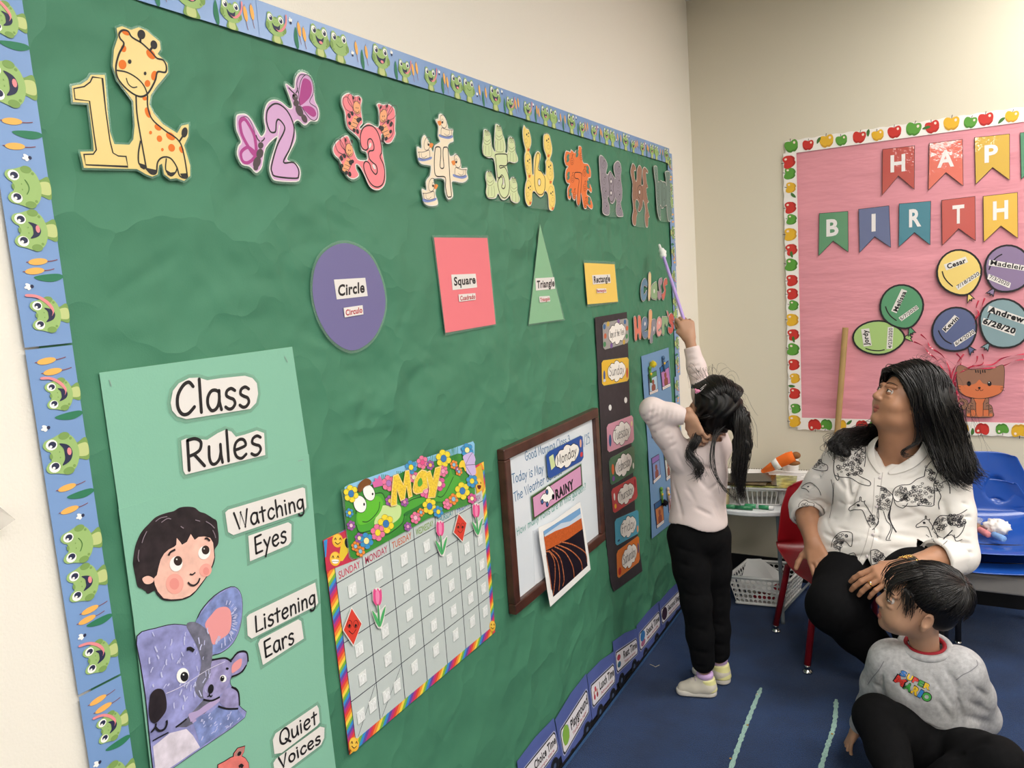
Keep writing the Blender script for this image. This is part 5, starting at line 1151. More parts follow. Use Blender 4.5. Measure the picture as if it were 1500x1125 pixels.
apple_strip((x0, yb - .0012, z0_ - .045), math.pi / 2, .64, 'scalloped apple-printed strip up the left side of the pink board, lower half', 3)
apple_strip((x0, yb - .0018, z0_ + .595), math.pi / 2, .585, 'scalloped apple-printed strip up the left side of the pink board, upper half', 8)
apple_strip((x0 + .88, yb, z0_), math.pi, .90, 'scalloped apple-printed strip along the bottom of the pink board, left half', 2)
apple_strip((x0 + 1.70, yb - .0006, z0_), math.pi, .82, 'scalloped apple-printed strip along the bottom of the pink board, right of the cat', 6)
# pennants
wl_ = mat('white_letter_card', 'e8e4e2', .5, .4)
def pennant(crop, q, col, ch, box, lab, gloss=.12, lay=.008):
    a = Art('F', *crop, base=lay); cx = sum(q[::2]) / 5; cy = sum(q[1::2]) / 5
    T = thing('letter_pennant', lab, 'pennant', a.p3(a.w(cx, cy), 0), 'banner pennants')
    film = mat('pennant_film_%s' % col, col, .35, .5, coat=1.0, bump=.5, bscale=22)
    a.fill(q, INK, thick=.0006); a.up(.0003); a.fill(q, film, grow=-.0018); a.build('card', T); a.up(.0005)
    x0_, y0_, x1_, y1_ = box
    type_text(a, ch, (x0_, y1_), (x1_, y1_ - (x1_ - x0_) * .1), (x0_, y0_), wl_, .03); a.build('letter', T)
E1 = (1130, 130, 4.054)
pennant(E1, [660,360,852,338,850,600,755,520,658,635], 'b8463e', 'H', (708,395,795,495), 'red pennant, first of the upper row', .08)
pennant(E1, [937,325,1136,300,1140,580,1037,500,932,605], 'dd6a58', 'A', (985,368,1085,468), 'coral pennant, second of the upper row', .07)
pennant(E1, [1205,290,1415,268,1415,545,1313,470,1212,570], 'd0a83a', 'P', (1265,335,1345,438), 'mustard pennant, third of the upper row', .07)
pennant(E1, [1475,262,1690,238,1690,515,1585,440,1482,540], '4a8a68', 'P', (1530,300,1610,405), 'green pennant, fourth of the upper row, at the frame edge', .1)
pennant(E1, [285,740,457,727,459,972,368,905,281,995], '478a5f', 'B', (328,775,400,875), 'green pennant, first of the lower row')
pennant(E1, [518,715,700,694,711,945,615,880,524,975], '58648f', 'I', (596,742,620,845), 'slate blue pennant, second of the lower row')
pennant(E1, [758,683,948,667,944,930,850,855,756,942], '2f7c90', 'R', (818,715,890,820), 'teal pennant, third of the lower row')
pennant(E1, [1010,662,1210,638,1213,905,1112,832,1014,932], 'bf4a44', 'T', (1075,692,1145,800), 'red pennant, fourth of the lower row')
pennant(E1, [1256,638,1462,615,1464,890,1362,816,1260,912], 'e0b23f', 'H', (1315,668,1405,778), 'yellow pennant, last of the lower row in view')
# balloons
ob = mat('black_outline_card', '221f22', .5, .4)
def balloon(cx, cy, rx, ry, rot, col, knot, tags, shine, lab, lay, tail=None):
    a = Art('F', 1230, 350, 5.556, base=lay); T = thing('balloon_cutout', lab, 'cut-out', a.p3(a.w(cx, cy), 0), 'name balloons')
    c, s_ = math.cos(math.radians(rot)), math.sin(math.radians(rot)); P_ = []
    for i in range(28):
        an = 2 * math.pi * i / 28; X = rx * math.sin(an); Y = -ry * math.cos(an)
        if Y > 0: X *= 1 - .22 * (Y / ry) ** 2
        P_.append((cx + X * c - Y * s_, cy + X * s_ + Y * c))
    kn = [(cx + X * c - Y * s_, cy + X * s_ + Y * c) for X, Y in ((-8, ry - 4), (-34, ry + 62), (-6, ry + 44), (6, ry + 58), (14, ry + 42), (36, ry + 52), (12, ry - 4))]
    a.fill(kn, ob, thick=.0006, grow=.001); a.up(.0001); a.fill(P_, ob, thick=.0006, grow=.001); a.up(.0003); m_ = paint(col, True)
    a.fill(P_, m_, grow=-.0062); a.fill(kn, m_, grow=-.0028); a.build('card', T); a.up(.0003); a.line(shine, 4.2, ob, caps=True); a.build('shine_mark', T); a.up(.0003)
    for q, txt, p0, p1, pt, bold in tags:
        a.fill(q, white, thick=.0003); a.up(.0002); type_text(a, txt, p0, p1, pt, INK, bold); a.build('name_tag', T); a.lay -= .0002
balloon(320, 802, 142, 215, -90, 'a8c97c', None, [([176,733,242,726,263,865,197,875], 'Jordy', (240, 862), (228, 738), (198, 866), .035), ([393,718,440,712,430,890,382,893], '4/23/2020', (424, 886), (432, 722), (393, 888), .012)], [215,890,260,903,320,908,365,900], 'light green name balloon, lowest and leftmost', .009)
balloon(508, 552, 182, 184, -20, '5a9870', None, [([505,405,550,422,465,603,420,585], 'Melissa', (468, 592), (543, 432), (434, 580), .035), ([480,640,625,538,645,565,505,668], '5/7/2020', (503, 662), (638, 563), (489, 640), .012)], [375,550,390,590,420,630,462,662], 'dark green name balloon above the light green one', .0105)
balloon(975, 275, 188, 192, -22, 'ecd07a', None, [([848,208,1025,143,1045,188,868,256], 'Cesar', (880, 243), (1030, 190), (868, 205), .035), ([942,385,1125,262,1145,292,965,415], '7/18/2020', (962, 403), (1138, 290), (950, 376), .012)], [835,265,850,310,880,350,918,384], 'yellow name balloon at the top of the bunch', .0125)
balloon(1365, 245, 195, 200, 35, '8d7a9c', None, [([1217,168,1560,225,1560,268,1210,215], 'Madeleine', (1224, 208), (1548, 262), (1232, 168), .02), ([1212,283,1392,358,1380,400,1200,325], '7/3/2020', (1214, 318), (1372, 384), (1226, 290), .012)], [1318,125,1270,155,1235,200,1215,248], 'purple name balloon at the right edge of the frame', .011)
balloon(938, 738, 195, 182, -38, '5f6990', None, [([832,732,935,617,973,645,865,762], 'Kevin', (862, 752), (968, 648), (838, 728), .035), ([926,842,1085,733,1107,765,943,875], '6/4/2020', (948, 864), (1100, 762), (934, 838), .012)], [805,745,825,785,860,825,910,852], 'navy blue name balloon in the middle of the bunch', .0105)
balloon(1335, 690, 215, 205, 38, '86a0a6', None, [([1215,540,1530,650,1515,700,1200,590], 'Andrew', (1205, 590), (1492, 682), (1222, 545), .05), ([1170,640,1435,735,1420,787,1155,690], '6/28/20', (1160, 682), (1420, 770), (1178, 640), .05)], [1225,600,1212,620,1205,640], 'grey-blue name balloon overlapping the navy one', .013)
# ribbons
rib = mat('red_curling_ribbon', 'c2304c', .25, .6, coat=.6)
def ribbon(px, lab, off=.009, w_=.0030):
    t = MB(); pts = [Vector((*[0, 0], 0))]
    P_ = [onF(1230 + px[i] / 5.556, 350 + px[i + 1] / 5.556) for i in range(0, len(px), 2)]; P_ = spline(P_, False, 6)
    v, f = [], []
    for k, p in enumerate(P_):
        a_, c_ = P_[max(0, k - 1)], P_[min(len(P_) - 1, k + 1)]; t_ = Vector((c_[0] - a_[0], 0, c_[1] - a_[1])).normalized(); n_ = t_.cross(Vector((0, 1, 0)))
        tw = k * .22; d = n_ * math.cos(tw) + Vector((0, -1, 0)) * math.sin(tw); c = Vector((p[0], D - off - .003 * math.sin(k * .3) ** 2, p[1]))
        v += [c + d * w_, c - d * w_]
    for k in range(len(P_) - 1): f.append((2 * k, 2 * k + 1, 2 * k + 3, 2 * k + 2))
    t.add(v, f, rib); tag(t.build('curling_ribbon', None, True), lab, 'ribbon', 'red balloon ribbons')
ribbon([605,835,680,870,730,930,780,970,830,1040,860,1100,885,1170], 'red ribbon tied to the light green balloon')
ribbon([660,775,710,820,740,880,830,940,880,1020,900,1100,900,1180], 'red ribbon tied to the dark green balloon')
ribbon([1130,500,1110,560,1130,600,1100,650,1090,700], 'red ribbon under the yellow balloon', .0085)
ribbon([1180,480,1160,540,1165,580,1120,630,1100,690], 'red ribbon under the purple balloon', .0095)
ribbon([1010,935,960,1000,920,1080,905,1150,890,1250], 'red ribbon under the navy balloon, left')
ribbon([950,930,990,980,975,1040,930,1120,915,1200], 'red ribbon under the navy balloon, right')
ribbon([1160,935,1170,980,1155,1020,1060,1040,960,1100,920,1180], 'red ribbon under the grey-blue balloon')
ribbon([1120,950,1110,1000,1050,1050,980,1080,925,1160], 'second red ribbon under the grey-blue balloon')
ribbon([1560,930,1450,940,1320,970,1240,1020,1100,1030,960,1090], 'long red ribbon coming in from the right edge, upper')
ribbon([1560,975,1440,985,1330,1030,1200,1050,1050,1060,950,1110], 'long red ribbon coming in from the right edge, lower')
for k in range(7):
    rr = random.Random(k); cx, cy = 905 + k * 4, 1180 + k * 22; pts = []
    for j in range(14): pts += [cx + rr.uniform(-38, 45) , cy + rr.uniform(-40, 50)]
    ribbon(pts, 'curl of the tangled red ribbon beside the cat, number %s from the top' % ('one', 'two', 'three', 'four', 'five', 'six', 'seven')[k], .006 + k * .0014, .0022)
# cat
a = Art('F', 1120, 520, 3.3075, base=.011); T = thing('cat_cutout', 'brown and orange striped kitten cut-out at the bottom of the pink board', 'cut-out', a.p3(a.w(1045, 170), 0))
cb, co = paint('9a6f5a', True), paint('d8794e', True)
hd_ = [948,48,932,60,930,90,938,150,945,175,975,195,1010,205,1050,208,1100,200,1140,182,1155,160,1160,100,1158,55,1145,48,1110,62,1085,70,1040,66,1000,70,975,58]
bd_ = [1010,205,1000,225,985,240,978,270,980,292,1000,297,1100,297,1104,270,1098,245,1085,235,1078,205]
tl_ = [955,210,975,215,985,232,975,255,960,262,950,245,965,240,968,228,950,222,938,232,930,225,940,212]
for p in (bd_, tl_): a.fill(p, ob, True, thick=.0006, grow=.0018)
a.up(.0002); a.fill(bd_, cb, True); a.fill(tl_, cb, True); a.up(.0002)
a.fill([1012,210,1024,235,1022,290,1058,290,1058,235,1070,210], co, True); a.fill([998,262,1020,262,1020,294,1000,294], co); a.fill([1060,262,1085,262,1085,294,1060,294], co); a.fill([980,282,996,280,996,295,980,295], co); a.fill([1088,282,1102,280,1103,295,1088,295], co)
for l in ([1022,232,1024,292],[1059,232,1058,292],[998,262,1021,262],[1060,262,1085,262],[998,240,998,292],[1086,240,1086,292],[1000,228,1010,236],[1000,242,1012,246],[1072,234,1082,228],[1072,246,1084,242],[984,256,994,258],[983,268,994,270],[1090,258,1100,256],[1090,270,1102,268],[1012,208,1024,234],[1070,208,1058,234]): a.line(l, 1.8, ob, sm=False)
a.build('body', T); a.up(.0004); a.fill(hd_, ob, True, thick=.0006, grow=.0018); a.up(.0002); a.fill(hd_, cb, True); a.up(.0002)
a.fill([938,148,960,145,1000,142,1022,135,1034,122,1040,118,1046,122,1058,135,1085,142,1120,145,1154,150,1142,180,1100,199,1050,207,1010,204,965,190], co, True); a.up(.0002)
for e in ((990, 137), (1089, 137)): a.ell(*e, 10, 12, INK); a.up(.0001); a.ell(e[0] - 2, e[1] - 6, 3, 3, eyew, n=8); a.lay -= .0001
a.ell(1040, 157, 7, 4.5, INK); a.line([1040,160,1034,170,1024,168,1022,164], 1.8); a.line([1040,160,1046,170,1056,168,1058,164], 1.8)
for x in (1022, 1033, 1044, 1055, 1066): a.line([x, 70, x + 2, 84 if x != 1044 else 90], 3.4, INK, sm=False)
for l in ([928,150,950,152],[930,165,950,164],[1142,158,1162,154],[1142,165,1162,171]): a.line(l, 1.6, INK, sm=False)
a.build('head', T)
# cardboard tube leaning on the board
cbm = mat('brown_kraft_tube', '94784c', .7, .3, noise=.06, nscale=20)
p0 = Vector((onF(1227, 618)[0], D - .07, .0)); pa = P(1226, 640, D - .045); pb = P(1238.5, 480, D - .03)
d_ = (pb - pa).normalized(); base = pa - d_ * (pa.z / d_.z)
m = MB(); rr_ = .0125
q_ = Vector((0, 0, 1)).rotation_difference(d_).to_matrix(); Lt = (pb - base).length
prof = [(rr_, .002), (rr_, Lt), (rr_ - .002, Lt), (rr_ - .002, Lt - .1)]
m.lathe(base, prof, cbm, 20, d_); m.lathe(base, [(0, .002), (rr_, .002)], cbm, 20, d_)
tag(m.build('cardboard_tube', None, True), 'long brown kraft cardboard tube standing against the pink board', 'tube')
# ---------------- furniture ----------------
redp = mat('red_plastic_shell', '860f19', 0.32, .5); redm = mat('red_enamelled_tube', '8c1820', 0.3, .5)
chrome = mat('chrome_foot', 'c8c8c8', 0.2, .6, metal=1); bluep = mat('blue_plastic_shell', '1d4ea6', 0.22, .55); darkm = mat('black_metal_tube', '1b1b1e', .4, .5)
def shell(T, org, f, w_, dep, hgt, sz, m, name, holes=True, flare=.02, tilt=.14):
    """one-piece school chair shell: seat pan running up into the backrest. org floor centre, f facing (unit), w width, dep seat depth, hgt back height, sz seat height"""
    f = Vector((f[0], f[1], 0)).normalized(); r = Vector((f.y, -f.x, 0)); U = Vector((0, 0, 1))
    prof = []   # (forward, up, halfwidth)
    for k in range(9):
        t = k / 8; prof.append((dep * (.5 - t * .86), sz + .012 - .022 * math.sin(t * math.pi) - (.018 * (1 - t / .15) if t < .15 else 0), w_ / 2 * (.93 + .07 * math.sin(min(1, t * 1.6) * math.pi / 2))))
    for k in range(1, 7):
        t = k / 6 * math.pi / 2; prof.append((dep * (-.36) - .055 * math.sin(t), sz + .012 + .06 * (1 - math.cos(t)), w_ / 2 * (1 - .02 * k / 6)))
    b0 = prof[-1]
    for k in range(1, 25):
        t = k / 24; h_ = b0[1] + (hgt - .07) * t; hw = w_ / 2 * (.98 - .22 * t - .10 * max(0, t - .55) / .45); 
        prof.append((b0[0] - tilt * (hgt - .07) * t, h_, hw * (1 if t < .93 else .93)))
    nW = 36; top, bot = [], []
    for i, (a, b_, hw) in enumerate(prof):
        for j in range(nW + 1):
            s = j / nW * 2 - 1
            cup = .018 * abs(s) ** 2.6
            back = i > 12
            tt = (i - 14) / 24; rec = 0
            if holes and back and tt > 0:
                for sc_ in (-.40, .40):
                    qx = (s - sc_) / (.24 * (1 - .45 * max(0, (tt - .2) / .35))); qy = (tt - .27) / .25; e_ = math.hypot(qx, qy); rec = max(rec, min(1, max(0, (1.06 - e_) / .16)))
            p = Vector(org) + f * (a + (cup * 1.5 if back else 0) - .011 * rec) + U * (b_ + (0 if back else cup) - (.02 * abs(s) ** 6 if i == len(prof) - 1 else 0)) + r * (s * hw)
            top.append(p)
    n = nW + 1; N = len(prof)
    tri = []
    # normals for thickness
    def P_(i, j): return top[i * n + j]
    th = .005
    for i in range(N):
        for j in range(n):
            du = P_(min(i + 1, N - 1), j) - P_(max(i - 1, 0), j); dv = P_(i, min(j + 1, n - 1)) - P_(i, max(j - 1, 0)); nn = du.cross(dv).normalized()
            bot.append(P_(i, j) - nn * th * (1 if nn.dot(U + f) > 0 else -1))
    hole = lambda i, j: False
    o_ = len(top); fs = []
    for i in range(N - 1):
        for j in range(nW):
            if hole(i, j): continue
            a, b_, c, d = i * n + j, i * n + j + 1, (i + 1) * n + j + 1, (i + 1) * n + j
            fs.append((a, b_, c, d)); fs.append((a + o_, d + o_, c + o_, b_ + o_))
            for (e0, e1, ii, jj) in ((a, b_, i - 1, j), (c, d, i + 1, j), (b_, c, i, j + 1), (d, a, i, j - 1)):
                if ii < 0 or ii >= N - 1 or jj < 0 or jj >= nW or hole(ii, jj): fs.append((e1, e0, e0 + o_, e1 + o_))
    o = meshobj(name, top + bot, fs, m, T, smooth=True)
    bm = bmesh.new(); bm.from_mesh(o.data); bmesh.ops.recalc_face_normals(bm, faces=bm.faces); bm.to_mesh(o.data); bm.free()
    s = o.modifiers.new('round', 'SUBSURF'); s.levels = 1; s.render_levels = 1
    return o
def chair(label, org, f, w_, dep, hgt, sz, mshell, mleg, group=None, name='stacking_chair', feet=None, lower=0):
    T = thing(name, label, 'chair', tuple(org), group); f = Vector((f[0], f[1], 0)).normalized(); r = Vector((f.y, -f.x, 0)); U = Vector((0, 0, 1)); o = Vector(org)
    shell(T, org, f, w_, dep, hgt, sz, mshell, 'seat_shell', 'upper' in label)
    if feet is None: feet = {(sf, sr): o + f * (sf * dep * .52) + r * (sr * w_ * .5) for sf in (1, -1) for sr in (1, -1)}
    for (sf, sr), ft in feet.items():
        hip = o + f * (sf * dep * .22) + r * (sr * w_ * .34) + U * (sz - .012); knee = o + f * (sf * dep * .36) + r * (sr * w_ * .42) + U * (sz - .035)
        m = MB(); foot = Vector(ft); pts = [hip - f * sf * .06, hip, knee * .6 + hip * .4 + U * .006, knee, knee * .8 + foot * .2 + U * .003, foot + U * .03]
        m.tube(pts, .0125, mleg, 12); lg = m.build('leg', T, True)
        m = MB(); m.tube([foot + U * .034, foot + U * .012], .0105, chrome, 12); m.lathe(foot, [(0, .001), (.018, .001), (.019, .006), (.011, .012), (.009, .016)], chrome, 16); m.build('foot_glide', lg, True)
    m = MB()
    for s in (1, -1): m.tube([o + f * (s * dep * .22) + r * (w_ * .34) + U * (sz - .014), o + f * (s * dep * .22) - r * (w_ * .34) + U * (sz - .014)], .010, mleg, 10)
    m.build('seat_brace', T, True)
    return T
A_, B_2, C_2 = Vector((.598, 2.808, 0)), Vector((.432, 3.099, 0)), Vector((.785, 3.31, 0)); D_2 = A_ + C_2 - B_2
cen = (A_ + C_2) / 2; fdir = (A_ - B_2).normalized(); rgt = Vector((fdir.y, -fdir.x, 0))
def side(p): return -1 if (p - cen).dot(rgt) < 0 else 1
chair('red plastic school chair with red legs that the woman sits on', cen + fdir * .02, fdir, .40, .38, .29, .33, redp, redm, name='red_chair', feet={(1, side(A_)): A_, (-1, side(B_2)): B_2, (-1, side(C_2)): C_2, (1, side(D_2)): D_2})
# two stacked blue chairs against the far wall
bc = Vector((1.185, 3.32, 0)); bf = Vector((.22, -1, 0))
chair('upper of two stacked blue plastic chairs, with toys lying on its seat', bc + Vector((0, .0, 0)), bf, .40, .38, .275, .415, bluep, darkm, 'stacked blue chairs', 'blue_chair')
chair('lower blue plastic chair of the stack by the far wall, under the upper one', bc + Vector((0, -.012, 0)), bf, .41, .40, .23, .350, bluep, darkm, 'stacked blue chairs', 'blue_chair')
greyp = mat('grey_plastic_panel', '8c8a88', .45, .4)
m = MB(); m.box((1.05, 3.17, .245), (1.42, 3.42, .315), greyp); o = m.build('top_panel')
T = thing('storage_stool', 'low grey stool with a thick top under the stacked blue chairs', 'stool', (1.235, 3.3, 0)); o.parent = T; o.matrix_parent_inverse = Matrix.Translation(-T.location); bevel(o, .01, 3)
for x in (1.08, 1.39):
    for y in (3.2, 3.39):
        m = MB(); m.tube([(x, y, 0), (x, y, .25)], .011, darkm, 10); m.ball((x, y, .02), .014, chrome, 10, 6); m.build('leg', T, True)
# toys on the blue seat
chalkc = lambda c: mat('chalk_' + c, c, .85, .2, noise=.12, nscale=120)
def seat_pt(x, y, z=.425): return onG(x, y, z)
def stick(p0, p1, r_, c, lab):
    m = MB(); a_, b_ = seat_pt(*p0, .425 + r_), seat_pt(*p1, .425 + r_); d = (b_ - a_); 
    m.tube([a_, a_ + d * .04, a_ + d * .3, a_ + d * .7, a_ + d * .96, b_], [r_ * .75, r_ * .97, r_, r_ * 1.02, r_ * .95, r_ * .7], chalkc(c), 14); tag(m.build('chalk_stick', None, True), lab, 'chalk', 'fat chalk sticks on the blue seat')
stick((1428, 772), (1449, 784), .012, 'd88a8c', 'fat pink chalk stick on the blue chair seat')
stick((1455, 783), (1471, 790), .0125, '7fa8dc', 'fat light blue chalk stick on the blue chair seat')
stick((1412, 778), (1421, 781), .012, '8fdcb0', 'fat mint green chalk stick beside the white sleeve')
tiss = mat('white_tissue', 'ece8e4', .9, .2, bump=.5, bscale=60)
c = seat_pt(1460, 772, .45); m = MB(); rr = random.Random(11); n_, k_ = 26, 14; vs = []
for i in range(k_ + 1):
    t = math.pi * i / k_
    for j in range(n_):
        an = 2 * math.pi * j / n_; R_2 = 1 + .18 * math.sin(5 * an + 3 * t) + .14 * math.sin(9 * an - 5 * t + 1) + .1 * math.sin(13 * t + 2 * an)
        vs.append(c + Vector((.042 * R_2 * math.sin(t) * math.cos(an), .034 * R_2 * math.sin(t) * math.sin(an), .026 * R_2 * math.cos(t))))
m.add(vs, [(i * n_ + j, (i + 1) * n_ + j, (i + 1) * n_ + (j + 1) % n_, i * n_ + (j + 1) % n_) for i in range(k_) for j in range(n_)], tiss)
tag(m.build('crumpled_tissue', None, True), 'crumpled white tissue on the blue chair seat', 'tissue')
clr = mat('clear_plastic_cup', 'e8eef0', .05, .6, alpha=.3); grain = mat('golden_grain', 'b8945a', .8, .2, noise=.4, nscale=500, bump=1, bscale=500)
c = seat_pt(1424, 778, .424); T = thing('plastic_cup', 'small clear plastic cup with a golden filling on the blue seat by the sleeve', 'cup', tuple(c))
m = MB(); m.lathe(c, [(0, .001), (.024, .001), (.033, .045), (.036, .046), (.036, .049), (.0325, .049), (.0235, .003), (0, .003)], clr, 28); m.build('cup_wall', T, True)
m = MB(); m.lathe(c, [(0, .004), (.0235, .004), (.029, .027), (.015, .031), (0, .032)], grain, 24); m.build('filling', T, True)
# half-round white folding table by the far wall
wp = mat('white_plastic_top', 'dcdfe0', .35, .4); gm_ = mat('grey_steel_tube', '8d969c', .35, .5, metal=.3)
T = thing('small_table', 'small white half-round table on thin grey legs between the girl and the woman', 'table', (.27, 3.42, 0)); TZ = .475
cx_, hw = .28, .30
pr = [(cx_ - hw, D - .03)] + [(cx_ - hw * math.cos(math.pi * k / 24) , D - .14 - .34 * math.sin(math.pi * k / 24) ** .8) for k in range(25)] + [(cx_ + hw, D - .03)]
m = MB(); n_ = len(pr); vs = [(x, y, TZ) for x, y in pr] + [(x, y, TZ - .022) for x, y in pr]
m.add(vs, [tuple(range(n_)), tuple(range(2 * n_ - 1, n_ - 1, -1))] + [(i, i + n_, (i + 1) % n_ + n_, (i + 1) % n_) for i in range(n_)], wp); o = m.build('tabletop', T); bevel(o, .006, 3)
for fx, fy, tx, ty in ((.444, 3.184, .42, 3.26), (.19, 3.30, .20, 3.27), (.50, 3.56, .49, 3.54), (.06, 3.56, .07, 3.54)):
    m = MB(); m.tube([(fx, fy, .0), (fx, fy, .012), (tx, ty, TZ - .04), (tx, ty, TZ - .02)], [.009, .008, .0085, .011], gm_, 10); m.build('leg', T, True)
m = MB(); m.tube([(.444, 3.19, .05), (.50, 3.55, .05)], .005, gm_, 8); m.build('cross_bar', T, True); m = MB(); m.tube([(.19, 3.30, .06), (.06, 3.55, .06)], .005, gm_, 8); m.build('cross_bar', T, True)
# things on the table
bk = mat('white_basket_plastic', 'd9d9d6', .4, .4)
def slat_basket(c, sx, sy, h_, lab, nx_=9, ny_=7, rz=0):
    c = Vector(c); T = thing('slatted_basket', lab, 'basket', tuple(c)); R_3 = Matrix.Rotation(rz, 3, 'Z'); q = lambda x, y, z: c + R_3 @ Vector((x, y, z))
    m = MB(); m.box((-sx * .42, -sy * .42, 0), (sx * .42, sy * .42, .003), bk, R_3, c); m.build('base', T)
    m = MB(); rim = [q(-sx / 2, -sy / 2, h_), q(sx / 2, -sy / 2, h_), q(sx / 2, sy / 2, h_), q(-sx / 2, sy / 2, h_), q(-sx / 2, -sy / 2, h_)]; m.tube(rim, .005, bk, 6)
    k = .84; m.tube([q(-sx / 2 * k, -sy / 2 * k, .004), q(sx / 2 * k, -sy / 2 * k, .004), q(sx / 2 * k, sy / 2 * k, .004), q(-sx / 2 * k, sy / 2 * k, .004), q(-sx / 2 * k, -sy / 2 * k, .004)], .004, bk, 6); m.build('rim', T, True)
    for i in range(nx_ + 1):
        for s in (-1, 1):
            x = sx * (i / nx_ - .5); m = MB(); m.tube([q(x, s * sy / 2, h_), q(x * k, s * sy / 2 * k, .004)], .0026, bk, 6); m.build('slat', T)
    for i in range(1, ny_):
        for s in (-1, 1):
            y = sy * (i / ny_ - .5); m = MB(); m.tube([q(s * sx / 2, y, h_), q(s * sx / 2 * k, y * k, .004)], .0026, bk, 6); m.build('slat', T)
slat_basket((.33, 3.33, TZ), .19, .13, .07, 'white slatted basket on the small table, under the open chart book', rz=.25)
tub = mat('white_tub', 'cfcfca', .35, .4); T = thing('plastic_tub', 'white tub with a dark round mark, right of the slatted basket on the small table', 'tub', (.46, 3.36, TZ))
m = MB(); R_3 = Matrix.Rotation(.1, 3, 'Z'); 
for a_, b_ in (((-.05, -.05, 0), (.05, -.046, .075)), ((-.05, .046, 0), (.05, .05, .075)), ((-.05, -.05, 0), (-.046, .05, .075)), ((.046, -.05, 0), (.05, .05, .075)), ((-.05, -.05, 0), (.05, .05, .004))): m.box(a_, b_, tub, R_3, (.46, 3.36, TZ))
m.build('tub_wall', T); m = MB(); m.tube([(.466, 3.309, TZ + .04), (.466, 3.3065, TZ + .04)], .013, mat('grey_dot', '77777c', .5), 16); m.build('round_mark', T)
def marker(p, d, L_, cap, lab, body='e6e8e6'):
    p = Vector(p); d = Vector(d).normalized(); T = thing('marker_pen', lab, 'marker', tuple(p), 'marker pens on the small table'); bm_ = mat('marker_body_' + body, body, .3, .5); cm = mat('marker_cap_' + cap, cap, .3, .5)
    m = MB(); m.tube([p, p + d * L_ * .6], .0085, bm_, 14); m.build('barrel', T, True); m = MB(); m.tube([p + d * L_ * .6, p + d * L_ * .97, p + d * L_], [.0095, .0088, .006], cm, 14); m.build('cap', T, True); m = MB(); m.tube([p + d * L_ * .15, p + d * L_ * .5], .00875, cm, 14); m.build('print_band', T, True)
marker((.41, 3.225, TZ + .009), (-1, .05, 0), .12, '2f8a5a', 'white marker with green print lying at the front edge of the small table')
marker((.33, 3.20, TZ + .009), (-1, -.02, 0), .12, '2a7a4e', 'green-capped marker beside the long hair on the small table', '2a7a4e')
# stack of magazines and the open spiral chart book, resting on the baskets
ZB = TZ + .078
page = mat('white_printed_page', 'e4e4e2', .5, .3); camo = mat('olive_photo_cover', '989a58', .2, .5, noise=.7, nscale=28); camo2 = mat('dark_gold_cover', '4a3a1c', .22, .5, noise=.8, nscale=40)
R_3 = Matrix.Rotation(.12, 3, 'Z')
T = thing('spiral_chart_book', 'wide white spiral-bound book lying on top of the baskets of the small table', 'book', (.34, 3.40, ZB))
m = MB(); m.box((-.28, -.15, 0), (.20, .16, .008), page, R_3, (.33, 3.40, ZB)); m.build('page_block', T)
a = MB(); gl_ = mat('grey_page_print', '9a9c9e', .6)
for k in range(9):
    a.box((.07, -.11 + k * .026, .0082), (.07 + .09 + .02 * ((k * 7) % 3) / 2, -.104 + k * .026, .0085), gl_, R_3, (.33, 3.40, ZB))
tag(a.build('page_print', T), kind='stuff')
m = MB()
for k in range(44):
    x = -.275 + k * .0108; c = Vector((.33, 3.40, ZB)) + R_3 @ Vector((x, .163, .004)); m.tube([c + R_3 @ Vector((0, .007 * math.cos(t_), .007 * math.sin(t_))) for t_ in [j * math.pi / 4 for j in range(9)]], .0011, mat('dark_spiral_wire', '4a3030', .4, metal=.5), 5)
tag(m.build('spiral_wire', T), kind='stuff')
for k, (dx, dy, dz, sx, sy, rz, mm, lab) in enumerate(((.02, -.01, .0085, .13, .10, .12, camo, 'olive green photo magazine lying open on the spiral book'), (-.05, -.02, .0125, .12, .085, .2, camo2, 'dark gold magazine on top of the olive one'), (-.07, -.03, .0170, .11, .08, .05, mat('brown_magazine', '5c4a2e', .3, .5, noise=.6, nscale=50), 'brown magazine in the pile beside the long hair'), (-.06, -.02, .0215, .105, .07, .3, mat('black_magazine', '2a2724', .25, .5, noise=.5, nscale=30), 'black-covered magazine, topmost of the pile'))):
    R_4 = Matrix.Rotation(rz, 3, 'Z'); m = MB(); m.box((-sx, -sy, 0), (sx, sy, .003), mm, R_4, (.33 + dx, 3.36 + dy, ZB + dz)); m.box((-sx + .002, -sy + .002, -.0004), (sx - .002, sy - .002, .0005), page, R_4, (.33 + dx, 3.36 + dy, ZB + dz)); tag(m.build('magazine'), lab, 'magazine', 'magazines on the spiral book')
# wooden disc under the papers, left, and the orange plush with white tape
orf = mat('orange_felt', 'e8702a', .8, .2, bump=.5, bscale=200); brn = mat('brown_felt', '8a5f3a', .8, .2); tw = mat('white_tape_roll', 'dcdad6', .4, .4)
def Fp(x, y, dy): return P(x, y, D - dy)
T = thing('carrot_toy', 'orange and white soft toy with a brown end lying behind the spiral book', 'toy', tuple(Fp(1145, 676, .16)))
pts = [Fp(1118, 690, .17), Fp(1130, 684, .165), Fp(1142, 677, .16), Fp(1155, 671, .155), Fp(1163, 668, .15)]
m = MB(); m.tube(pts, [.010, .019, .025, .027, .024], orf, 16); m.ball(pts[0], .010, orf); m.build('body', T, True)
m = MB(); m.tube([Fp(1133, 682.5, .168), Fp(1141, 678, .163)], [.0215, .0265], tw, 16); m.build('white_band', T, True)
m = MB(); m.ball(Fp(1166, 667, .15), (.020, .018, .016), brn, 14, 10); m.ball(Fp(1162, 678, .15), (.03, .018, .012), brn, 14, 10); m.build('brown_end', T, True)
c = Fp(1158, 664, .07); c.z = ZB + .06
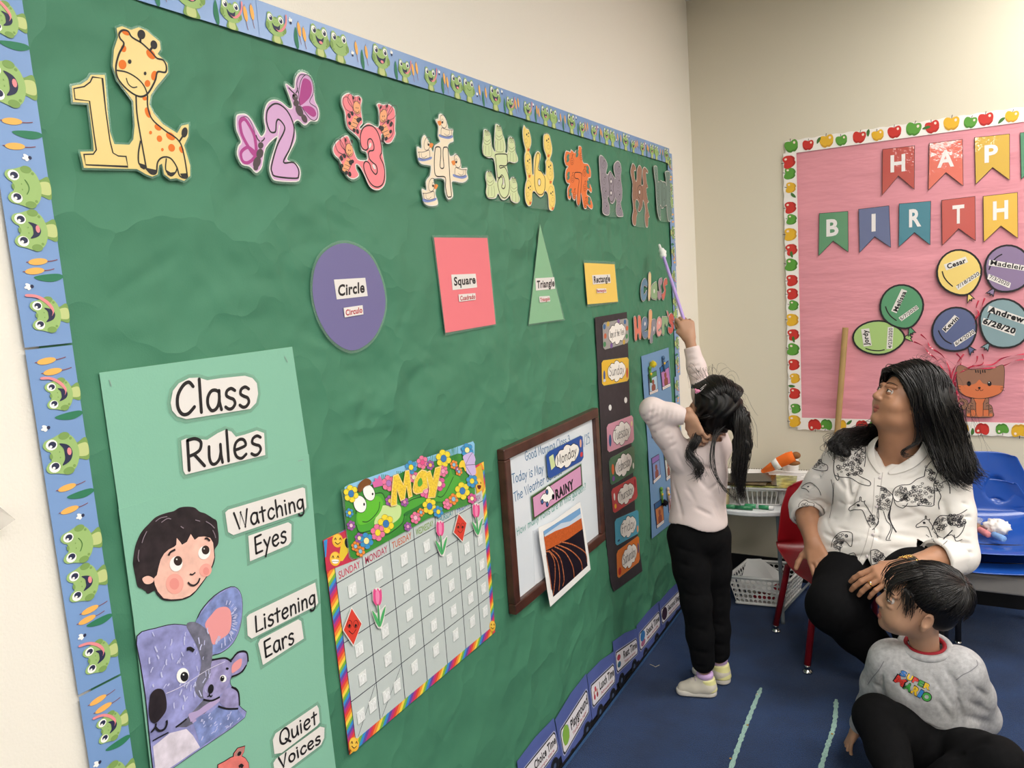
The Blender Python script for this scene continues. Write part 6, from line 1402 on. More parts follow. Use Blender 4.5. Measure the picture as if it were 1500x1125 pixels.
m = MB(); m.lathe(Vector((c.x, c.y, TZ)), [(.02, 0), (.034, 0), (.034, c.z - TZ + .02), (.02, c.z - TZ + .02), (.02, 0)], tw, 28); tag(m.build('paper_roll', None, True), 'upright white paper roll behind the orange soft toy', 'roll')
can = mat('cream_board_disc', 'd8c69a', .6, .3)
m = MB(); m.lathe((.17, 3.27, TZ), [(0, 0), (.045, 0), (.045, .07), (0, .07)], can, 28); tag(m.build('round_tin', None, True), 'cream coloured round tin on the table behind the long hair', 'tin')
# white perforated basket on the floor
wb = mat('white_laundry_plastic', 'e2e2df', .4, .4)
def holes_panel(T, p00, p10, p11, p01, nx_, ny_, name, edge_=.004):
    """perforated panel: rows of round holes cut through a quad (corner points), made of ring-shaped faces"""
    p = [Vector(v) for v in (p00, p10, p11, p01)]
    bil3 = lambda s, t: p[0] * (1 - s) * (1 - t) + p[1] * s * (1 - t) + p[2] * s * t + p[3] * (1 - s) * t
    nrm = (p[1] - p[0]).cross(p[3] - p[0]).normalized(); vs, fs = [], []; n = 12
    for j in range(ny_):
        for i in range(nx_):
            big = True
            cs, ct = (i + .5) / nx_, (j + .5) / ny_; o = len(vs); rs = .40
            for side_ in (0, 1):
                for k in range(n):
                    a = 2 * math.pi * (k + .5) / n; c_, s_ = math.cos(a), math.sin(a); mx_ = max(abs(c_), abs(s_))
                    vs.append(bil3(cs + c_ / mx_ * .5 / nx_, ct + s_ / mx_ * .5 / ny_) - nrm * .0025 * side_)
                    vs.append(bil3(cs + c_ * rs / nx_, ct + s_ * rs / ny_) - nrm * .0025 * side_)
            for k in range(n):
                k2 = (k + 1) % n; A0, B0, A1, B1 = o + 2 * k, o + 2 * k + 1, o + 2 * k2, o + 2 * k2 + 1; q = 2 * n
                fs += [(A0, A1, B1, B0), (A0 + q, B0 + q, B1 + q, A1 + q), (B0, B1, B1 + q, B0 + q)]
    return meshobj(name, vs, fs, wb, T)
f0, f1 = Vector((.215, 3.255, 0)), Vector((.395, 3.265, 0)); 
T = thing('perforated_basket', 'white plastic basket with round holes on the carpet under the small table', 'basket', (.32, 3.38, 0))
bl_, br_ = Vector((.225, 3.30, .012)), Vector((.425, 3.325, .012)); tl_2, tr_2 = Vector((.195, 3.285, .135)), Vector((.45, 3.315, .135)); dp = Vector((.035, .22, 0))
holes_panel(T, bl_, br_, tr_2 - Vector((0, 0, .008)), tl_2 - Vector((0, 0, .008)), 11, 5, 'front_wall')
holes_panel(T, br_ + dp * .95, bl_ + dp * .95, tl_2 + dp - Vector((0, 0, .008)), tr_2 + dp - Vector((0, 0, .008)), 11, 5, 'back_wall')
holes_panel(T, bl_ + dp * .95, bl_, tl_2 - Vector((0, 0, .008)), tl_2 + dp - Vector((0, 0, .008)), 9, 5, 'side_wall'); holes_panel(T, br_, br_ + dp * .95, tr_2 + dp - Vector((0, 0, .008)), tr_2 - Vector((0, 0, .008)), 9, 5, 'side_wall')
m = MB(); m.tube([tl_2, tr_2, tr_2 + dp, tl_2 + dp, tl_2], .007, wb, 8); m.build('rim', T, True); m = MB(); m.tube([bl_, br_, br_ + dp * .95, bl_ + dp * .95, bl_], .006, wb, 8); m.add([bl_, br_, br_ + dp * .95, bl_ + dp * .95], [(0, 1, 2, 3)], wb); m.build('base', T)
m = MB(); zz0 = .10; b0 = bl_ + Vector((.006, .02, .03)); m.add([b0 + Vector((0, 0, .03)), b0 + Vector((.19, .01, .02)), b0 + Vector((.20, .12, .05)), b0 + Vector((.06, .19, .105)), b0 + Vector((.0, .18, .10))], [(0, 1, 2, 3, 4)], page); o = m.build('paper_sheet', None); s = o.modifiers.new('s', 'SOLIDIFY'); s.thickness = .001; tag(o, 'plain white sheet of paper standing inside the perforated basket', 'paper')
m = MB(); m.ball((.40, 3.37, .075), (.03, .025, .02), mat('dark_red_toy', '9a2030', .5), 14, 8); m.ball((.33, 3.36, .03), (.05, .03, .014), mat('dark_red_toy', '9a2030'), 14, 8); tag(m.build('red_toy', None, True), 'dark red toy lying inside the perforated basket', 'toy')
# ---------------- bodies: smooth distance fields turned into one continuous mesh ----------------
def V3(*a): return np.array(a if len(a) == 3 else tuple(a[0]), dtype=np.float64)
class Sdf:
    def __init__(s): s.groups = []; s.cur = None
    def group(s, kin=.01, kout=.01): s.cur = {'p': [], 'kin': kin, 'kout': kout}; s.groups.append(s.cur); return s
    def cap(s, a, b, ra, rb=None, m=0, k=None, sub=False): s.cur['p'].append(('c', V3(a), V3(b), ra, ra if rb is None else rb, m, k, sub)); return s
    def chain(s, pts, rs, m=0, k=None):
        for i in range(len(pts) - 1): s.cap(pts[i], pts[i + 1], rs[i], rs[i + 1], m, k)
        return s
    def ell(s, c, r, R=None, m=0, k=None, sub=False):
        s.cur['p'].append(('e', V3(c), V3(r), np.eye(3) if R is None else np.array(R), 0, m, k, sub)); return s
    @staticmethod
    def dist(p, X):
        if p[0] == 'c':
            a, b, ra, rb = p[1:5]; ba = b - a; L = ba @ ba
            h = np.clip(((X - a) @ ba) / max(L, 1e-12), 0, 1); return np.linalg.norm(X - a - h[:, None] * ba, axis=1) - (ra + (rb - ra) * h)
        c, r, R = p[1:4]; q = (X - c) @ R; k0 = np.linalg.norm(q / r, axis=1); k1 = np.linalg.norm(q / (r * r), axis=1)
        return np.where(k1 > 1e-9, k0 * (k0 - 1) / np.maximum(k1, 1e-9), -r.min())
    def bounds(s):
        lo, hi = [], []
        for g in s.groups:
            for p in g['p']:
                if p[7]: continue
                if p[0] == 'c': lo += [np.minimum(p[1] - p[3], p[2] - p[4])]; hi += [np.maximum(p[1] + p[3], p[2] + p[4])]
                else: m = p[2].max(); lo.append(p[1] - m); hi.append(p[1] + m)
        return np.min(lo, 0), np.max(hi, 0)
    def ev(s, X, tags=False):
        if len(X) > 60000: return np.concatenate([s.ev_(X[i:i + 60000]) for i in range(0, len(X), 60000)]) if not tags else s.ev_(X, True)
        return s.ev_(X, tags, len(X) < 20000 and not tags)
    def ev_(s, X, tags=False, full=False):
        D_ = np.full(len(X), .6); best = np.full(len(X), 1e3); tg = np.zeros(len(X), dtype=np.int32)
        for g in s.groups:
            d = np.full(len(X), .6)
            for p in g['p']:
                k = g['kin'] if p[6] is None else p[6]
                if full: di = s.dist(p, X)
                else:
                    mg = k + .012 + g['kout']
                    lo, hi = (np.minimum(p[1] - p[3], p[2] - p[4]), np.maximum(p[1] + p[3], p[2] + p[4])) if p[0] == 'c' else (p[1] - p[2].max(), p[1] + p[2].max())
                    ix = np.nonzero((X[:, 0] > lo[0] - mg) & (X[:, 0] < hi[0] + mg))[0]
                    if len(ix): Y_ = X[ix]; ix = ix[(Y_[:, 1] > lo[1] - mg) & (Y_[:, 1] < hi[1] + mg) & (Y_[:, 2] > lo[2] - mg) & (Y_[:, 2] < hi[2] + mg)]
                    if not len(ix): continue
                    di = np.full(len(X), .5 + mg); di[ix] = s.dist(p, X[ix])
                if p[7]:
                    h = np.maximum(k - np.abs(-di - d), 0) / k; d = np.maximum(d, -di) + h * h * k * .25
                    if tags: u = -di > best - .001; 
                else:
                    h = np.maximum(k - np.abs(di - d), 0) / k; d = np.minimum(d, di) - h * h * k * .25
                    if tags: u = di < best; best = np.where(u, di, best); tg = np.where(u, p[5], tg)
            k = g['kout']; h = np.maximum(k - np.abs(d - D_), 0) / k; D_ = np.minimum(D_, d) - h * h * k * .25
        return (D_, tg) if tags else D_
def mesh_field(fn, lo, hi, cell, pad=None):
    """surface nets on a sparse grid; fn(points)->distance"""
    C8 = 8; lo = np.array(lo) - cell * 3; hi = np.array(hi) + cell * 3; big = cell * C8
    nb = np.ceil((hi - lo) / big).astype(int); I = np.stack(np.meshgrid(*[np.arange(n) for n in nb], indexing='ij'), -1).reshape(-1, 3)
    d = fn(lo + (I + .5) * big); act = I[np.abs(d) < big * .87 + (pad or cell * 2)]
    M_ = nb * C8 + 2
    offs = np.stack(np.meshgrid(*[np.arange(C8)] * 3, indexing='ij'), -1).reshape(-1, 3)
    cells = (act[:, None, :] * C8 + offs[None]).reshape(-1, 3)
    key = lambda J: (J[:, 0] * M_[1] + J[:, 1]) * M_[2] + J[:, 2]
    co = np.array([(x, y, z) for x in (0, 1) for y in (0, 1) for z in (0, 1)])
    ck = key(cells); cornk = np.stack([ck + (c[0] * M_[1] + c[1]) * M_[2] + c[2] for c in co], 1)
    uk, inv = np.unique(cornk, return_inverse=True); inv = inv.reshape(cornk.shape)
    z = uk % M_[2]; y = (uk // M_[2]) % M_[1]; x = uk // (M_[1] * M_[2]); X = lo + np.stack([x, y, z], 1) * cell
    val = np.empty(len(X)); 
    for i in range(0, len(X), 200000): val[i:i + 200000] = fn(X[i:i + 200000])
    cv = val[inv]; ins = cv < 0; mix = ins.any(1) & ~ins.all(1)
    cells, cv, ins, inv, ck = cells[mix], cv[mix], ins[mix], inv[mix], ck[mix]
    edges = [(a, b) for a in range(8) for b in range(a + 1, 8) if bin(a ^ b).count('1') == 1]
    acc = np.zeros((len(cells), 3)); cnt = np.zeros(len(cells))
    for a, b in edges:
        m = ins[:, a] != ins[:, b]; t = np.where(m, cv[:, a] / np.where(m, cv[:, a] - cv[:, b], 1), 0)
        acc += np.where(m[:, None], co[a] + (co[b] - co[a]) * t[:, None], 0); cnt += m
    P_ = lo + (cells + acc / cnt[:, None]) * cell
    order = np.argsort(ck); sk = ck[order]
    def find(k):
        p = np.searchsorted(sk, k); p = np.minimum(p, len(sk) - 1); return np.where(sk[p] == k, order[p], -1)
    fs = []; st = (M_[1] * M_[2], M_[2], 1)
    for ax in range(3):
        b = (4, 2, 1)[ax]; m = ins[:, 0] != ins[:, b]; o1, o2 = st[(ax + 1) % 3], st[(ax + 2) % 3]; c0 = np.nonzero(m)[0]; k0 = ck[c0]
        q = np.stack([c0, find(k0 - o1), find(k0 - o1 - o2), find(k0 - o2)], 1); ok = (q >= 0).all(1); q = q[ok]; flip = ins[c0[ok], 0]
        q[~flip] = q[~flip][:, ::-1]; fs.append(q)
    return P_, np.concatenate(fs)
import time
def sdf_object(name, *a, **k):
    t0 = time.time(); o = sdf_object_(name, *a, **k); print('SDF', name, len(o.data.vertices), round(time.time() - t0, 1)); return o
def sdf_object_(name, s, cell, mats, parent, disp=None, post=None, keep=None, smooth_it=1):
    lo, hi = s.bounds(); fn = (lambda X: s.ev(X) + disp(X)) if disp else s.ev
    if post: f0 = fn; fn = lambda X: post(X, f0(X))
    P_, F = mesh_field(fn, lo, hi, cell)
    # keep only the largest connected piece
    lab = np.arange(len(P_))
    for _ in range(400):
        mn = lab[F].min(1); new = lab.copy(); np.minimum.at(new, F.ravel(), np.repeat(mn, 4)); new = new[new]
        if (new == lab).all(): break
        lab = new
    u, c = np.unique(lab, return_counts=True)
    if len(u) > 1:
        big_ = u[c.argmax()]; kv = lab == big_; F = F[kv[F[:, 0]]]; idx = np.cumsum(kv) - 1; P_ = P_[kv]; F = idx[F]
    if smooth_it:
        E_ = np.concatenate([F[:, [0, 1]], F[:, [1, 2]], F[:, [2, 3]], F[:, [3, 0]]]); 
        for _ in range(smooth_it):
            acc = np.zeros_like(P_); c = np.zeros(len(P_)); np.add.at(acc, E_[:, 0], P_[E_[:, 1]]); np.add.at(acc, E_[:, 1], P_[E_[:, 0]]); np.add.at(c, E_[:, 0], 1); np.add.at(c, E_[:, 1], 1); P_ = P_ * .5 + .5 * acc / np.maximum(c, 1)[:, None]
    me = bpy.data.meshes.new(name); me.vertices.add(len(P_)); me.vertices.foreach_set('co', P_.ravel()); me.loops.add(F.size); me.loops.foreach_set('vertex_index', F.ravel().astype(np.int32))
    me.polygons.add(len(F)); me.polygons.foreach_set('loop_start', np.arange(0, F.size, 4, dtype=np.int32)); me.polygons.foreach_set('use_smooth', np.ones(len(F), dtype=bool))
    for m in (mats if isinstance(mats, (list, tuple)) else [mats]): me.materials.append(m)
    if isinstance(mats, (list, tuple)) and len(mats) > 1:
        _, tg = s.ev(P_[F].mean(1), True); me.polygons.foreach_set('material_index', tg.astype(np.int32))
    me.update(calc_edges=True); me.validate()
    o = bpy.data.objects.new(name, me); C.objects.link(o)
    if parent is not None:
        o.parent = parent
        if parent.type == 'EMPTY': o.matrix_parent_inverse = Matrix.Translation(-parent.location)
    return o
class Fr:
    """local frame: x to the figure's right, y forward, z up"""
    def __init__(s, o, f, up, k=1.0):
        s.o = V3(o); s.y = V3(f) / np.linalg.norm(V3(f)); r = np.cross(s.y, V3(up)); s.x = r / np.linalg.norm(r); s.z = np.cross(s.x, s.y); s.k = k; s.R = np.stack([s.x, s.y, s.z], 1)
    def p(s, x, y, z): return s.o + s.k * (s.x * x + s.y * y + s.z * z)
def head(s, F, child=False, lips=1):
    """skull, jaw, nose, lips, ears; material 1 = lips"""
    p, k = F.p, F.k; R = F.R; e = lambda c, r, **a: s.ell(p(*c), V3(*r) * k, R, **a)
    s.group(.018 * k, .012 * k)
    e((0, -.018, .045), (.073, .094, .080)); e((0, .018, -.012), (.067, .078, .088)); e((0, .046, -.045), (.052, .046, .060))
    if child: e((.034, .045, -.042), (.032, .034, .034)); e((-.034, .045, -.042), (.032, .034, .034)); e((0, .070, -.084), (.020, .018, .016))
    else:
        e((.038, .050, -.030), (.033, .035, .036)); e((-.038, .050, -.030), (.033, .035, .036)); e((0, .070, -.094), (.026, .022, .020)); e((.03, .03, -.075), (.038, .042, .034)); e((-.03, .03, -.075), (.038, .042, .034))
    for sx in (1, -1):
        e((sx * .031, .101, .015), (.019, .013, .0115), sub=True, k=.010 * k)
        s.cap(p(sx * .014, .090, .034), p(sx * .046, .078, .034), .0075 * k, .006 * k, k=.012 * k)
        e((sx * .031, .0800, -.004), (.016, .010, .006), k=.008 * k)
    s.cap(p(0, .088, .022), p(0, .104 if child else .106, -.012), .0068 * k, (.0098 if child else .0118) * k, k=.010 * k)
    e((0, .103 if child else .106, -.018), (.0115, .010, .009) if child else (.0135, .0115, .0105), k=.006 * k)
    for sx in (1, -1): e((sx * (.011 if child else .0135), .0965, -.0215), (.0075, .009, .0070), k=.005 * k)
    for sx in (1, -1): e((sx * .006, .104, -.0305), (.0035, .004, .003), sub=True, k=.002 * k)
    s.chain([p(-.029, .0765, -.0585), p(-.009, .0905, -.0515), p(0, .0915, -.0525), p(.009, .0905, -.0515), p(.029, .0765, -.0585)], [v * k for v in (.0026, .0054, .0050, .0054, .0026)], m=1, k=.004 * k)
    s.chain([p(-.022, .079, -.0610), p(0, .0895, -.0640), p(.022, .079, -.0610)], [v * k for v in (.0034, .0068, .0034)], m=1, k=.004 * k)
    s.chain([p(-.026, .0815, -.0588), p(0, .0965, -.0575)], [.0013 * k, .0016 * k], k=.002 * k); s.cur['p'][-1] = s.cur['p'][-1][:7] + (True,); s.cap(p(.026, .0815, -.0588), p(0, .0965, -.0575), .0013 * k, .0016 * k, sub=True, k=.002 * k)
    for sx in (1, -1):
        s.group(.006 * k, .004 * k); Re = R @ np.array(Matrix.Rotation(sx * -.45, 3, 'Z')); s.ell(p(sx * .078, -.012, -.004), V3(.008, .019, .030) * k, Re); s.ell(p(sx * .086, -.008, .002), V3(.008, .011, .018) * k, Re, sub=True, k=.004 * k)
        s.cap(p(sx * .074, -.004, -.026), p(sx * .076, -.006, -.03), .007 * k)
def eyes(F, T, look=(0, 1, 0), skin=None, r0=.0122, opening=(26, 17)):
    sc = mat('eye_white', 'dcd4cd', .15, .5); ir = mat('dark_iris', '1c100b', .1, .6)
    for sx in (1, -1):
        m = MB(); c = Vector(F.p(sx * .031, .0815, .0135)); r = r0 * F.k; m.ball(c, r, sc, 18, 12)
        d = Vector(F.R @ (V3(*look) / np.linalg.norm(look))); m.ball(c + d * r * .42, r * .64, ir, 16, 10); o = m.build('eye', T, True)
        m = MB(); R2 = r * 1.09
        for up, e0 in ((1, opening[0]), (-1, opening[1])):
            vs = []; na, ne = 17, 7
            for i in range(na):
                a = math.radians(-84 + 168 * i / (na - 1)); lo = math.radians(e0) * max(.0, math.cos(a * .98)) ** .7 * (1 if up > 0 else 1)
                for j in range(ne):
                    el = (lo + (math.radians(88) - lo) * j / (ne - 1)) * up
                    vs.append(c + Vector(F.R @ V3(math.sin(a) * math.cos(el), math.cos(a) * math.cos(el), math.sin(el))) * R2)
            m.add(vs, [(i * ne + j, (i + 1) * ne + j, (i + 1) * ne + j + 1, i * ne + j + 1) for i in range(na - 1) for j in range(ne - 1)], skin)
            edge_ = [vs[i * ne] for i in range(na)]; m.tube(edge_, .0011 if up > 0 else .0006, INK if up > 0 else mat('lid_line', '6a4434', .6), 5)
        m.build('eyelid', T, True)
def hand(s, F, curls, spread=.14, thumb=(.5, .6), k=1.0, side=1, fcurl=None, m=0):
    """F: origin wrist, y toward the fingers, z out of the back of the hand, x to the thumb side*side. curls: 4 bend angles (rad per joint), index first"""
    p = F.p; kk = F.k
    s.group(.008 * kk, .008 * kk); bases = []
    for i in range(4):
        u = (i - 1.5) / 3.0; x = side * (-u) * .058; bases.append((x, .088 - .010 * abs(u + .12) ** 1.2 * 2))
        s.cap(p(side * -u * .030, .008, 0), p(x * .93, bases[-1][1] - .006, .001), .0155 * kk, .0125 * kk, m=m, k=.014 * kk)
    s.cap(p(0, -.03, 0), p(0, .02, 0), .021 * kk, .022 * kk, m=m, k=.012 * kk)
    s.cap(p(side * .018, .015, -.004), p(side * .038, .045, -.010), .014 * kk, .013 * kk, m=m, k=.012 * kk)
    Ls = [(.040, .025, .020), (.044, .028, .021), (.040, .026, .020), (.032, .020, .017)]
    for i in range(4):
        u = (i - 1.5) / 3.0; a = side * -u * spread * 2; q = V3(bases[i][0], bases[i][1], 0); c = 0; r = (.0092, .0094, .0088, .0078)[i]; s.group(.003 * kk, .0025 * kk); first = True
        cl = curls[i] if isinstance(curls[i], (tuple, list)) else (curls[i],) * 3
        s.cap(p(q[0] * .97, q[1] - .02, 0), p(*q), r * 1.1 * kk, r * 1.12 * kk, m=m)
        for j in range(3):
            c += cl[j]; d = V3(math.sin(a) * math.cos(c), math.cos(a) * math.cos(c), -math.sin(c)); n = q + d * Ls[i][j]; s.cap(p(*q), p(*n), r * (1.08 - .06 * j) * kk, r * (1.0 - .1 * j) * kk, m=m); q = n
    s.group(.005 * kk, .006 * kk); t0 = V3(side * .020, .022, -.006); q = t0; az, dn = thumb
    for j, (L_, r) in enumerate(((.036, .0125), (.030, .0105), (.023, .0095))):
        d = V3(side * math.sin(az), math.cos(az), -math.sin(dn) * (.4 + .3 * j)); d /= np.linalg.norm(d); n = q + d * L_; s.cap(p(*q), p(*n), r * kk, r * .88 * kk, m=m); q = n; az -= .22
def folds(lines):
    """cloth creases: list of (a, b, width, depth) segments in space; raises ridges between which the cloth sinks"""
    L_ = [(V3(a), V3(b), w_, d) for a, b, w_, d in lines]
    def f(X):
        o = np.zeros(len(X))
        for a, b, w_, d in L_:
            ba = b - a; h = np.clip(((X - a) @ ba) / (ba @ ba), 0, 1); r = np.linalg.norm(X - a - h[:, None] * ba, axis=1); o += d * np.exp(-(r / w_) ** 2) * np.sin(np.pi * np.clip(h, .03, .97))
        return o
    return f
def hits(s, px, lim=5.0):
    """points where the sight lines through the given photo pixels meet the body surface"""
    d = np.array([V3(*ray(x, y).normalized()) for x, y in px]); o = V3(*CAM); t = np.full(len(px), 1.2)
    for _ in range(50): t += .9 * s.ev_(o + d * t[:, None], False, True)
    t = np.minimum(t, lim); return o + d * t[:, None]
def crease_set(s, segs, w_=.008, depth=.006):
    px = [p for sg in segs for p in sg[:2]]; H_ = hits(s, px); ok = np.linalg.norm(H_ - V3(*CAM), axis=1) < 4
    return [(H_[2 * i], H_[2 * i + 1], (sg[2] if len(sg) > 2 else w_), (sg[3] if len(sg) > 3 else depth)) for i, sg in enumerate(segs) if ok[2 * i] and ok[2 * i + 1]]
def strands(name, parent, guides, m, n, jit=.006, r=.0012, seed=1, wave=.004, wf=14, nseg=14, tip=.4, kind=None):
    """hair locks: each strand follows a blend of guide curves (lists of points) with its own waver"""
    rr = np.random.default_rng(seed); G_ = []
    for g in guides:
        g = np.array([V3(q) for q in g]); t = np.linspace(0, len(g) - 1, nseg); out = []
        for u in t:
            i = min(int(u), len(g) - 2); f = u - i; a, b, c, d = g[max(i - 1, 0)], g[i], g[i + 1], g[min(i + 2, len(g) - 1)]
            out.append(.5 * (2 * b + (c - a) * f + (2 * a - 5 * b + 4 * c - d) * f * f + (3 * b - a - 3 * c + d) * f ** 3))
        G_.append(np.array(out))
    mb = MB()
    for k in range(n):
        u = rr.uniform(0, len(G_) - 1); i = int(u); f = u - i; base = G_[i] * (1 - f) + G_[min(i + 1, len(G_) - 1)] * f if len(G_) > 1 else G_[0].copy()
        t = np.linspace(0, 1, nseg)[:, None]; off = rr.normal(0, jit, 3); ph = rr.uniform(0, 6.28, 3); am = wave * rr.uniform(.4, 1.3)
        fr = rr.uniform(.8, 1.2) * wf; pts = base + off * (.35 + .65 * t) + am * t * np.sin(ph + fr * t * np.array([1, .8, 1.15]))
        L_ = rr.uniform(.82, 1.0); q = max(5, int(nseg * L_)); pts = pts[:q]; rad = [r * rr.uniform(.8, 1.2) * (1 - (1 - tip) * (j / (q - 1)) ** 2) * (.7 if j == 0 else 1) for j in range(q)]
        mb.tube([Vector(x) for x in pts], rad, m, 4, True)
    o = mb.build(name, parent, True)
    if kind: o['kind'] = kind
    return o
# ---------------- people ----------------
skinw = mat('warm_brown_skin', 'ae7f62', .45, .4, sss=.05, noise=.05, nscale=30); lipw = mat('rose_lips', '9c5a4e', .4, .4)
skinc = mat('child_skin', 'b38a70', .5, .35, sss=.05); lipc = mat('child_lips', 'a86656', .45, .4)
hairm = mat('black_hair', '100d0d', .34, .5, aniso=.5); hairb = mat('black_hair_base', '0b0909', .5, .35)
brow = mat('dark_brow', '2a1a14', .7); nailm = mat('nail', 'd0a08c', .25, .5)
blackc = mat('black_trouser_cloth', '0c0c0e', .85, .12, noise=.25, nscale=60, bump=.2, bscale=500)
J = lambda x, y, Y: V3(*P(x, y, Y))
def lerp(a, b, t): return a + (b - a) * t
def cutter(planes):
    """keep only the side of each plane (point, outward normal) the cloth is on"""
    L_ = [(V3(p), V3(n) / np.linalg.norm(V3(n)), near) for p, n, near in planes]
    def post(X, d):
        for p, n, near in L_:
            q = (X - p) @ n
            if near is not None: 
                c, r = near; q = np.where(np.linalg.norm(X - c, axis=1) < r, q, -1)
            d = np.maximum(d, q)
        return d
    return post
# ======== woman ========
T = thing('person', 'woman with long black hair in a white giraffe-print blouse, seated on a red chair', 'person', (.83, 2.95, 0))
WT = T
hc = J(1324, 588, 2.93); HF = Fr(hc, (-.78, -.50, .40), (.30, .20, .90), .94)
shR, shL = J(1232, 672, 2.99), J(1392, 690, 2.95); elR, wrR = J(1180, 742, 3.02), J(1190, 792, 2.87); elL, wrL = J(1402, 812, 2.87), J(1322, 832, 2.70)
hipR, hipL = V3(.76, 3.02, .43), V3(.93, 3.0, .43); knR, knL = J(1222, 888, 2.69), J(1338, 880, 2.66); anR, anL = J(1318, 988, 2.84), V3(.97, 2.78, .07)
nk = J(1312, 664, 2.97); ch = V3(.865, 2.975, .66); be = V3(.845, 2.95, .50)
s = Sdf(); head(s, HF)
s.group(.03, .03); s.cap(nk + V3(.005, .02, -.03), HF.p(0, -.03, -.05), .062, .058); s.cap(HF.p(0, .02, -.085), nk + V3(0, -.02, -.005), .040, .05)
s.group(.05, .03); s.cap(lerp(shR, nk, .25) + V3(0, .015, -.02), lerp(shL, nk, .25) + V3(0, .015, -.02), .055); s.ell(ch, (.165, .105, .12)); s.ell(be, (.15, .12, .12)); s.cap(hipR, hipL, .10)
s.group(.015, .02); s.chain([shR, elR], [.05, .044]); s.chain([elR, lerp(elR, wrR, .45), wrR], [.046, .040, .029])
s.chain([shL, elL], [.05, .044]); s.chain([elL, lerp(elL, wrL, .35), wrL], [.048, .042, .029])
s.group(.02, .02); s.chain([hipR, knR, anR, anR + V3(.0, -.05, -.03)], [.085, .06, .035, .02]); s.chain([hipL, knL, anL, anL + V3(0, -.05, -.03)], [.085, .06, .035, .02])
dR = J(1204, 836, 2.785) - wrR; FR = Fr(wrR, dR, (-.25, -.75, .6), 1.0)
hand(s, FR, [(.25, .2, .12), (.22, .2, .12), (.22, .2, .15), (.2, .2, .15)], .09, (1.15, .2), side=1)
# side: her right hand, palm down; the thumb points to the picture's right (towards her body)
dL = J(1283, 846, 2.655) - wrL; FL = Fr(wrL, dL, (.1, -.62, .78), 1.04)
hand(s, FL, [(.35, .35, .3), (.35, .38, .3), (.36, .4, .3), (.36, .4, .3)], .13, (.35, .5), side=1)
sdf_object('body', s, .0026, [skinw, lipw], T)
eyes(HF, T, (0, .96, .22), skinw, opening=(34, 14))
# brows and lashes
m = MB()
for sx in (1, -1):
    pts = [Vector(HF.p(sx * (.014 + .034 * t), .0955 - .024 * t * t, .0395 + .006 * math.sin(t * 2.7))) for t in [i / 8 for i in range(9)]]
    m.tube(pts, [.0012, .0018, .002, .002, .0019, .0017, .0014, .001, .0006], brow, 6)
m.build('eyebrow', T, True)
# trousers
s = Sdf(); s.group(.05, .03); s.cap(hipR + V3(0, 0, .0), hipL, .118, .118); s.ell(be + V3(0, .02, -.06), (.175, .135, .11))
s.group(.03, .03); s.chain([hipR, lerp(hipR, knR, .6), knR, lerp(knR, anR, .35), lerp(knR, anR, .9)], [.115, .10, .088, .074, .056])
s.chain([hipL, lerp(hipL, knL, .6), knL, lerp(knL, anL, .35), lerp(knL, anL, .9)], [.115, .10, .086, .072, .054])
fl = folds([(knR + V3(-.05, -.07, -.01 - .02 * i), knR + V3(.09, -.04, -.03 - .022 * i), .007, .006) for i in range(3)] + [(knR + V3(.06, -.08, .04), hipR + V3(.05, -.1, .06), .012, .006), (J(1240, 905, 2.6), J(1275, 900, 2.62), .006, .008), (J(1232, 915, 2.6), J(1268, 912, 2.62), .006, .006)])
sdf_object('trousers', s, .0055, blackc, T, disp=fl)
shoem = mat('black_shoe', '1a1a1c', .5, .4)
m = MB()
for an in (anR, anL): m.ball(Vector(an + V3(0, -.04, -.028)), (.042, .11, .034), shoem, 16, 10)
m.build('shoe', T, True)
# blouse
blouse = mat('white_satin_blouse', 'ebe7e2', .42, .45, bump=.12, bscale=300)
def blouse_fn():
    s = Sdf(); s.group(.05, .03)
    s.cap(lerp(shR, nk, .12) + V3(0, .02, -.01), lerp(shL, nk, .12) + V3(0, .02, -.01), .066); s.ell(ch + V3(-.012, .005, .01), (.212, .128, .135)); s.ell(ch + V3(-.07, -.055, -.035), (.085, .075, .08)); s.ell(ch + V3(.085, -.05, -.035), (.085, .075, .08))
    s.ell(be + V3(-.015, .0, -.01), (.222, .158, .135)); s.ell(be + V3(-.015, .0, -.09), (.225, .165, .09))
    s.group(.02, .035); s.chain([shR + V3(.01, 0, 0), lerp(shR, elR, .5), elR, lerp(elR, wrR, .18)], [.068, .062, .058, .052])
    s.chain([shL + V3(-.01, 0, 0), lerp(shL, elL, .5), elL, lerp(elL, wrL, .22)], [.070, .064, .064, .060])
    return s
sb = blouse_fn()
pit = J(1294, 692, 2.83); cR = J(1277, 648, 2.9); cL = J(1350, 655, 2.9)
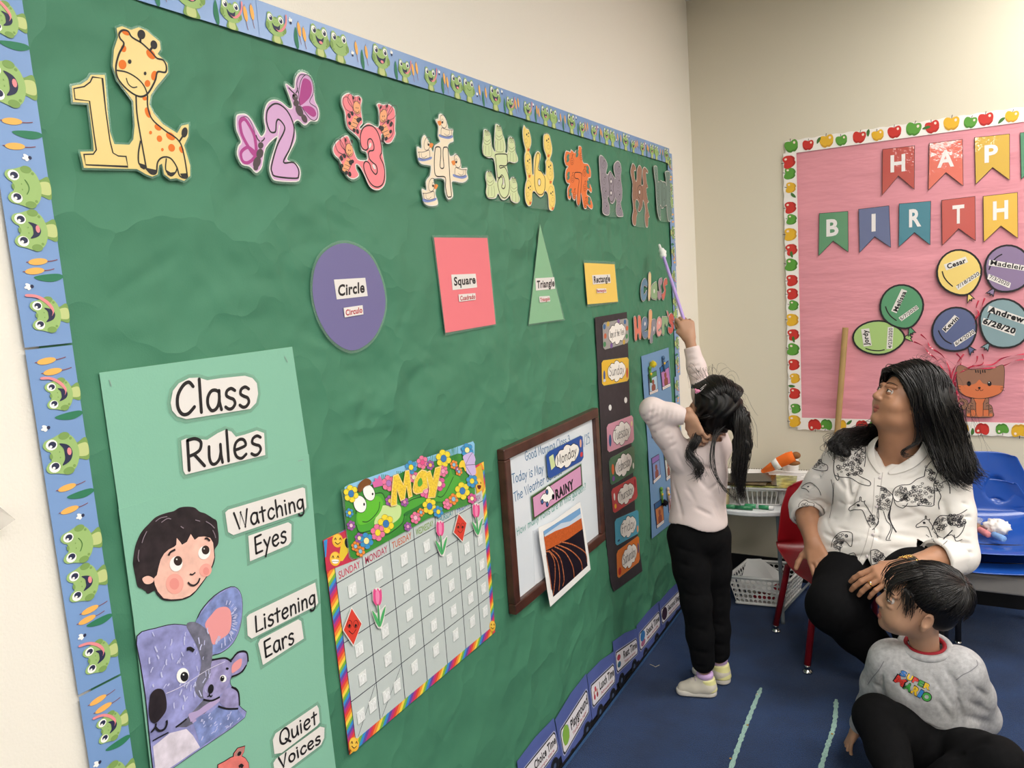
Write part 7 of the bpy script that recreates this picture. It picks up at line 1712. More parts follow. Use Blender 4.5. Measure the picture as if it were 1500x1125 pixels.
def vneck(X, d):
    # opening in front: right of the line pit-cR and left of the line pit-cL (seen from the front), above the pit
    e1 = (cR - pit); e2 = (cL - pit); x = X[:, 0] - pit[0]; z = X[:, 2] - pit[2]
    zR = z; l1 = x - e1[0] / e1[2] * z; l2 = e2[0] / e2[2] * z - x
    ins = np.minimum(np.minimum(l1 * .9, l2 * .9), z); ins = np.where(X[:, 1] < nk[1] + .005, ins, -1); d = np.maximum(d, ins)
    # neck hole
    q = np.linalg.norm((X - (nk + V3(0, .01, .015)))[:, :2], axis=1) - .068; q = np.where(X[:, 2] > nk[2] - .05, q, 1); d = np.maximum(d, -q)
    # hem: shirt tail curve with a split in front
    hemz = .405 + .05 * np.minimum(1, np.abs(X[:, 0] - .80) / .16) ** 2 - .02; hemz = np.where((X[:, 0] > .80), hemz + .03, hemz - .012)
    w = .5 * np.maximum(0, .47 - X[:, 2]); split = w - np.abs(X[:, 0] - .803) ; split = np.where(X[:, 1] < 2.93, split, -1)
    trunk = (np.linalg.norm((X - be)[:, :2] / np.array([.25, .21]), axis=1) < 1) & (X[:, 2] < .52)
    d = np.maximum(d, np.where(trunk, hemz - X[:, 2], -1)); d = np.maximum(d, np.where(trunk, split, -1))
    # cuffs
    for a, b, t in ((elR, wrR, .22), (elL, wrL, .30)):
        ax = (b - a) / np.linalg.norm(b - a); c = a + (b - a) * t; q = (X - c) @ ax; d = np.maximum(d, np.where((np.linalg.norm(X - c, axis=1) < .085) & (q < .045) & (np.linalg.norm(X - c - ((X - c) @ ax)[:, None] * ax, axis=1) < .066), q, -1))
    return d
F_ = []
rr = random.Random(4)
for a, b, r in ((shR, elR, .064), (shL, elL, .068)):
    ax = (b - a) / np.linalg.norm(b - a)
    for i in range(9):
        t = .25 + .085 * i; c = a + (b - a) * t; q1 = c + V3(-.06, -.05, .012 * math.sin(i * 2)); q2 = c + V3(.06, -.055, .02 * math.cos(i * 1.7)); F_.append((q1, q2, .0065, .0075 * (1 + .4 * math.sin(i))))
F_ += crease_set(sb, [((1215, 760), (1290, 775)), ((1222, 772), (1300, 792)), ((1212, 742), (1262, 724)), ((1328, 742), (1378, 772)), ((1305, 782), (1372, 790)), ((1292, 700), (1284, 830), .006, .004), ((1240, 690), (1250, 745)), ((1352, 700), (1380, 722)), ((1208, 802), (1262, 790)), ((1298, 802), (1362, 806)),
    ((1380, 730), (1396, 792)), ((1226, 735), (1276, 744)), ((1318, 700), (1350, 688)), ((1205, 780), (1245, 800)), ((1300, 765), (1350, 752)), ((1345, 760), (1385, 790)), ((1225, 700), (1240, 720)), ((1262, 700), (1240, 760)), ((1300, 720), (1330, 735)), ((1215, 820), (1280, 812)), ((1310, 812), (1350, 815)), ((1330, 730), (1395, 742), .01, .007), ((1210, 755), (1225, 790), .009, .007)], .0085, .0115)
sh = sdf_object('blouse', sb, .0038, blouse, T, disp=folds(F_), post=vneck)
# cuffs turned back, collar, button placket
m = MB()
def cuff(a, b, t, r, wd, mt, name, T, flare=1.04):
    a, b = V3(a), V3(b); ax = (b - a) / np.linalg.norm(b - a); c = a + (b - a) * t; R_ = Vector((0, 0, 1)).rotation_difference(Vector(ax)).to_matrix(); m = MB()
    prof = [(r * .9, wd), (r * flare + .002, wd), (r * flare + .004, wd * .9), (r * 1.02 + .004, .1 * wd), (r + .001, 0), (r * .93, .0)]; n = 40; vs = []
    for i, (rr_, z) in enumerate(prof):
        for j in range(n):
            an = 2 * math.pi * j / n; w_ = 1 + .025 * math.sin(5 * an + i) + .012 * math.sin(9 * an); vs.append(Vector(c) + R_ @ Vector((rr_ * w_ * math.cos(an), rr_ * w_ * math.sin(an), z)))
    m.add(vs, [(i * n + j, i * n + (j + 1) % n, (i + 1) * n + (j + 1) % n, (i + 1) * n + j) for i in range(len(prof) - 1) for j in range(n)], mt); return m.build(name, T, True)
cuff(elR, wrR, .02, .056, .045, blouse, 'turned_cuff', T); cuff(elL, wrL, .06, .062, .075, blouse, 'turned_cuff', T, 1.02)
dg = bpy.context.evaluated_depsgraph_get(); dg.update()
def bvh_of(*objs):
    vs, fs = [], []
    for o in objs:
        k = len(vs); vs += [o.matrix_world @ v.co for v in o.data.vertices]; fs += [tuple(i + k for i in p.vertices) for p in o.data.polygons]
    return BVHTree.FromPolygons(vs, fs)
bpy.context.view_layer.update()
def cast(bv, x, y):
    d = ray(x, y).normalized(); h = bv.ray_cast(CAM, d); return (h[0], h[1]) if h[0] is not None else (None, None)
def decal_line(mb, bv, pts, wmm, m, sm=True, off=.0012, closed=False):
    """ink line printed on a garment: runs along the cloth surface"""
    q = spline(pts, closed, 4) if sm and len(pts) > 2 else pts; L_ = []
    dense = []
    for i in range(len(q) - 1):
        (xa, ya), (xb, yb) = q[i], q[i + 1]; k = max(1, int(math.hypot(xb - xa, yb - ya) / 2.2)); dense += [(xa + (xb - xa) * j / k, ya + (yb - ya) * j / k) for j in range(k)]
    dense.append(q[-1]); run = []
    def flush():
        if len(run) > 1:
            v, f = [], []
            for i, (p, n) in enumerate(run):
                t = run[min(i + 1, len(run) - 1)][0] - run[max(i - 1, 0)][0]; sd = n.cross(t)
                if sd.length < 1e-9: sd = Vector((1, 0, 0))
                sd.normalize(); w_ = wmm * 1.7 / 2000; v += [p + n * off + sd * w_, p + n * off - sd * w_]
            mb.add(v, [(2 * i, 2 * i + 1, 2 * i + 3, 2 * i + 2) for i in range(len(run) - 1)], m)
    for x, y in dense:
        p, n = cast(bv, x, y)
        if p is None or (run and (p - run[-1][0]).length > .03): flush(); run = []
        if p is not None:
            if n.dot(ray(x, y)) > 0: n = -n
            run.append((p, n))
    flush()
bv = bvh_of(*[o for o in T.children if o.name.split('.')[0] in ('blouse', 'turned_cuff')])
bvB = bvh_of(*[o for o in T.children if o.name.split('.')[0] in ('blouse', 'turned_cuff', 'body')])
b1 = lambda *p: [(1160 + p[i] / 4.329, 640 + p[i + 1] / 4.327) for i in range(0, len(p), 2)]
ink = mat('printed_black_line', '2c2a30', .6)
m = MB(); dl = lambda w_, *p, **k: decal_line(m, bv, b1(*p), w_, ink, **k)
def patch(cx, cy, rx, ry, n, seed, rot=0, w_=1.1):
    """giraffe coat: a net of irregular cells"""
    r_ = random.Random(seed); c, s_ = math.cos(rot), math.sin(rot)
    for k in range(n):
        a, q = r_.uniform(0, 6.28), math.sqrt(r_.uniform(0, 1)) * .88; x, y = q * rx * math.cos(a), q * ry * math.sin(a); X, Y = cx + x * c - y * s_, cy + x * s_ + y * c; R_ = r_.uniform(7, 13); ph = r_.uniform(0, 6.28); st_ = []
        nn_ = r_.choice((4, 5, 6))
        for j in range(nn_ + 1): st_ += [X + R_ * math.cos(ph + 6.283 * j / nn_) * r_.uniform(.8, 1.15), Y + R_ * .8 * math.sin(ph + 6.283 * j / nn_) * r_.uniform(.8, 1.15)]
        st_[-2:] = st_[:2]; dl(w_, *st_, sm=False)
# right-hand large giraffe: body, neck, head
dl(1.6, 840,250,850,200,880,160,925,120,950,105,955,125,985,135,975,150,960,200,950,190,935,200,915,250,905,290); dl(1.4, 840,250,790,270,750,300,700,305,660,320,640,350,645,390,670,410,700,400,740,380); dl(1.4, 700,435,760,440,820,435,880,440,905,430); dl(1.6, 900,300,905,360,900,430); dl(1.4, 645,390,660,430,700,450,720,440,735,420)
patch(705, 365, 60, 50, 34, 1); patch(820, 350, 85, 62, 44, 2); patch(880, 230, 30, 60, 20, 3, -.4); patch(820, 415, 75, 20, 16, 4); patch(930, 310, 28, 40, 12, 5)
dl(1.2, 935,165,945,160,950,168,940,172,935,165); dl(2.4, 958,210,966,216,970,208); dl(1.6, 950,290,985,280,1000,320,1003,360); dl(1.6, 915,310,935,350,945,380,930,420,935,460)
# centre legs and tail
dl(1.6, 540,310,580,320,620,350,640,380,625,450,610,500,620,530,660,605); dl(2.6, 625,450,618,500,630,550,662,605); dl(1.4, 580,470,600,530,625,560,625,590,600,640,598,655); dl(1.4, 640,560,632,600,615,650); dl(1.4, 560,400,545,450,540,500,550,540,530,570,510,590); patch(580, 400, 50, 95, 46, 6, w_=.9); dl(1.2, 596,655,628,655); dl(1.3, 545,440,550,520,520,590)
# upper left lying giraffe
dl(1.6, 265,60,270,130,265,200,275,250,290,275,300,260,290,230); dl(1.5, 270,240,310,255,370,260,430,295,485,310,500,300,490,280,440,255,400,230); patch(370, 190, 95, 70, 60, 7, .2); patch(430, 110, 32, 70, 26, 8); dl(1.4, 465,50,468,130,460,190); dl(1.4, 395,110,430,80,462,50); dl(1.4, 250,270,262,330,258,420,240,515); dl(1.2, 268,290,265,360,262,425)
# small giraffe heads
for (ox, oy, fl_, sc2) in ((430, 440, 1, 1), (845, 550, 1, .85)):
    q = lambda *p: [c for i in range(0, len(p), 2) for c in (ox + p[i] * sc2, oy + p[i + 1] * sc2)]
    dl(1.5, *q(-70,20,-62,6,-40,-8,-15,-28,-2,-32,2,-58,10,-55,10,-34,30,-30,34,-38,30,-20,45,0,62,30,85,70,95,110)); dl(1.5, *q(-70,20,-60,28,-35,22,-10,22,15,24,30,50,45,90,70,135)); dl(2.6, *q(-18,-8,-8,-12,-2,-4,-16,-4))
patch(500, 520, 28, 50, 16, 9, -.5)
# lower left giraffes, sleeve prints
dl(1.5, 250,700,262,650,300,610,340,600,380,610,385,640,380,690,365,690,350,670,330,660,310,700,300,780); dl(2.4, 335,625,350,622,352,634,338,632); patch(300, 665, 34, 60, 26, 10, .3); dl(1.4, 345,790,355,750,385,735,400,740,410,770,395,790,400,850,408,880); dl(1.4, 355,800,375,830,400,885); patch(265, 770, 30, 25, 10, 11)
dl(1.4, 500,720,540,715,580,750,595,780,540,800,505,805,500,720); patch(545, 760, 40, 36, 24, 12)
dl(1.5, 215,0,180,60,120,120,100,170,130,200,190,215,225,210,225,180,190,160,200,100); patch(160, 165, 55, 34, 30, 13, .3); patch(180, 80, 22, 60, 18, 14, .4)
dl(1.4, 60,320,85,300,120,290,150,310,175,340,185,370); dl(1.4, 60,325,90,330,110,350); dl(2.4, 98,316,110,314); dl(1.4, 40,480,45,430,80,400,110,415,140,425,130,450,100,450,90,480); patch(90, 450, 45, 30, 16, 15)
# left sleeve on the picture's right
dl(1.5, 890,590,905,540,940,500,1000,500,1060,490,1110,460); dl(1.5, 900,600,950,640,1010,620,1040,640,1080,600,1100,540); patch(1040, 530, 65, 50, 50, 16, w_=1.3); patch(945, 555, 45, 50, 26, 17); dl(2.0, 960,650,990,620,1020,590); dl(1.4, 1030,620,1040,660,1080,650); dl(1.3, 1050,160,1055,195,1040,200); dl(1.5, 690,215,690,190,700,165)
dl(1.1, 850,620,900,660,960,720,975,780); dl(1.1, 820,690,880,720,950,690,985,660)
m.build('giraffe_print', T)
# placket and collar
m = MB(); decal_line(m, bv, [(1293, 692), (1288, 730), (1282, 770), (1277, 800), (1262, 842)], 1.2, mat('stitch_grey', 'bdb8b4', .6)); decal_line(m, bv, [(1281, 700), (1279, 740), (1272, 780), (1265, 805), (1250, 838)], 1.0, mat('stitch_grey', 'bdb8b4')); m.build('placket_seam', T)
m = MB()
for x, y in ((1289, 700), (1284, 742), (1279, 783), (1270, 815)):
    p, n = cast(bv, x, y)
    if p is not None: m.lathe(p + n * .0006, [(0, .0028), (.004, .0026), (.0052, .0012), (.0052, 0)], mat('pearl_button', 'd6cdd0', .25, .5), 14, n)
m.build('button', T, True)
def lapel(pts3, name, wd_fn):
    m = MB(); v = []; 
    for i, (a, b) in enumerate(pts3): v += [a, b]
    v = [Vector(x) for x in v]; f = [(2 * i, 2 * i + 1, 2 * i + 3, 2 * i + 2) for i in range(len(pts3) - 1)]; m.add(v, f, blouse); o = m.build(name, T, True); q = o.modifiers.new('t', 'SOLIDIFY'); q.thickness = .0025; q.offset = 0; q = o.modifiers.new('s', 'SUBSURF'); q.levels = 2; q.render_levels = 2
def on(x, y, lift=.006, Y=2.88):
    p, n = cast(bvB, x, y)
    if p is None: return V3(*P(x, y, Y))
    if n.dot(ray(x, y)) > 0: n = -n
    return V3(*(p + n * lift))
lapel([(J(1292, 636, 2.965), J(1283, 640, 2.95)), (J(1281, 650, 2.905), on(1268, 655, .010)), (on(1281, 664, .008, 2.87), on(1270, 672, .008)), (on(1286, 680, .007, 2.85), on(1279, 686, .006)), (on(1292, 694, .005, 2.83), on(1289, 697, .004))], 'collar', None)
lapel([(J(1352, 640, 2.97), J(1366, 645, 2.96)), (J(1350, 652, 2.92), on(1368, 662, .012)), (on(1336, 665, .010, 2.88), on(1350, 682, .009)), (on(1318, 677, .008, 2.86), on(1326, 692, .007)), (on(1298, 692, .005, 2.84), on(1301, 698, .004))], 'collar', None)
# hair: base mass plus strands
s = Sdf(); s.group(.03, .03)
s.ell(HF.p(0, -.035, .058), V3(.092, .104, .090) * 1.0, HF.R); 
bk_ = HF.p(0, -.09, .0)
s.chain([HF.p(.04, -.05, .06), J(1372, 590, 2.93), J(1386, 640, 2.95), J(1405, 690, 2.92), J(1420, 704, 2.90)], [.06, .055, .05, .036, .012])
s.chain([HF.p(.0, -.07, .03), J(1350, 640, 3.03), J(1300, 650, 3.06)], [.075, .07, .06])
s.chain([J(1300, 645, 3.06), J(1262, 640, 3.02), J(1238, 642, 2.96), J(1226, 652, 2.92), J(1240, 664, 2.895)], [.040, .034, .030, .024, .016])
def face_clear(X, d):
    q = (X - HF.o) @ HF.R / HF.k; x, y, z = np.abs(q[:, 0]), q[:, 1], q[:, 2]
    e = np.linalg.norm(np.stack([q[:, 0] / .072, (y - .075) / .085, (z + .015) / .088], 1), axis=1) - 1
    return np.maximum(d, -e * .07)
sdf_object('hair', s, .004, hairb, T, disp=lambda X: .0016 * np.sin(X[:, 0] * 160 + 25 * np.sin(X[:, 2] * 20)) * np.sin(X[:, 1] * 60), post=face_clear)
hq = lambda x, y, z: HF.p(x * 1.09, (y + .035) * 1.09 - .035, (z - .058) * 1.09 + .058)
pt = hq(-.015, .052, .118)       # parting
A_s = [hq(-.005, .045, .124), hq(-.005, .0, .145), hq(0, -.06, .135)]
g1 = [[hq(-.002, .080, .088), hq(-.036, .078, .080), hq(-.066, .052, .052), hq(-.078, .015, .0), J(1352, 630, 2.87), J(1372, 680, 2.85), J(1396, 706, 2.86)],
      [hq(.0, .060, .112), hq(-.045, .050, .098), hq(-.080, .01, .05), J(1352, 600, 2.87), J(1368, 645, 2.88), J(1388, 690, 2.85), J(1412, 715, 2.86)],
      [hq(.0, .02, .145), hq(-.06, .0, .128), hq(-.098, -.03, .05), J(1372, 600, 2.85), J(1386, 650, 2.86), J(1402, 700, 2.84), J(1428, 716, 2.86)],
      [hq(.0, -.03, .152), hq(-.06, -.05, .125), hq(-.095, -.07, .05), J(1392, 600, 2.90), J(1408, 650, 2.90), J(1420, 695, 2.87), J(1436, 706, 2.88)],
      [hq(-.01, -.06, .145), hq(-.065, -.085, .105), hq(-.092, -.10, .05), J(1402, 602, 2.92), J(1415, 650, 2.92), J(1428, 690, 2.89), J(1440, 700, 2.90)],
      [hq(.0, -.08, .135), hq(-.05, -.11, .10), hq(-.07, -.13, .03), J(1398, 612, 2.96), J(1418, 660, 2.95), J(1432, 690, 2.92), J(1441, 700, 2.92)]]
strands('hair_strands', T, g1, hairm, 560, .010, .0014, 2, .011, 13, 18, .4, 'stuff')
g2 = [[hq(.002, .080, .088), hq(.036, .078, .080), hq(.066, .052, .052), hq(.078, .012, .0), J(1290, 625, 3.02), J(1258, 645, 2.95), J(1236, 662, 2.90)],
      [hq(.0, .062, .110), hq(.045, .052, .098), hq(.082, .005, .05), J(1293, 612, 3.02), J(1278, 636, 3.03), J(1240, 634, 2.94), J(1222, 652, 2.90), J(1238, 668, 2.88)],
      [hq(.0, .01, .145), hq(.06, .0, .125), hq(.092, -.04, .05), J(1300, 630, 3.05), J(1272, 648, 3.03), J(1232, 645, 2.93), J(1216, 655, 2.90), J(1228, 672, 2.89)],
      [hq(.0, -.05, .145), hq(.05, -.07, .11), hq(.08, -.1, .03), J(1310, 640, 3.07), J(1280, 655, 3.02), J(1248, 650, 2.92), J(1236, 660, 2.89), J(1256, 668, 2.87)]]
strands('hair_strands', T, g2, hairm, 420, .013, .0015, 3, .013, 13, 18, .4, 'stuff')
g3 = [[hq(-.075, .02, .05), hq(-.083, .02, .0), J(1342, 630, 2.86), J(1338, 650, 2.86), J(1322, 660, 2.85), J(1328, 668, 2.85), J(1345, 666, 2.85)], [hq(-.08, .0, .04), J(1352, 615, 2.86), J(1350, 645, 2.86), J(1332, 655, 2.84), J(1322, 664, 2.84), J(1335, 672, 2.84)]]
strands('loose_lock', T, g3, hairm, 26, .0035, .0012, 4, .004, 10, 16, .4, 'stuff')
g4 = [[hq(0, .03, .14), hq(.02, .02, .165), hq(.03, -.03, .17)], [hq(0, -.05, .14), hq(-.03, -.06, .17), hq(-.06, -.09, .14)], [J(1425, 600, 2.93), J(1440, 640, 2.93), J(1450, 690, 2.92)]]
strands('flyaway_hair', T, g4, hairm, 36, .010, .00035, 5, .010, 9, 10, .5, 'stuff')
# bracelet and ring
gold = mat('gold', 'e0b468', .25, .6, metal=1)
T2 = thing('bracelet', 'gold bead and chain bracelet on the wrist of the seated woman', 'bracelet', tuple(lerp(wrL, elL, .06)))
ax = (elL - wrL) / np.linalg.norm(elL - wrL); Rr = Vector((0, 0, 1)).rotation_difference(Vector(ax)).to_matrix()
for k, (t, tl) in enumerate(((.04, .0), (.075, .12), (.115, -.1), (.15, .06))):
    c = lerp(wrL, elL, t); m = MB()
    for j in range(28):
        an = 2 * math.pi * j / 28; p = Vector(c) + Rr @ Vector((.0335 * math.cos(an), .0335 * math.sin(an), tl * .0335 * math.cos(an))); m.ball(p, .0036 if (j + k) % 2 else .0027, gold, 8, 6)
    m.build('bead_strand', T2, True)
c = lerp(wrL, elL, .16); m = MB(); m.lathe(Vector(c), [(.034, -.005), (.0365, -.005), (.0365, .005), (.034, .005)], gold, 30, Vector(ax)); m.build('clasp_band', T2, True)
Fq = FL; rp = Fq.p(-.0105, .112, -.008); m = MB(); d_ = Vector(Fq.R @ V3(-.05, .9, -.35)); m.lathe(Vector(rp), [(.0096, -.002), (.0112, -.002), (.0112, .002), (.0096, .002), (.0096, -.002)], gold, 20, d_); m.ball(Vector(Fq.p(-.0105, .112, .004)), (.003, .004, .002), mat('ring_stone', 'f0f0f0', .05, .8), 8, 6)
tag(m.build('ring', None, True), 'gold ring with a pale stone on the hand resting in the lap', 'ring')
# ======== girl ========
shirt = mat('pale_pink_cotton', 'dccdcb', .7, .3, bump=.15, bscale=400)
T = thing('person', 'girl with a long black ponytail and pale pink shirt, reaching up with a purple pointer', 'person', (.3, 2.53, 0)); GT = T
hip = J(1022, 765, 2.53); nk = J(1034, 655, 2.58); hd = J(1045, 597, 2.60); HG = Fr(hd, (-.42, .78, .42), (.25, -.3, .92), .97)
sL, sR = J(996, 668, 2.50), J(1052, 655, 2.64); eL, hL = J(955, 600, 2.44), J(1012, 612, 2.47); eR, hR = J(1030, 578, 2.68), J(1010, 497, 2.69)
kL, aL = J(1020, 882, 2.49), J(1031, 978, 2.51); kR, aR = J(1047, 880, 2.60), J(1053, 962, 2.61)
hpL, hpR = J(1005, 785, 2.50), J(1043, 785, 2.57)
s = Sdf(); head(s, HG, True); s.group(.02, .02); s.cap(nk, HG.p(0, -.02, -.05), .034, .038)
s.group(.04, .02); s.cap(sL, sR, .035); s.cap(lerp(lerp(sL, sR, .5), hip, .25), hip, .055, .06); s.group(.02, .02)
s.chain([sL, eL, hL], [.03, .026, .018]); s.chain([sR, eR, hR], [.03, .024, .018]); s.chain([hpL, kL, aL], [.05, .035, .025]); s.chain([hpR, kR, aR], [.05, .035, .025])
tip = J(971, 372, 2.93); grip = J(1005, 478, 2.70); pd = tip - grip; pd /= np.linalg.norm(pd)
FG = Fr(hR, (grip + pd * .005) - hR + V3(0, -.0, .01), (.55, -.8, .1), .78)
hand(s, FG, [(.9, 1.2, .7), (1.0, 1.2, .7), (1.0, 1.2, .7), (1.0, 1.2, .7)], .03, (.25, .9), side=-1)
dl_ = J(1022, 640, 2.475) - hL; FG2 = Fr(hL, dl_, (-.25, -.95, .2), .74)
hand(s, FG2, [(.35, .6, .5), (.4, .7, .5), (.45, .7, .5), (.5, .8, .5)], .10, (.6, .7), side=1)
sdf_object('body', s, .0026, [skinc, lipc], T)
eyes(HG, T, (0, .8, .5), skinc)
# shirt
s = Sdf(); s.group(.045, .03); s.ell(nk + V3(.0, .0, -.006), (.060, .056, .042)); s.cap(lerp(sL, sR, .12), lerp(sL, sR, .88), .044); s.ell(lerp(lerp(sL, sR, .5), hip, .30), (.098, .085, .10)); s.ell(lerp(lerp(sL, sR, .5), hip, .70), (.092, .082, .10)); s.ell(hip + V3(0, 0, .0), (.098, .086, .06))
s.group(.02, .03); s.chain([sL, lerp(sL, eL, .5), eL], [.046, .043, .039]); s.chain([eL, lerp(eL, hL, .5), lerp(eL, hL, 1.0)], [.038, .033, .026])
s.chain([sR, eR, lerp(eR, hR, .5), lerp(eR, hR, .93)], [.046, .037, .031, .027])
def gcut(X, d):
    hz = .632 + .012 * np.sin(X[:, 0] * 30); trunk = (np.linalg.norm((X - hip)[:, :2], axis=1) < .16) & (X[:, 2] < .75); d = np.maximum(d, np.where(trunk, hz - X[:, 2], -1))
    for a, b, t in ((eL, hL, .86), (eR, hR, .86)):
        ax = (b - a) / np.linalg.norm(b - a); c = a + (b - a) * t; q = (X - c) @ ax; d = np.maximum(d, np.where(np.linalg.norm(X - c, axis=1) < .07, q, -1))
    q = np.linalg.norm((X - nk - V3(.008, .01, .0))[:, :2], axis=1) - .043; return np.maximum(np.maximum(d, np.where(X[:, 2] > nk[2] + .010, -q, -1)), np.where(np.linalg.norm((X - nk)[:, :2], axis=1) < .075, X[:, 2] - nk[2] - .030, -1))
gf = []
for i in range(7):
    c = lerp(eL, hL, .08 + .12 * i); gf.append((c + V3(-.01, -.04, -.045), c + V3(.012, -.035, .05), .0045, .0030))
    c = lerp(sL, eL, .25 + .12 * i); gf.append((c + V3(-.04, -.03, -.02), c + V3(.04, -.045, .02), .006, .005)); c = lerp(eR, hR, .05 + .12 * i); gf.append((c + V3(-.04, -.03, -.012), c + V3(.045, -.03, .012), .0045, .0045))
gf += crease_set(s, [((985, 682), (1020, 738)), ((1000, 676), (1042, 722)), ((1012, 668), (1058, 702)), ((986, 704), (1000, 762)), ((1005, 732), (1056, 746)), ((993, 752), (1052, 762)), ((1020, 690), (1056, 680)), ((981, 720), (985, 765)), ((1035, 722), (1060, 700)), ((1000, 714), (1046, 734)), ((990, 660), (1004, 690)), ((1016, 742), (1045, 757)), ((1046, 735), (1058, 764))], .007, .0065)
sdf_object('shirt', s, .0035, shirt, T, disp=folds(gf), post=gcut)
# trousers
s = Sdf(); s.group(.03, .03); s.ell(lerp(hpL, hpR, .5) + V3(0, 0, .01), (.088, .082, .085)); s.group(.02, .012)
s.chain([hpL, lerp(hpL, kL, .5), kL, lerp(kL, aL, .5), lerp(kL, aL, .90)], [.066, .060, .051, .046, .041]); s.group(.02, .012); s.chain([hpR, lerp(hpR, kR, .5), kR, lerp(kR, aR, .5), lerp(kR, aR, .90)], [.066, .060, .051, .046, .041])
gf = []
for k_, a_ in ((kL, aL), (kR, aR)):
    for i in range(10):
        c = lerp(k_, a_, -.15 + .12 * i); t_ = .012 * math.sin(i * 2.1); gf.append((c + V3(-.05, -.035, t_ * 2.2), c + V3(.05, -.04, -t_ * 1.8 + .01), .009, .0032 + .0022 * math.sin(i * 3.7)))
for i in range(4): gf.append((J(985, 800 + i * 22, 2.43), J(1022, 812 + i * 20, 2.45), .008, .005))
sdf_object('trousers', s, .0042, blackc, T, disp=folds(gf))
# high-top shoes
cream = mat('cream_suede', 'cdc6b8', .75, .3, bump=.3, bscale=500); yelw = mat('pale_yellow_heel', 'e0dc9c', .6, .3); lilc = mat('lilac_padding', 'c9a9d6', .6, .3); sole = mat('white_rubber_sole', 'd6d0c6', .6, .3)
def shoe(T, heel, toe, an, k=1.0):
    heel, toe, an = V3(heel), V3(toe), V3(an); f = toe - heel; f[2] = 0; L_ = np.linalg.norm(f); f /= L_; up = V3(0, 0, 1); F = Fr((heel + toe) / 2 * V3(1, 1, 0) + V3(0, 0, heel[2]), f, up, L_ / .17)
    p = F.p
    s = Sdf(); s.group(.02, .02); s.chain([p(0, .055, .022), p(0, .01, .03), p(0, -.045, .034)], [.026 * F.k, .031 * F.k, .033 * F.k]); s.cap(p(0, -.04, .04), p(0, -.032, .085), .034 * F.k, .031 * F.k)
    cutz = heel[2] + .006
    up_ = sdf_object('shoe_upper', s, .003, [cream], T, post=lambda X, d: np.maximum(np.maximum(d, cutz - X[:, 2]), X[:, 2] - (heel[2] + .094 * F.k)))
    s = Sdf(); s.group(.012, .01); s.cap(p(0, .054, .010), p(0, -.048, .010), .034 * F.k, .033 * F.k)
    sdf_object('shoe_sole', s, .003, sole, up_, post=lambda X, d: np.maximum(np.maximum(d, heel[2] + .0 - X[:, 2]), X[:, 2] - heel[2] - .021 * F.k))
    s = Sdf(); s.group(.01, .01); s.cap(p(0, -.0475, .024), p(0, -.038, .076), .0362 * F.k, .0352 * F.k)
    sdf_object('heel_panel', s, .003, yelw, up_, post=lambda X, d: np.maximum(np.maximum(d, -((X - p(0, -.022, 0)) @ -F.y)), np.maximum(heel[2] + .02 * F.k - X[:, 2], X[:, 2] - heel[2] - .074 * F.k)))
    m = MB(); c = Vector(p(0, -.034, .086)); m.lathe(c, [(q_[0] * F.k, q_[1] * F.k) for q_ in ((.020, -.01), (.031, -.011), (.0355, -.002), (.0345, .010), (.028, .016), (.020, .012))], lilc, 26); m.build('ankle_padding', up_, True)
    m = MB()
    for i in range(4):
        q0, q1 = p(.018, .032 - .014 * i, .048 + .009 * i), p(-.018, .032 - .014 * i, .048 + .009 * i); mid = p(0, .034 - .014 * i, .058 + .009 * i); m.tube([Vector(q0), Vector(mid), Vector(q1)], .0028, mat('lilac_grey_lace', 'b8aab4', .7), 6)
    m.build('laces', up_, True); return up_
h1 = onG(1052, 1019); t1 = onG(989, 1019); shoe(T, (h1.x + .0, h1.y, 0.004), (t1.x, t1.y + .02, 0.004), aL)
h2 = V3(.352, 2.615, 0.004); shoe(T, h2 + V3(.012, .0, 0), h2 + V3(-.135, .05, 0), aR)
# hair
s = Sdf(); s.group(.02, .02); s.ell(HG.p(0, -.024, .050), V3(.081, .094, .082) * .92, HG.R); s.ell(HG.p(0, -.055, -.012), V3(.066, .052, .062) * .9, HG.R)
pb = J(1076, 592, 2.585); s.cap(HG.p(0, -.08, .05), pb, .035, .018); s.chain([pb, J(1085, 612, 2.57), J(1088, 650, 2.55), J(1082, 690, 2.54), J(1084, 722, 2.54)], [.020, .028, .028, .020, .007])
def gface(X, d):
    q = (X - HG.o) @ HG.R / HG.k; e = np.linalg.norm(np.stack([q[:, 0] / .066, (q[:, 1] - .10) / .07, (q[:, 2] + .03) / .075], 1), axis=1) - 1; return np.maximum(d, -e * .06)
sdf_object('hair', s, .0036, hairb, T, post=gface, disp=lambda X: .0025 * np.sin(X[:, 0] * 220 + 6 * np.sin(X[:, 2] * 40)))
tie = pb
def arc(a, b, ox):
    return [HG.p(*a), HG.p(*[(a[i] + b[i]) / 2 * 1.0 + ox[i] for i in range(3)]), HG.p(*b), tie]
HG0 = HG; HG = Fr(HG0.o, HG0.y, HG0.z, HG0.k * 1.06)
gs = []
for x in (-.075, -.06, -.035, -.01, .015, .04, .062, .076):
    gs.append([HG.p(x * .95, .062 - abs(x) * .35, .095 - abs(x) * .55), HG.p(x * 1.04, .01, .125 - abs(x) * .62), HG.p(x * .85, -.06, .128 - abs(x) * .4), lerp(HG.p(x * .4, -.10, .085), tie, .35), tie])
strands('hair_strands', T, gs, hairm, 260, .003, .0013, 11, .002, 8, 14, .8, 'stuff')
gs = []
for x in (-.078, -.04, 0, .04, .078):
    gs.append([HG.p(x, .0 - abs(x) * .2, -.035), HG.p(x * 1.05, -.05, -.01), HG.p(x * .7, -.095, .03), lerp(HG.p(x * .3, -.11, .05), tie, .5), tie])
strands('hair_strands', T, gs, hairm, 150, .003, .0013, 12, .002, 8, 12, .8, 'stuff')
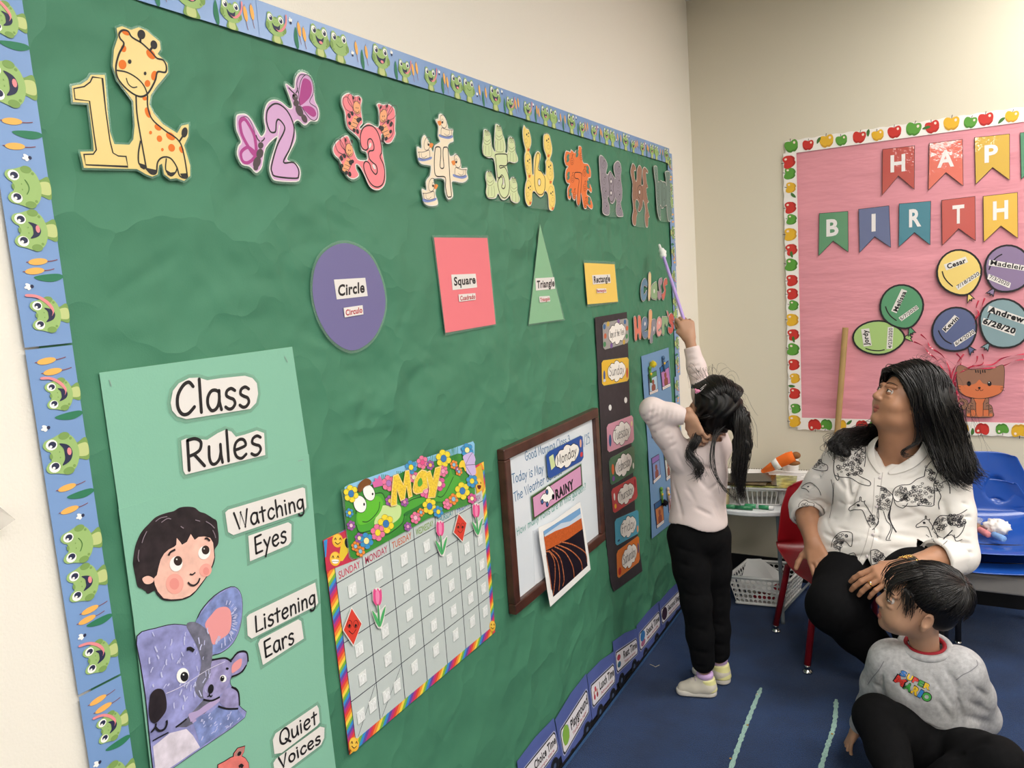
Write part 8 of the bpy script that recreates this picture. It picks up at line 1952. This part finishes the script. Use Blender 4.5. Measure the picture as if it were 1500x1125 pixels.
gp = [[tie, J(1083, 600, 2.55), J(1088, 640, 2.53), J(1077, 690, 2.52), J(1082, 745, 2.52)], [tie, J(1090, 602, 2.56), J(1099, 650, 2.54), J(1092, 700, 2.53), J(1091, 740, 2.53)], [tie, J(1078, 606, 2.52), J(1074, 650, 2.50), J(1072, 690, 2.49), J(1070, 725, 2.49)]]
strands('ponytail', T, gp, hairm, 260, .006, .0012, 13, .008, 13, 20, .3, 'stuff')
gl2 = [[HG.p(-.06, -.05, -.02), J(1018, 640, 2.46), J(1012, 662, 2.45), J(1028, 690, 2.44), J(1008, 700, 2.44)], [HG.p(-.05, -.06, -.03), J(1024, 645, 2.46), J(1008, 665, 2.45), J(1020, 680, 2.44), J(1030, 705, 2.44)]]
strands('loose_lock', T, gl2, hairm, 150, .009, .0011, 14, .006, 12, 16, .3, 'stuff')
gl3 = [[HG.p(-.02, -.10, -.01), J(1042, 650, 2.48), J(1040, 680, 2.45), J(1050, 705, 2.45), J(1053, 740, 2.47)], [HG.p(.02, -.10, 0), J(1048, 640, 2.5), J(1046, 690, 2.46), J(1070, 725, 2.46), J(1092, 700, 2.50)], [HG.p(0, -.1, -.02), J(1045, 660, 2.48), J(1052, 700, 2.45), J(1075, 730, 2.48), J(1085, 742, 2.5)]]
strands('loose_lock', T, gl3, hairm, 18, .003, .001, 15, .003, 10, 16, .3, 'stuff')
strands('flyaway_hair', T, [[HG.p(-.05, .05, .08), HG.p(-.09, .06, .11), HG.p(-.10, .03, .07)], [HG.p(.0, .0, .125), HG.p(.03, .03, .15), HG.p(.06, -.02, .14)], [J(1090, 600, 2.56), J(1108, 640, 2.55), J(1104, 690, 2.55)]], hairm, 40, .012, .0005, 16, .01, 9, 10, .5, 'stuff')
m = MB(); m.lathe(Vector(tie), [(.012, -.007), (.0175, -.006), (.019, 0), (.0175, .006), (.012, .007)], mat('black_hair_tie', '151214', .8), 18, Vector(tie - HG.p(0, -.07, .06))); m.build('hair_tie', T, True)
bv = bvh_of(*[o for o in T.children if o.name.split('.')[0] in ('hair', 'hair_strands')])
def hp(x, y): 
    p, n = cast(bv, x, y)
    if p is None: p = Vector(J(x, y, 2.52))
    return p + (CAM - p).normalized() * .004
pc = [hp(1019, 574), hp(1027, 569), hp(1034, 563), hp(1033, 566), hp(1026, 573), hp(1020, 577)]
m = MB(); m.tube(pc, .0011, mat('white_clip_metal', 'e8e0e0', .3, .5), 6); pp = hp(1022, 573)
m.ball(pp, (.009, .004, .006), mat('pink_clip_charm', 'e88fb4', .4, .4), 12, 8); m.ball(pp + Vector((-.007, 0, .005)), (.004, .003, .004), mat('pink_clip_charm', 'e88fb4'), 8, 6); m.ball(pp + Vector((-.006, 0, -.005)), (.0035, .003, .0035), mat('pink_clip_charm', 'e88fb4'), 8, 6)
tag(m.build('hair_clip', None, True), 'pink and white snap clip in the hair of the girl', 'hair clip')
# pointer
T = thing('pointer_stick', 'light purple pointer stick with a small white pointing hand at its tip', 'pointer', tuple(grip))
pur = mat('lilac_stick', 'b79ee0', .3, .5); rub = mat('white_rubber_hand', 'eeeeea', .45, .4)
e0, e1 = Vector(grip - pd * .012), Vector(J(971, 373, 2.93)); pdv = Vector(pd)
m = MB(); m.tube([e0, e0 + pdv * .01, e1 - pdv * .01, e1], [.0055, .0062, .0062, .006], pur, 14); m.build('stick', T, True)
s = Sdf(); F = Fr(V3(*e1), pd, V3(1, -.3, .3), 1.0); s.group(.004, .004); s.cap(F.p(0, -.004, 0), F.p(0, .002, 0), .0135, .0125); s.cap(F.p(0, .0, 0), F.p(0, .022, 0), .0095, .012); s.group(.002, .003); s.cap(F.p(-.004, .02, 0), F.p(-.004, .052, 0), .0055, .0052)
for i in range(3): s.cap(F.p(.003 + .0045 * i - .001, .022 - .002 * i, .004), F.p(.003 + .0045 * i, .030 - .003 * i, .005), .0045)
s.cap(F.p(.010, .006, .004), F.p(.013, .020, .008), .004)
sdf_object('pointing_hand', s, .0014, rub, T)

# ======== boy ========
grey = mat('heather_grey_fleece', 'a9a9ab', .8, .25, noise=.16, nscale=90, bump=.3, bscale=420); redc = mat('dark_red_collar', '8a1824', .7, .3)
T = thing('person', 'boy in a grey sweatshirt sitting cross-legged on the carpet, head turned to the left', 'person', (1.0, 2.3, 0)); BT = T
hd = J(1345, 887, 2.25); HB = Fr(hd, (-.93, -.22, .22), (.22, -.10, .95), .92)
nk = J(1355, 943, 2.30); hip = V3(1.0, 2.36, .10); ch = J(1355, 1005, 2.29)
sR, sL = J(1298, 968, 2.28), J(1414, 982, 2.30); eR, hR = J(1278, 1036, 2.36), J(1256, 1066, 2.44); eL, hL = J(1436, 1050, 2.42), V3(1.07, 2.60, .03)
kR, kL = J(1285, 1052, 2.16), J(1462, 1118, 2.12); fR, fL = J(1318, 1150, 2.03), J(1345, 1165, 2.10)
hpR, hpL = J(1350, 1092, 2.25), J(1398, 1104, 2.25)
s = Sdf(); head(s, HB, True); s.group(.02, .02); s.cap(nk - V3(0, 0, .01), HB.p(0, -.02, -.05), .036, .042)
s.group(.04, .02); s.cap(lerp(sR, sL, .1), lerp(sR, sL, .9), .035); s.cap(ch, hip, .075, .08)
s.group(.02, .02); s.chain([sR, eR, hR], [.03, .026, .018]); s.chain([sL, eL, hL + V3(0, 0, .01)], [.03, .026, .018]); s.chain([hpR, kR, fR], [.05, .035, .028]); s.chain([hpL, kL, fL], [.05, .035, .028])
FB = Fr(hR + V3(0, 0, .0), V3(-.35, -.75, -.55), (-.75, .1, .6), .72); hand(s, FB, [(.25, .3, .2)] * 4, .10, (.5, .5), side=1)
FB2 = Fr(hL + V3(0, 0, .008), V3(.6, .75, -.1), (0, 0, 1), .72); hand(s, FB2, [(.1, .15, .1)] * 4, .14, (.8, .3), side=1)
sdf_object('body', s, .0026, [skinc, lipc], T)
eyes(HB, T, (0, .95, .1), skinc, opening=(22, 12))
# sweatshirt
s = Sdf(); s.group(.04, .03); s.cap(lerp(sR, sL, .15) + V3(0, .0, 0), lerp(sR, sL, .85), .058); s.ell(ch + V3(0, .01, .0), (.128, .095, .10)); s.ell(lerp(ch, hip, .5) + V3(0, .0, 0), (.128, .105, .09)); s.ell(hip + V3(0, .0, .045), (.125, .11, .06))
s.group(.02, .03); s.chain([sR + V3(.008, 0, 0), lerp(sR, eR, .5), eR, lerp(eR, hR, .8)], [.056, .048, .043, .032]); s.chain([sL - V3(.008, 0, 0), lerp(sL, eL, .5), eL, lerp(eL, hL, .85)], [.058, .052, .050, .036])
def bcut(X, d):
    q = (X - (nk + V3(0, .0, .004))); r_ = np.linalg.norm(q[:, :2] / np.array([1, .88]), axis=1) - .052; return np.maximum(np.maximum(d, np.where(X[:, 2] > nk[2] - .035, -r_, -1)), .035 - X[:, 2])
bf_ = []
bf_ += crease_set(s, [((1300, 985), (1345, 1030)), ((1300, 1025), (1370, 1075)), ((1362, 985), (1400, 1040)), ((1382, 975), (1408, 1012)), ((1335, 1050), (1400, 1078)), ((1402, 1020), (1408, 1065)), ((1288, 1000), (1300, 1035)), ((1320, 972), (1345, 1000)), ((1395, 995), (1412, 1060), .007, .009), ((1296, 975), (1290, 1020), .007, .008), ((1370, 1020), (1395, 1058)),
    ((1420, 1000), (1448, 1022)), ((1415, 1025), (1452, 1045)), ((1412, 1048), (1455, 1062)), ((1425, 1070), (1458, 1078)), ((1278, 1000), (1292, 1010)), ((1272, 1020), (1290, 1032))], .008, .007)
sdf_object('sweatshirt', s, .0038, grey, T, disp=folds(bf_), post=bcut)
def ring(name, c, r, tube_r, mt, T, tilt=(0, 0, 1), sq=.88, n=36):
    R_ = Vector((0, 0, 1)).rotation_difference(Vector(tilt).normalized()).to_matrix(); m = MB(); m.tube([Vector(c) + R_ @ Vector((r * math.cos(2 * math.pi * i / n), r * sq * math.sin(2 * math.pi * i / n), 0)) for i in range(n + 1)], tube_r, mt, 10, False); return m.build(name, T, True)
ring('neck_ribbing', nk + V3(0, -.004, -.004), .0605, .0105, grey, T, (0, -.25, 1)); ring('red_undershirt_collar', nk + V3(0, -.002, .0), .049, .0060, redc, T, (0, -.22, 1))
# trousers
s = Sdf(); s.group(.04, .03); s.cap(hpR, hpL, .075, .075); s.cap(hip + V3(-.05, 0, 0), hip + V3(.05, 0, 0), .09); s.group(.02, .02)
s.chain([hpR, lerp(hpR, kR, .6), kR, lerp(kR, fR, .5), lerp(kR, fR, .95)], [.075, .066, .060, .052, .044]); s.group(.02, .014); s.chain([hpL, lerp(hpL, kL, .6), kL, lerp(kL, fL, .5), lerp(kL, fL, .95)], [.075, .068, .062, .054, .044])
bf_ = []
for a, b in (((1300, 1060), (1330, 1100)), ((1340, 1060), (1400, 1085)), ((1360, 1085), (1440, 1095)), ((1350, 1100), (1440, 1110)), ((1400, 1080), (1460, 1092)), ((1280, 1080), (1310, 1110))): bf_.append((J(*a, 2.12), J(*b, 2.10), .009, .007))
sdf_object('trousers', s, .0042, blackc, T, disp=folds(bf_), post=lambda X, d: np.maximum(d, .003 - X[:, 2]))
lg = mat('light_grey_shoe', 'a8a49c', .7, .3)
s = Sdf(); s.group(.02, .02); fa = J(1312, 1150, 2.00); fb = J(1300, 1126, 2.10); fa[2] = max(.035, fa[2]); fb[2] = .035; s.chain([fb, lerp(fa, fb, .5), fa], [.026, .030, .032]); sdf_object('shoe', s, .003, lg, T, post=lambda X, d: np.maximum(d, .002 - X[:, 2]))
# lettering on the sweatshirt
bv = bvh_of(*[o for o in T.children if o.name.split('.')[0] == 'sweatshirt'])
zb = lambda x, y: (1230 + x / 5.556, 940 + y / 5.556)
def shirt_letter(ch, x0, y0, x1, y1, hgt, col, T, name='printed_letter'):
    """block letter wrapped on the cloth: baseline from (x0,y0) to (x1,y1)"""
    v, f = font_polys(ch, .055); xs = [a for a, b in v]; ys = [b for a, b in v]; ax, bx = min(xs), max(xs); ay, by = min(ys), max(ys)
    ux, uy = x1 - x0, y1 - y0; L_ = math.hypot(ux, uy); nx_, ny_ = uy / L_, -ux / L_
    for grow, mt, off in ((1.22, INK, .0012), (1.0, paint(col), .0017)):
        pts = []
        for a, b in v:
            s_ = ((a - ax) / (bx - ax) - .5) * grow + .5; t_ = ((b - ay) / (by - ay) - .5) * (1 + (grow - 1) * .8) + .5; X = x0 + ux * s_ + nx_ * hgt * t_; Y = y0 + uy * s_ + ny_ * hgt * t_
            p, n = cast(bv, *zb(X, Y))
            if p is None: return
            if n.dot(CF) > 0: n = -n
            pts.append(p + n * off)
        m = MB(); m.add(pts, f, mt); m.build(name, T)
for ch_, x0, y0, x1, y1, h_, c_ in (('S', 486, 268, 530, 290, 42, '2f6fb8'), ('U', 540, 300, 580, 322, 46, 'e0b82a'), ('P', 588, 326, 628, 346, 46, 'd03a34'), ('E', 636, 350, 672, 368, 44, '3f9a42'), ('R', 680, 372, 730, 394, 44, 'e0b82a'),
                                 ('M', 440, 318, 512, 368, 62, 'd83a34'), ('A', 516, 376, 572, 410, 60, '3f9a42'), ('R', 578, 410, 628, 442, 62, 'e0b82a'), ('I', 632, 442, 656, 456, 62, '2f7ac0'), ('O', 660, 458, 724, 494, 66, '3f9a42')):
    shirt_letter(ch_, x0, y0, x1, y1, h_, c_, T)
m = MB(); decal_line(m, bv, [zb(520, 0), zb(560, 50), zb(640, 92), zb(720, 102), zb(820, 88), zb(880, 40), zb(905, 0)], 1.4, mat('grey_seam', '77777c', .8)); decal_line(m, bv, [zb(360, 160), zb(320, 230), zb(270, 290), zb(230, 350)], 1.2, mat('grey_seam', '77777c')); decal_line(m, bv, [zb(950, 310), zb(1000, 270), zb(1060, 240), zb(1120, 190), zb(1110, 150)], 1.2, mat('grey_seam', '77777c')); m.build('seam_stitching', T)
# hair
s = Sdf(); s.group(.015, .015); s.ell(HB.p(0, -.026, .052), V3(.079, .097, .079) * .92, HB.R); s.ell(HB.p(0, -.058, .0), V3(.068, .050, .052) * .92, HB.R)
def bface(X, d):
    q = (X - HB.o) @ HB.R / HB.k; e = np.linalg.norm(np.stack([q[:, 0] / .074, (q[:, 1] - .085) / .085, (q[:, 2] + .035) / .085], 1), axis=1) - 1
    ear = np.linalg.norm(q[:, None, :] - np.array([[.080, -.006, -.008], [-.080, -.006, -.008]]), axis=2).min(1) - .030
    return np.maximum(np.maximum(d, -e * .06), -ear)
sdf_object('hair', s, .0036, hairb, T, post=bface)
rr = np.random.default_rng(21); wc = V3(-.02, -.075, .105); gs = []; mb = MB(); 
for k in range(900):
    an = rr.uniform(0, 6.283); start = wc + V3(.006 * math.cos(an), .006 * math.sin(an), 0); L_ = rr.uniform(.6, 1.15)
    pts = []
    dx, dy = math.cos(an), math.sin(an); front = max(0, dy)
    arc_ = (1.15 + .95 * front) * L_; n_ = 9
    # walk over the scalp ellipsoid from the whorl outwards
    c0 = V3(0, -.024, .048); R0 = V3(.083, .099, .083); st = (wc - c0) / R0; st /= np.linalg.norm(st); tv = V3(dx, dy, .0); tv -= st * (tv @ st); tv /= np.linalg.norm(tv)
    lift = rr.uniform(.97, 1.12); sw = rr.normal(0, .38)
    for j in range(n_):
        a = arc_ * j / (n_ - 1) + .03; q = st * math.cos(a) + tv * math.sin(a) + np.cross(st, tv) * sw * a * a * .4; q /= np.linalg.norm(q)
        rad = lift * (1 + .05 * math.sin(math.pi * j / (n_ - 1)) + (.04 if j == n_ - 1 else 0)); P0 = c0 + q * R0 * rad
        if P0[1] > .055 and P0[2] < .032: break
        if abs(P0[0]) > .06 and -.035 < P0[1] < .05 and P0[2] < .02: break
        if P0[2] < -.045: break
        pts.append(Vector(HB.p(*P0)))
    if len(pts) > 3: mb.tube(pts, [.0011 * (1 - .6 * (j / len(pts)) ** 2) for j in range(len(pts))], hairm, 4)
o = mb.build('hair_strands', T, True); o['kind'] = 'stuff'
m = MB(); wps = [Vector(HB.p(*(wc + V3(.004 * i - .012, .006 * math.sin(i), .0065)))) for i in range(7)]; m.tube(wps, .0032, skinc, 6, True, .4); m.build('parting_skin', T, True)
gfr = [[HB.p(x, .03, .125), HB.p(x * 1.05, .085, .088), HB.p(x * 1.1, .098, .055), HB.p(x * 1.15, .096, .022)] for x in (-.055, -.03, 0, .03, .055)]
strands('fringe', T, gfr, hairm, 110, .004, .0010, 23, .003, 8, 9, .3, 'stuff')
sb_ = [[HB.p(-.060, .07, .08), HB.p(-.074, .060, .04), HB.p(-.073, .056, .0)], [HB.p(-.07, .04, .07), HB.p(-.080, .036, .02), HB.p(-.078, .034, -.008)]]
strands('side_hair', T, sb_, hairm, 34, .006, .0009, 24, .004, 8, 8, .3, 'stuff')
m = MB(); 
for sx in (1, -1): m.tube([Vector(HB.p(sx * (.014 + .034 * t), .0985 - .02 * t * t, .036 + .006 * math.sin(t * 3))) for t in (0, .25, .5, .75, 1)], [.0015, .0022, .0022, .0018, .0008], brow, 5)
m.build('eyebrow', T, True)
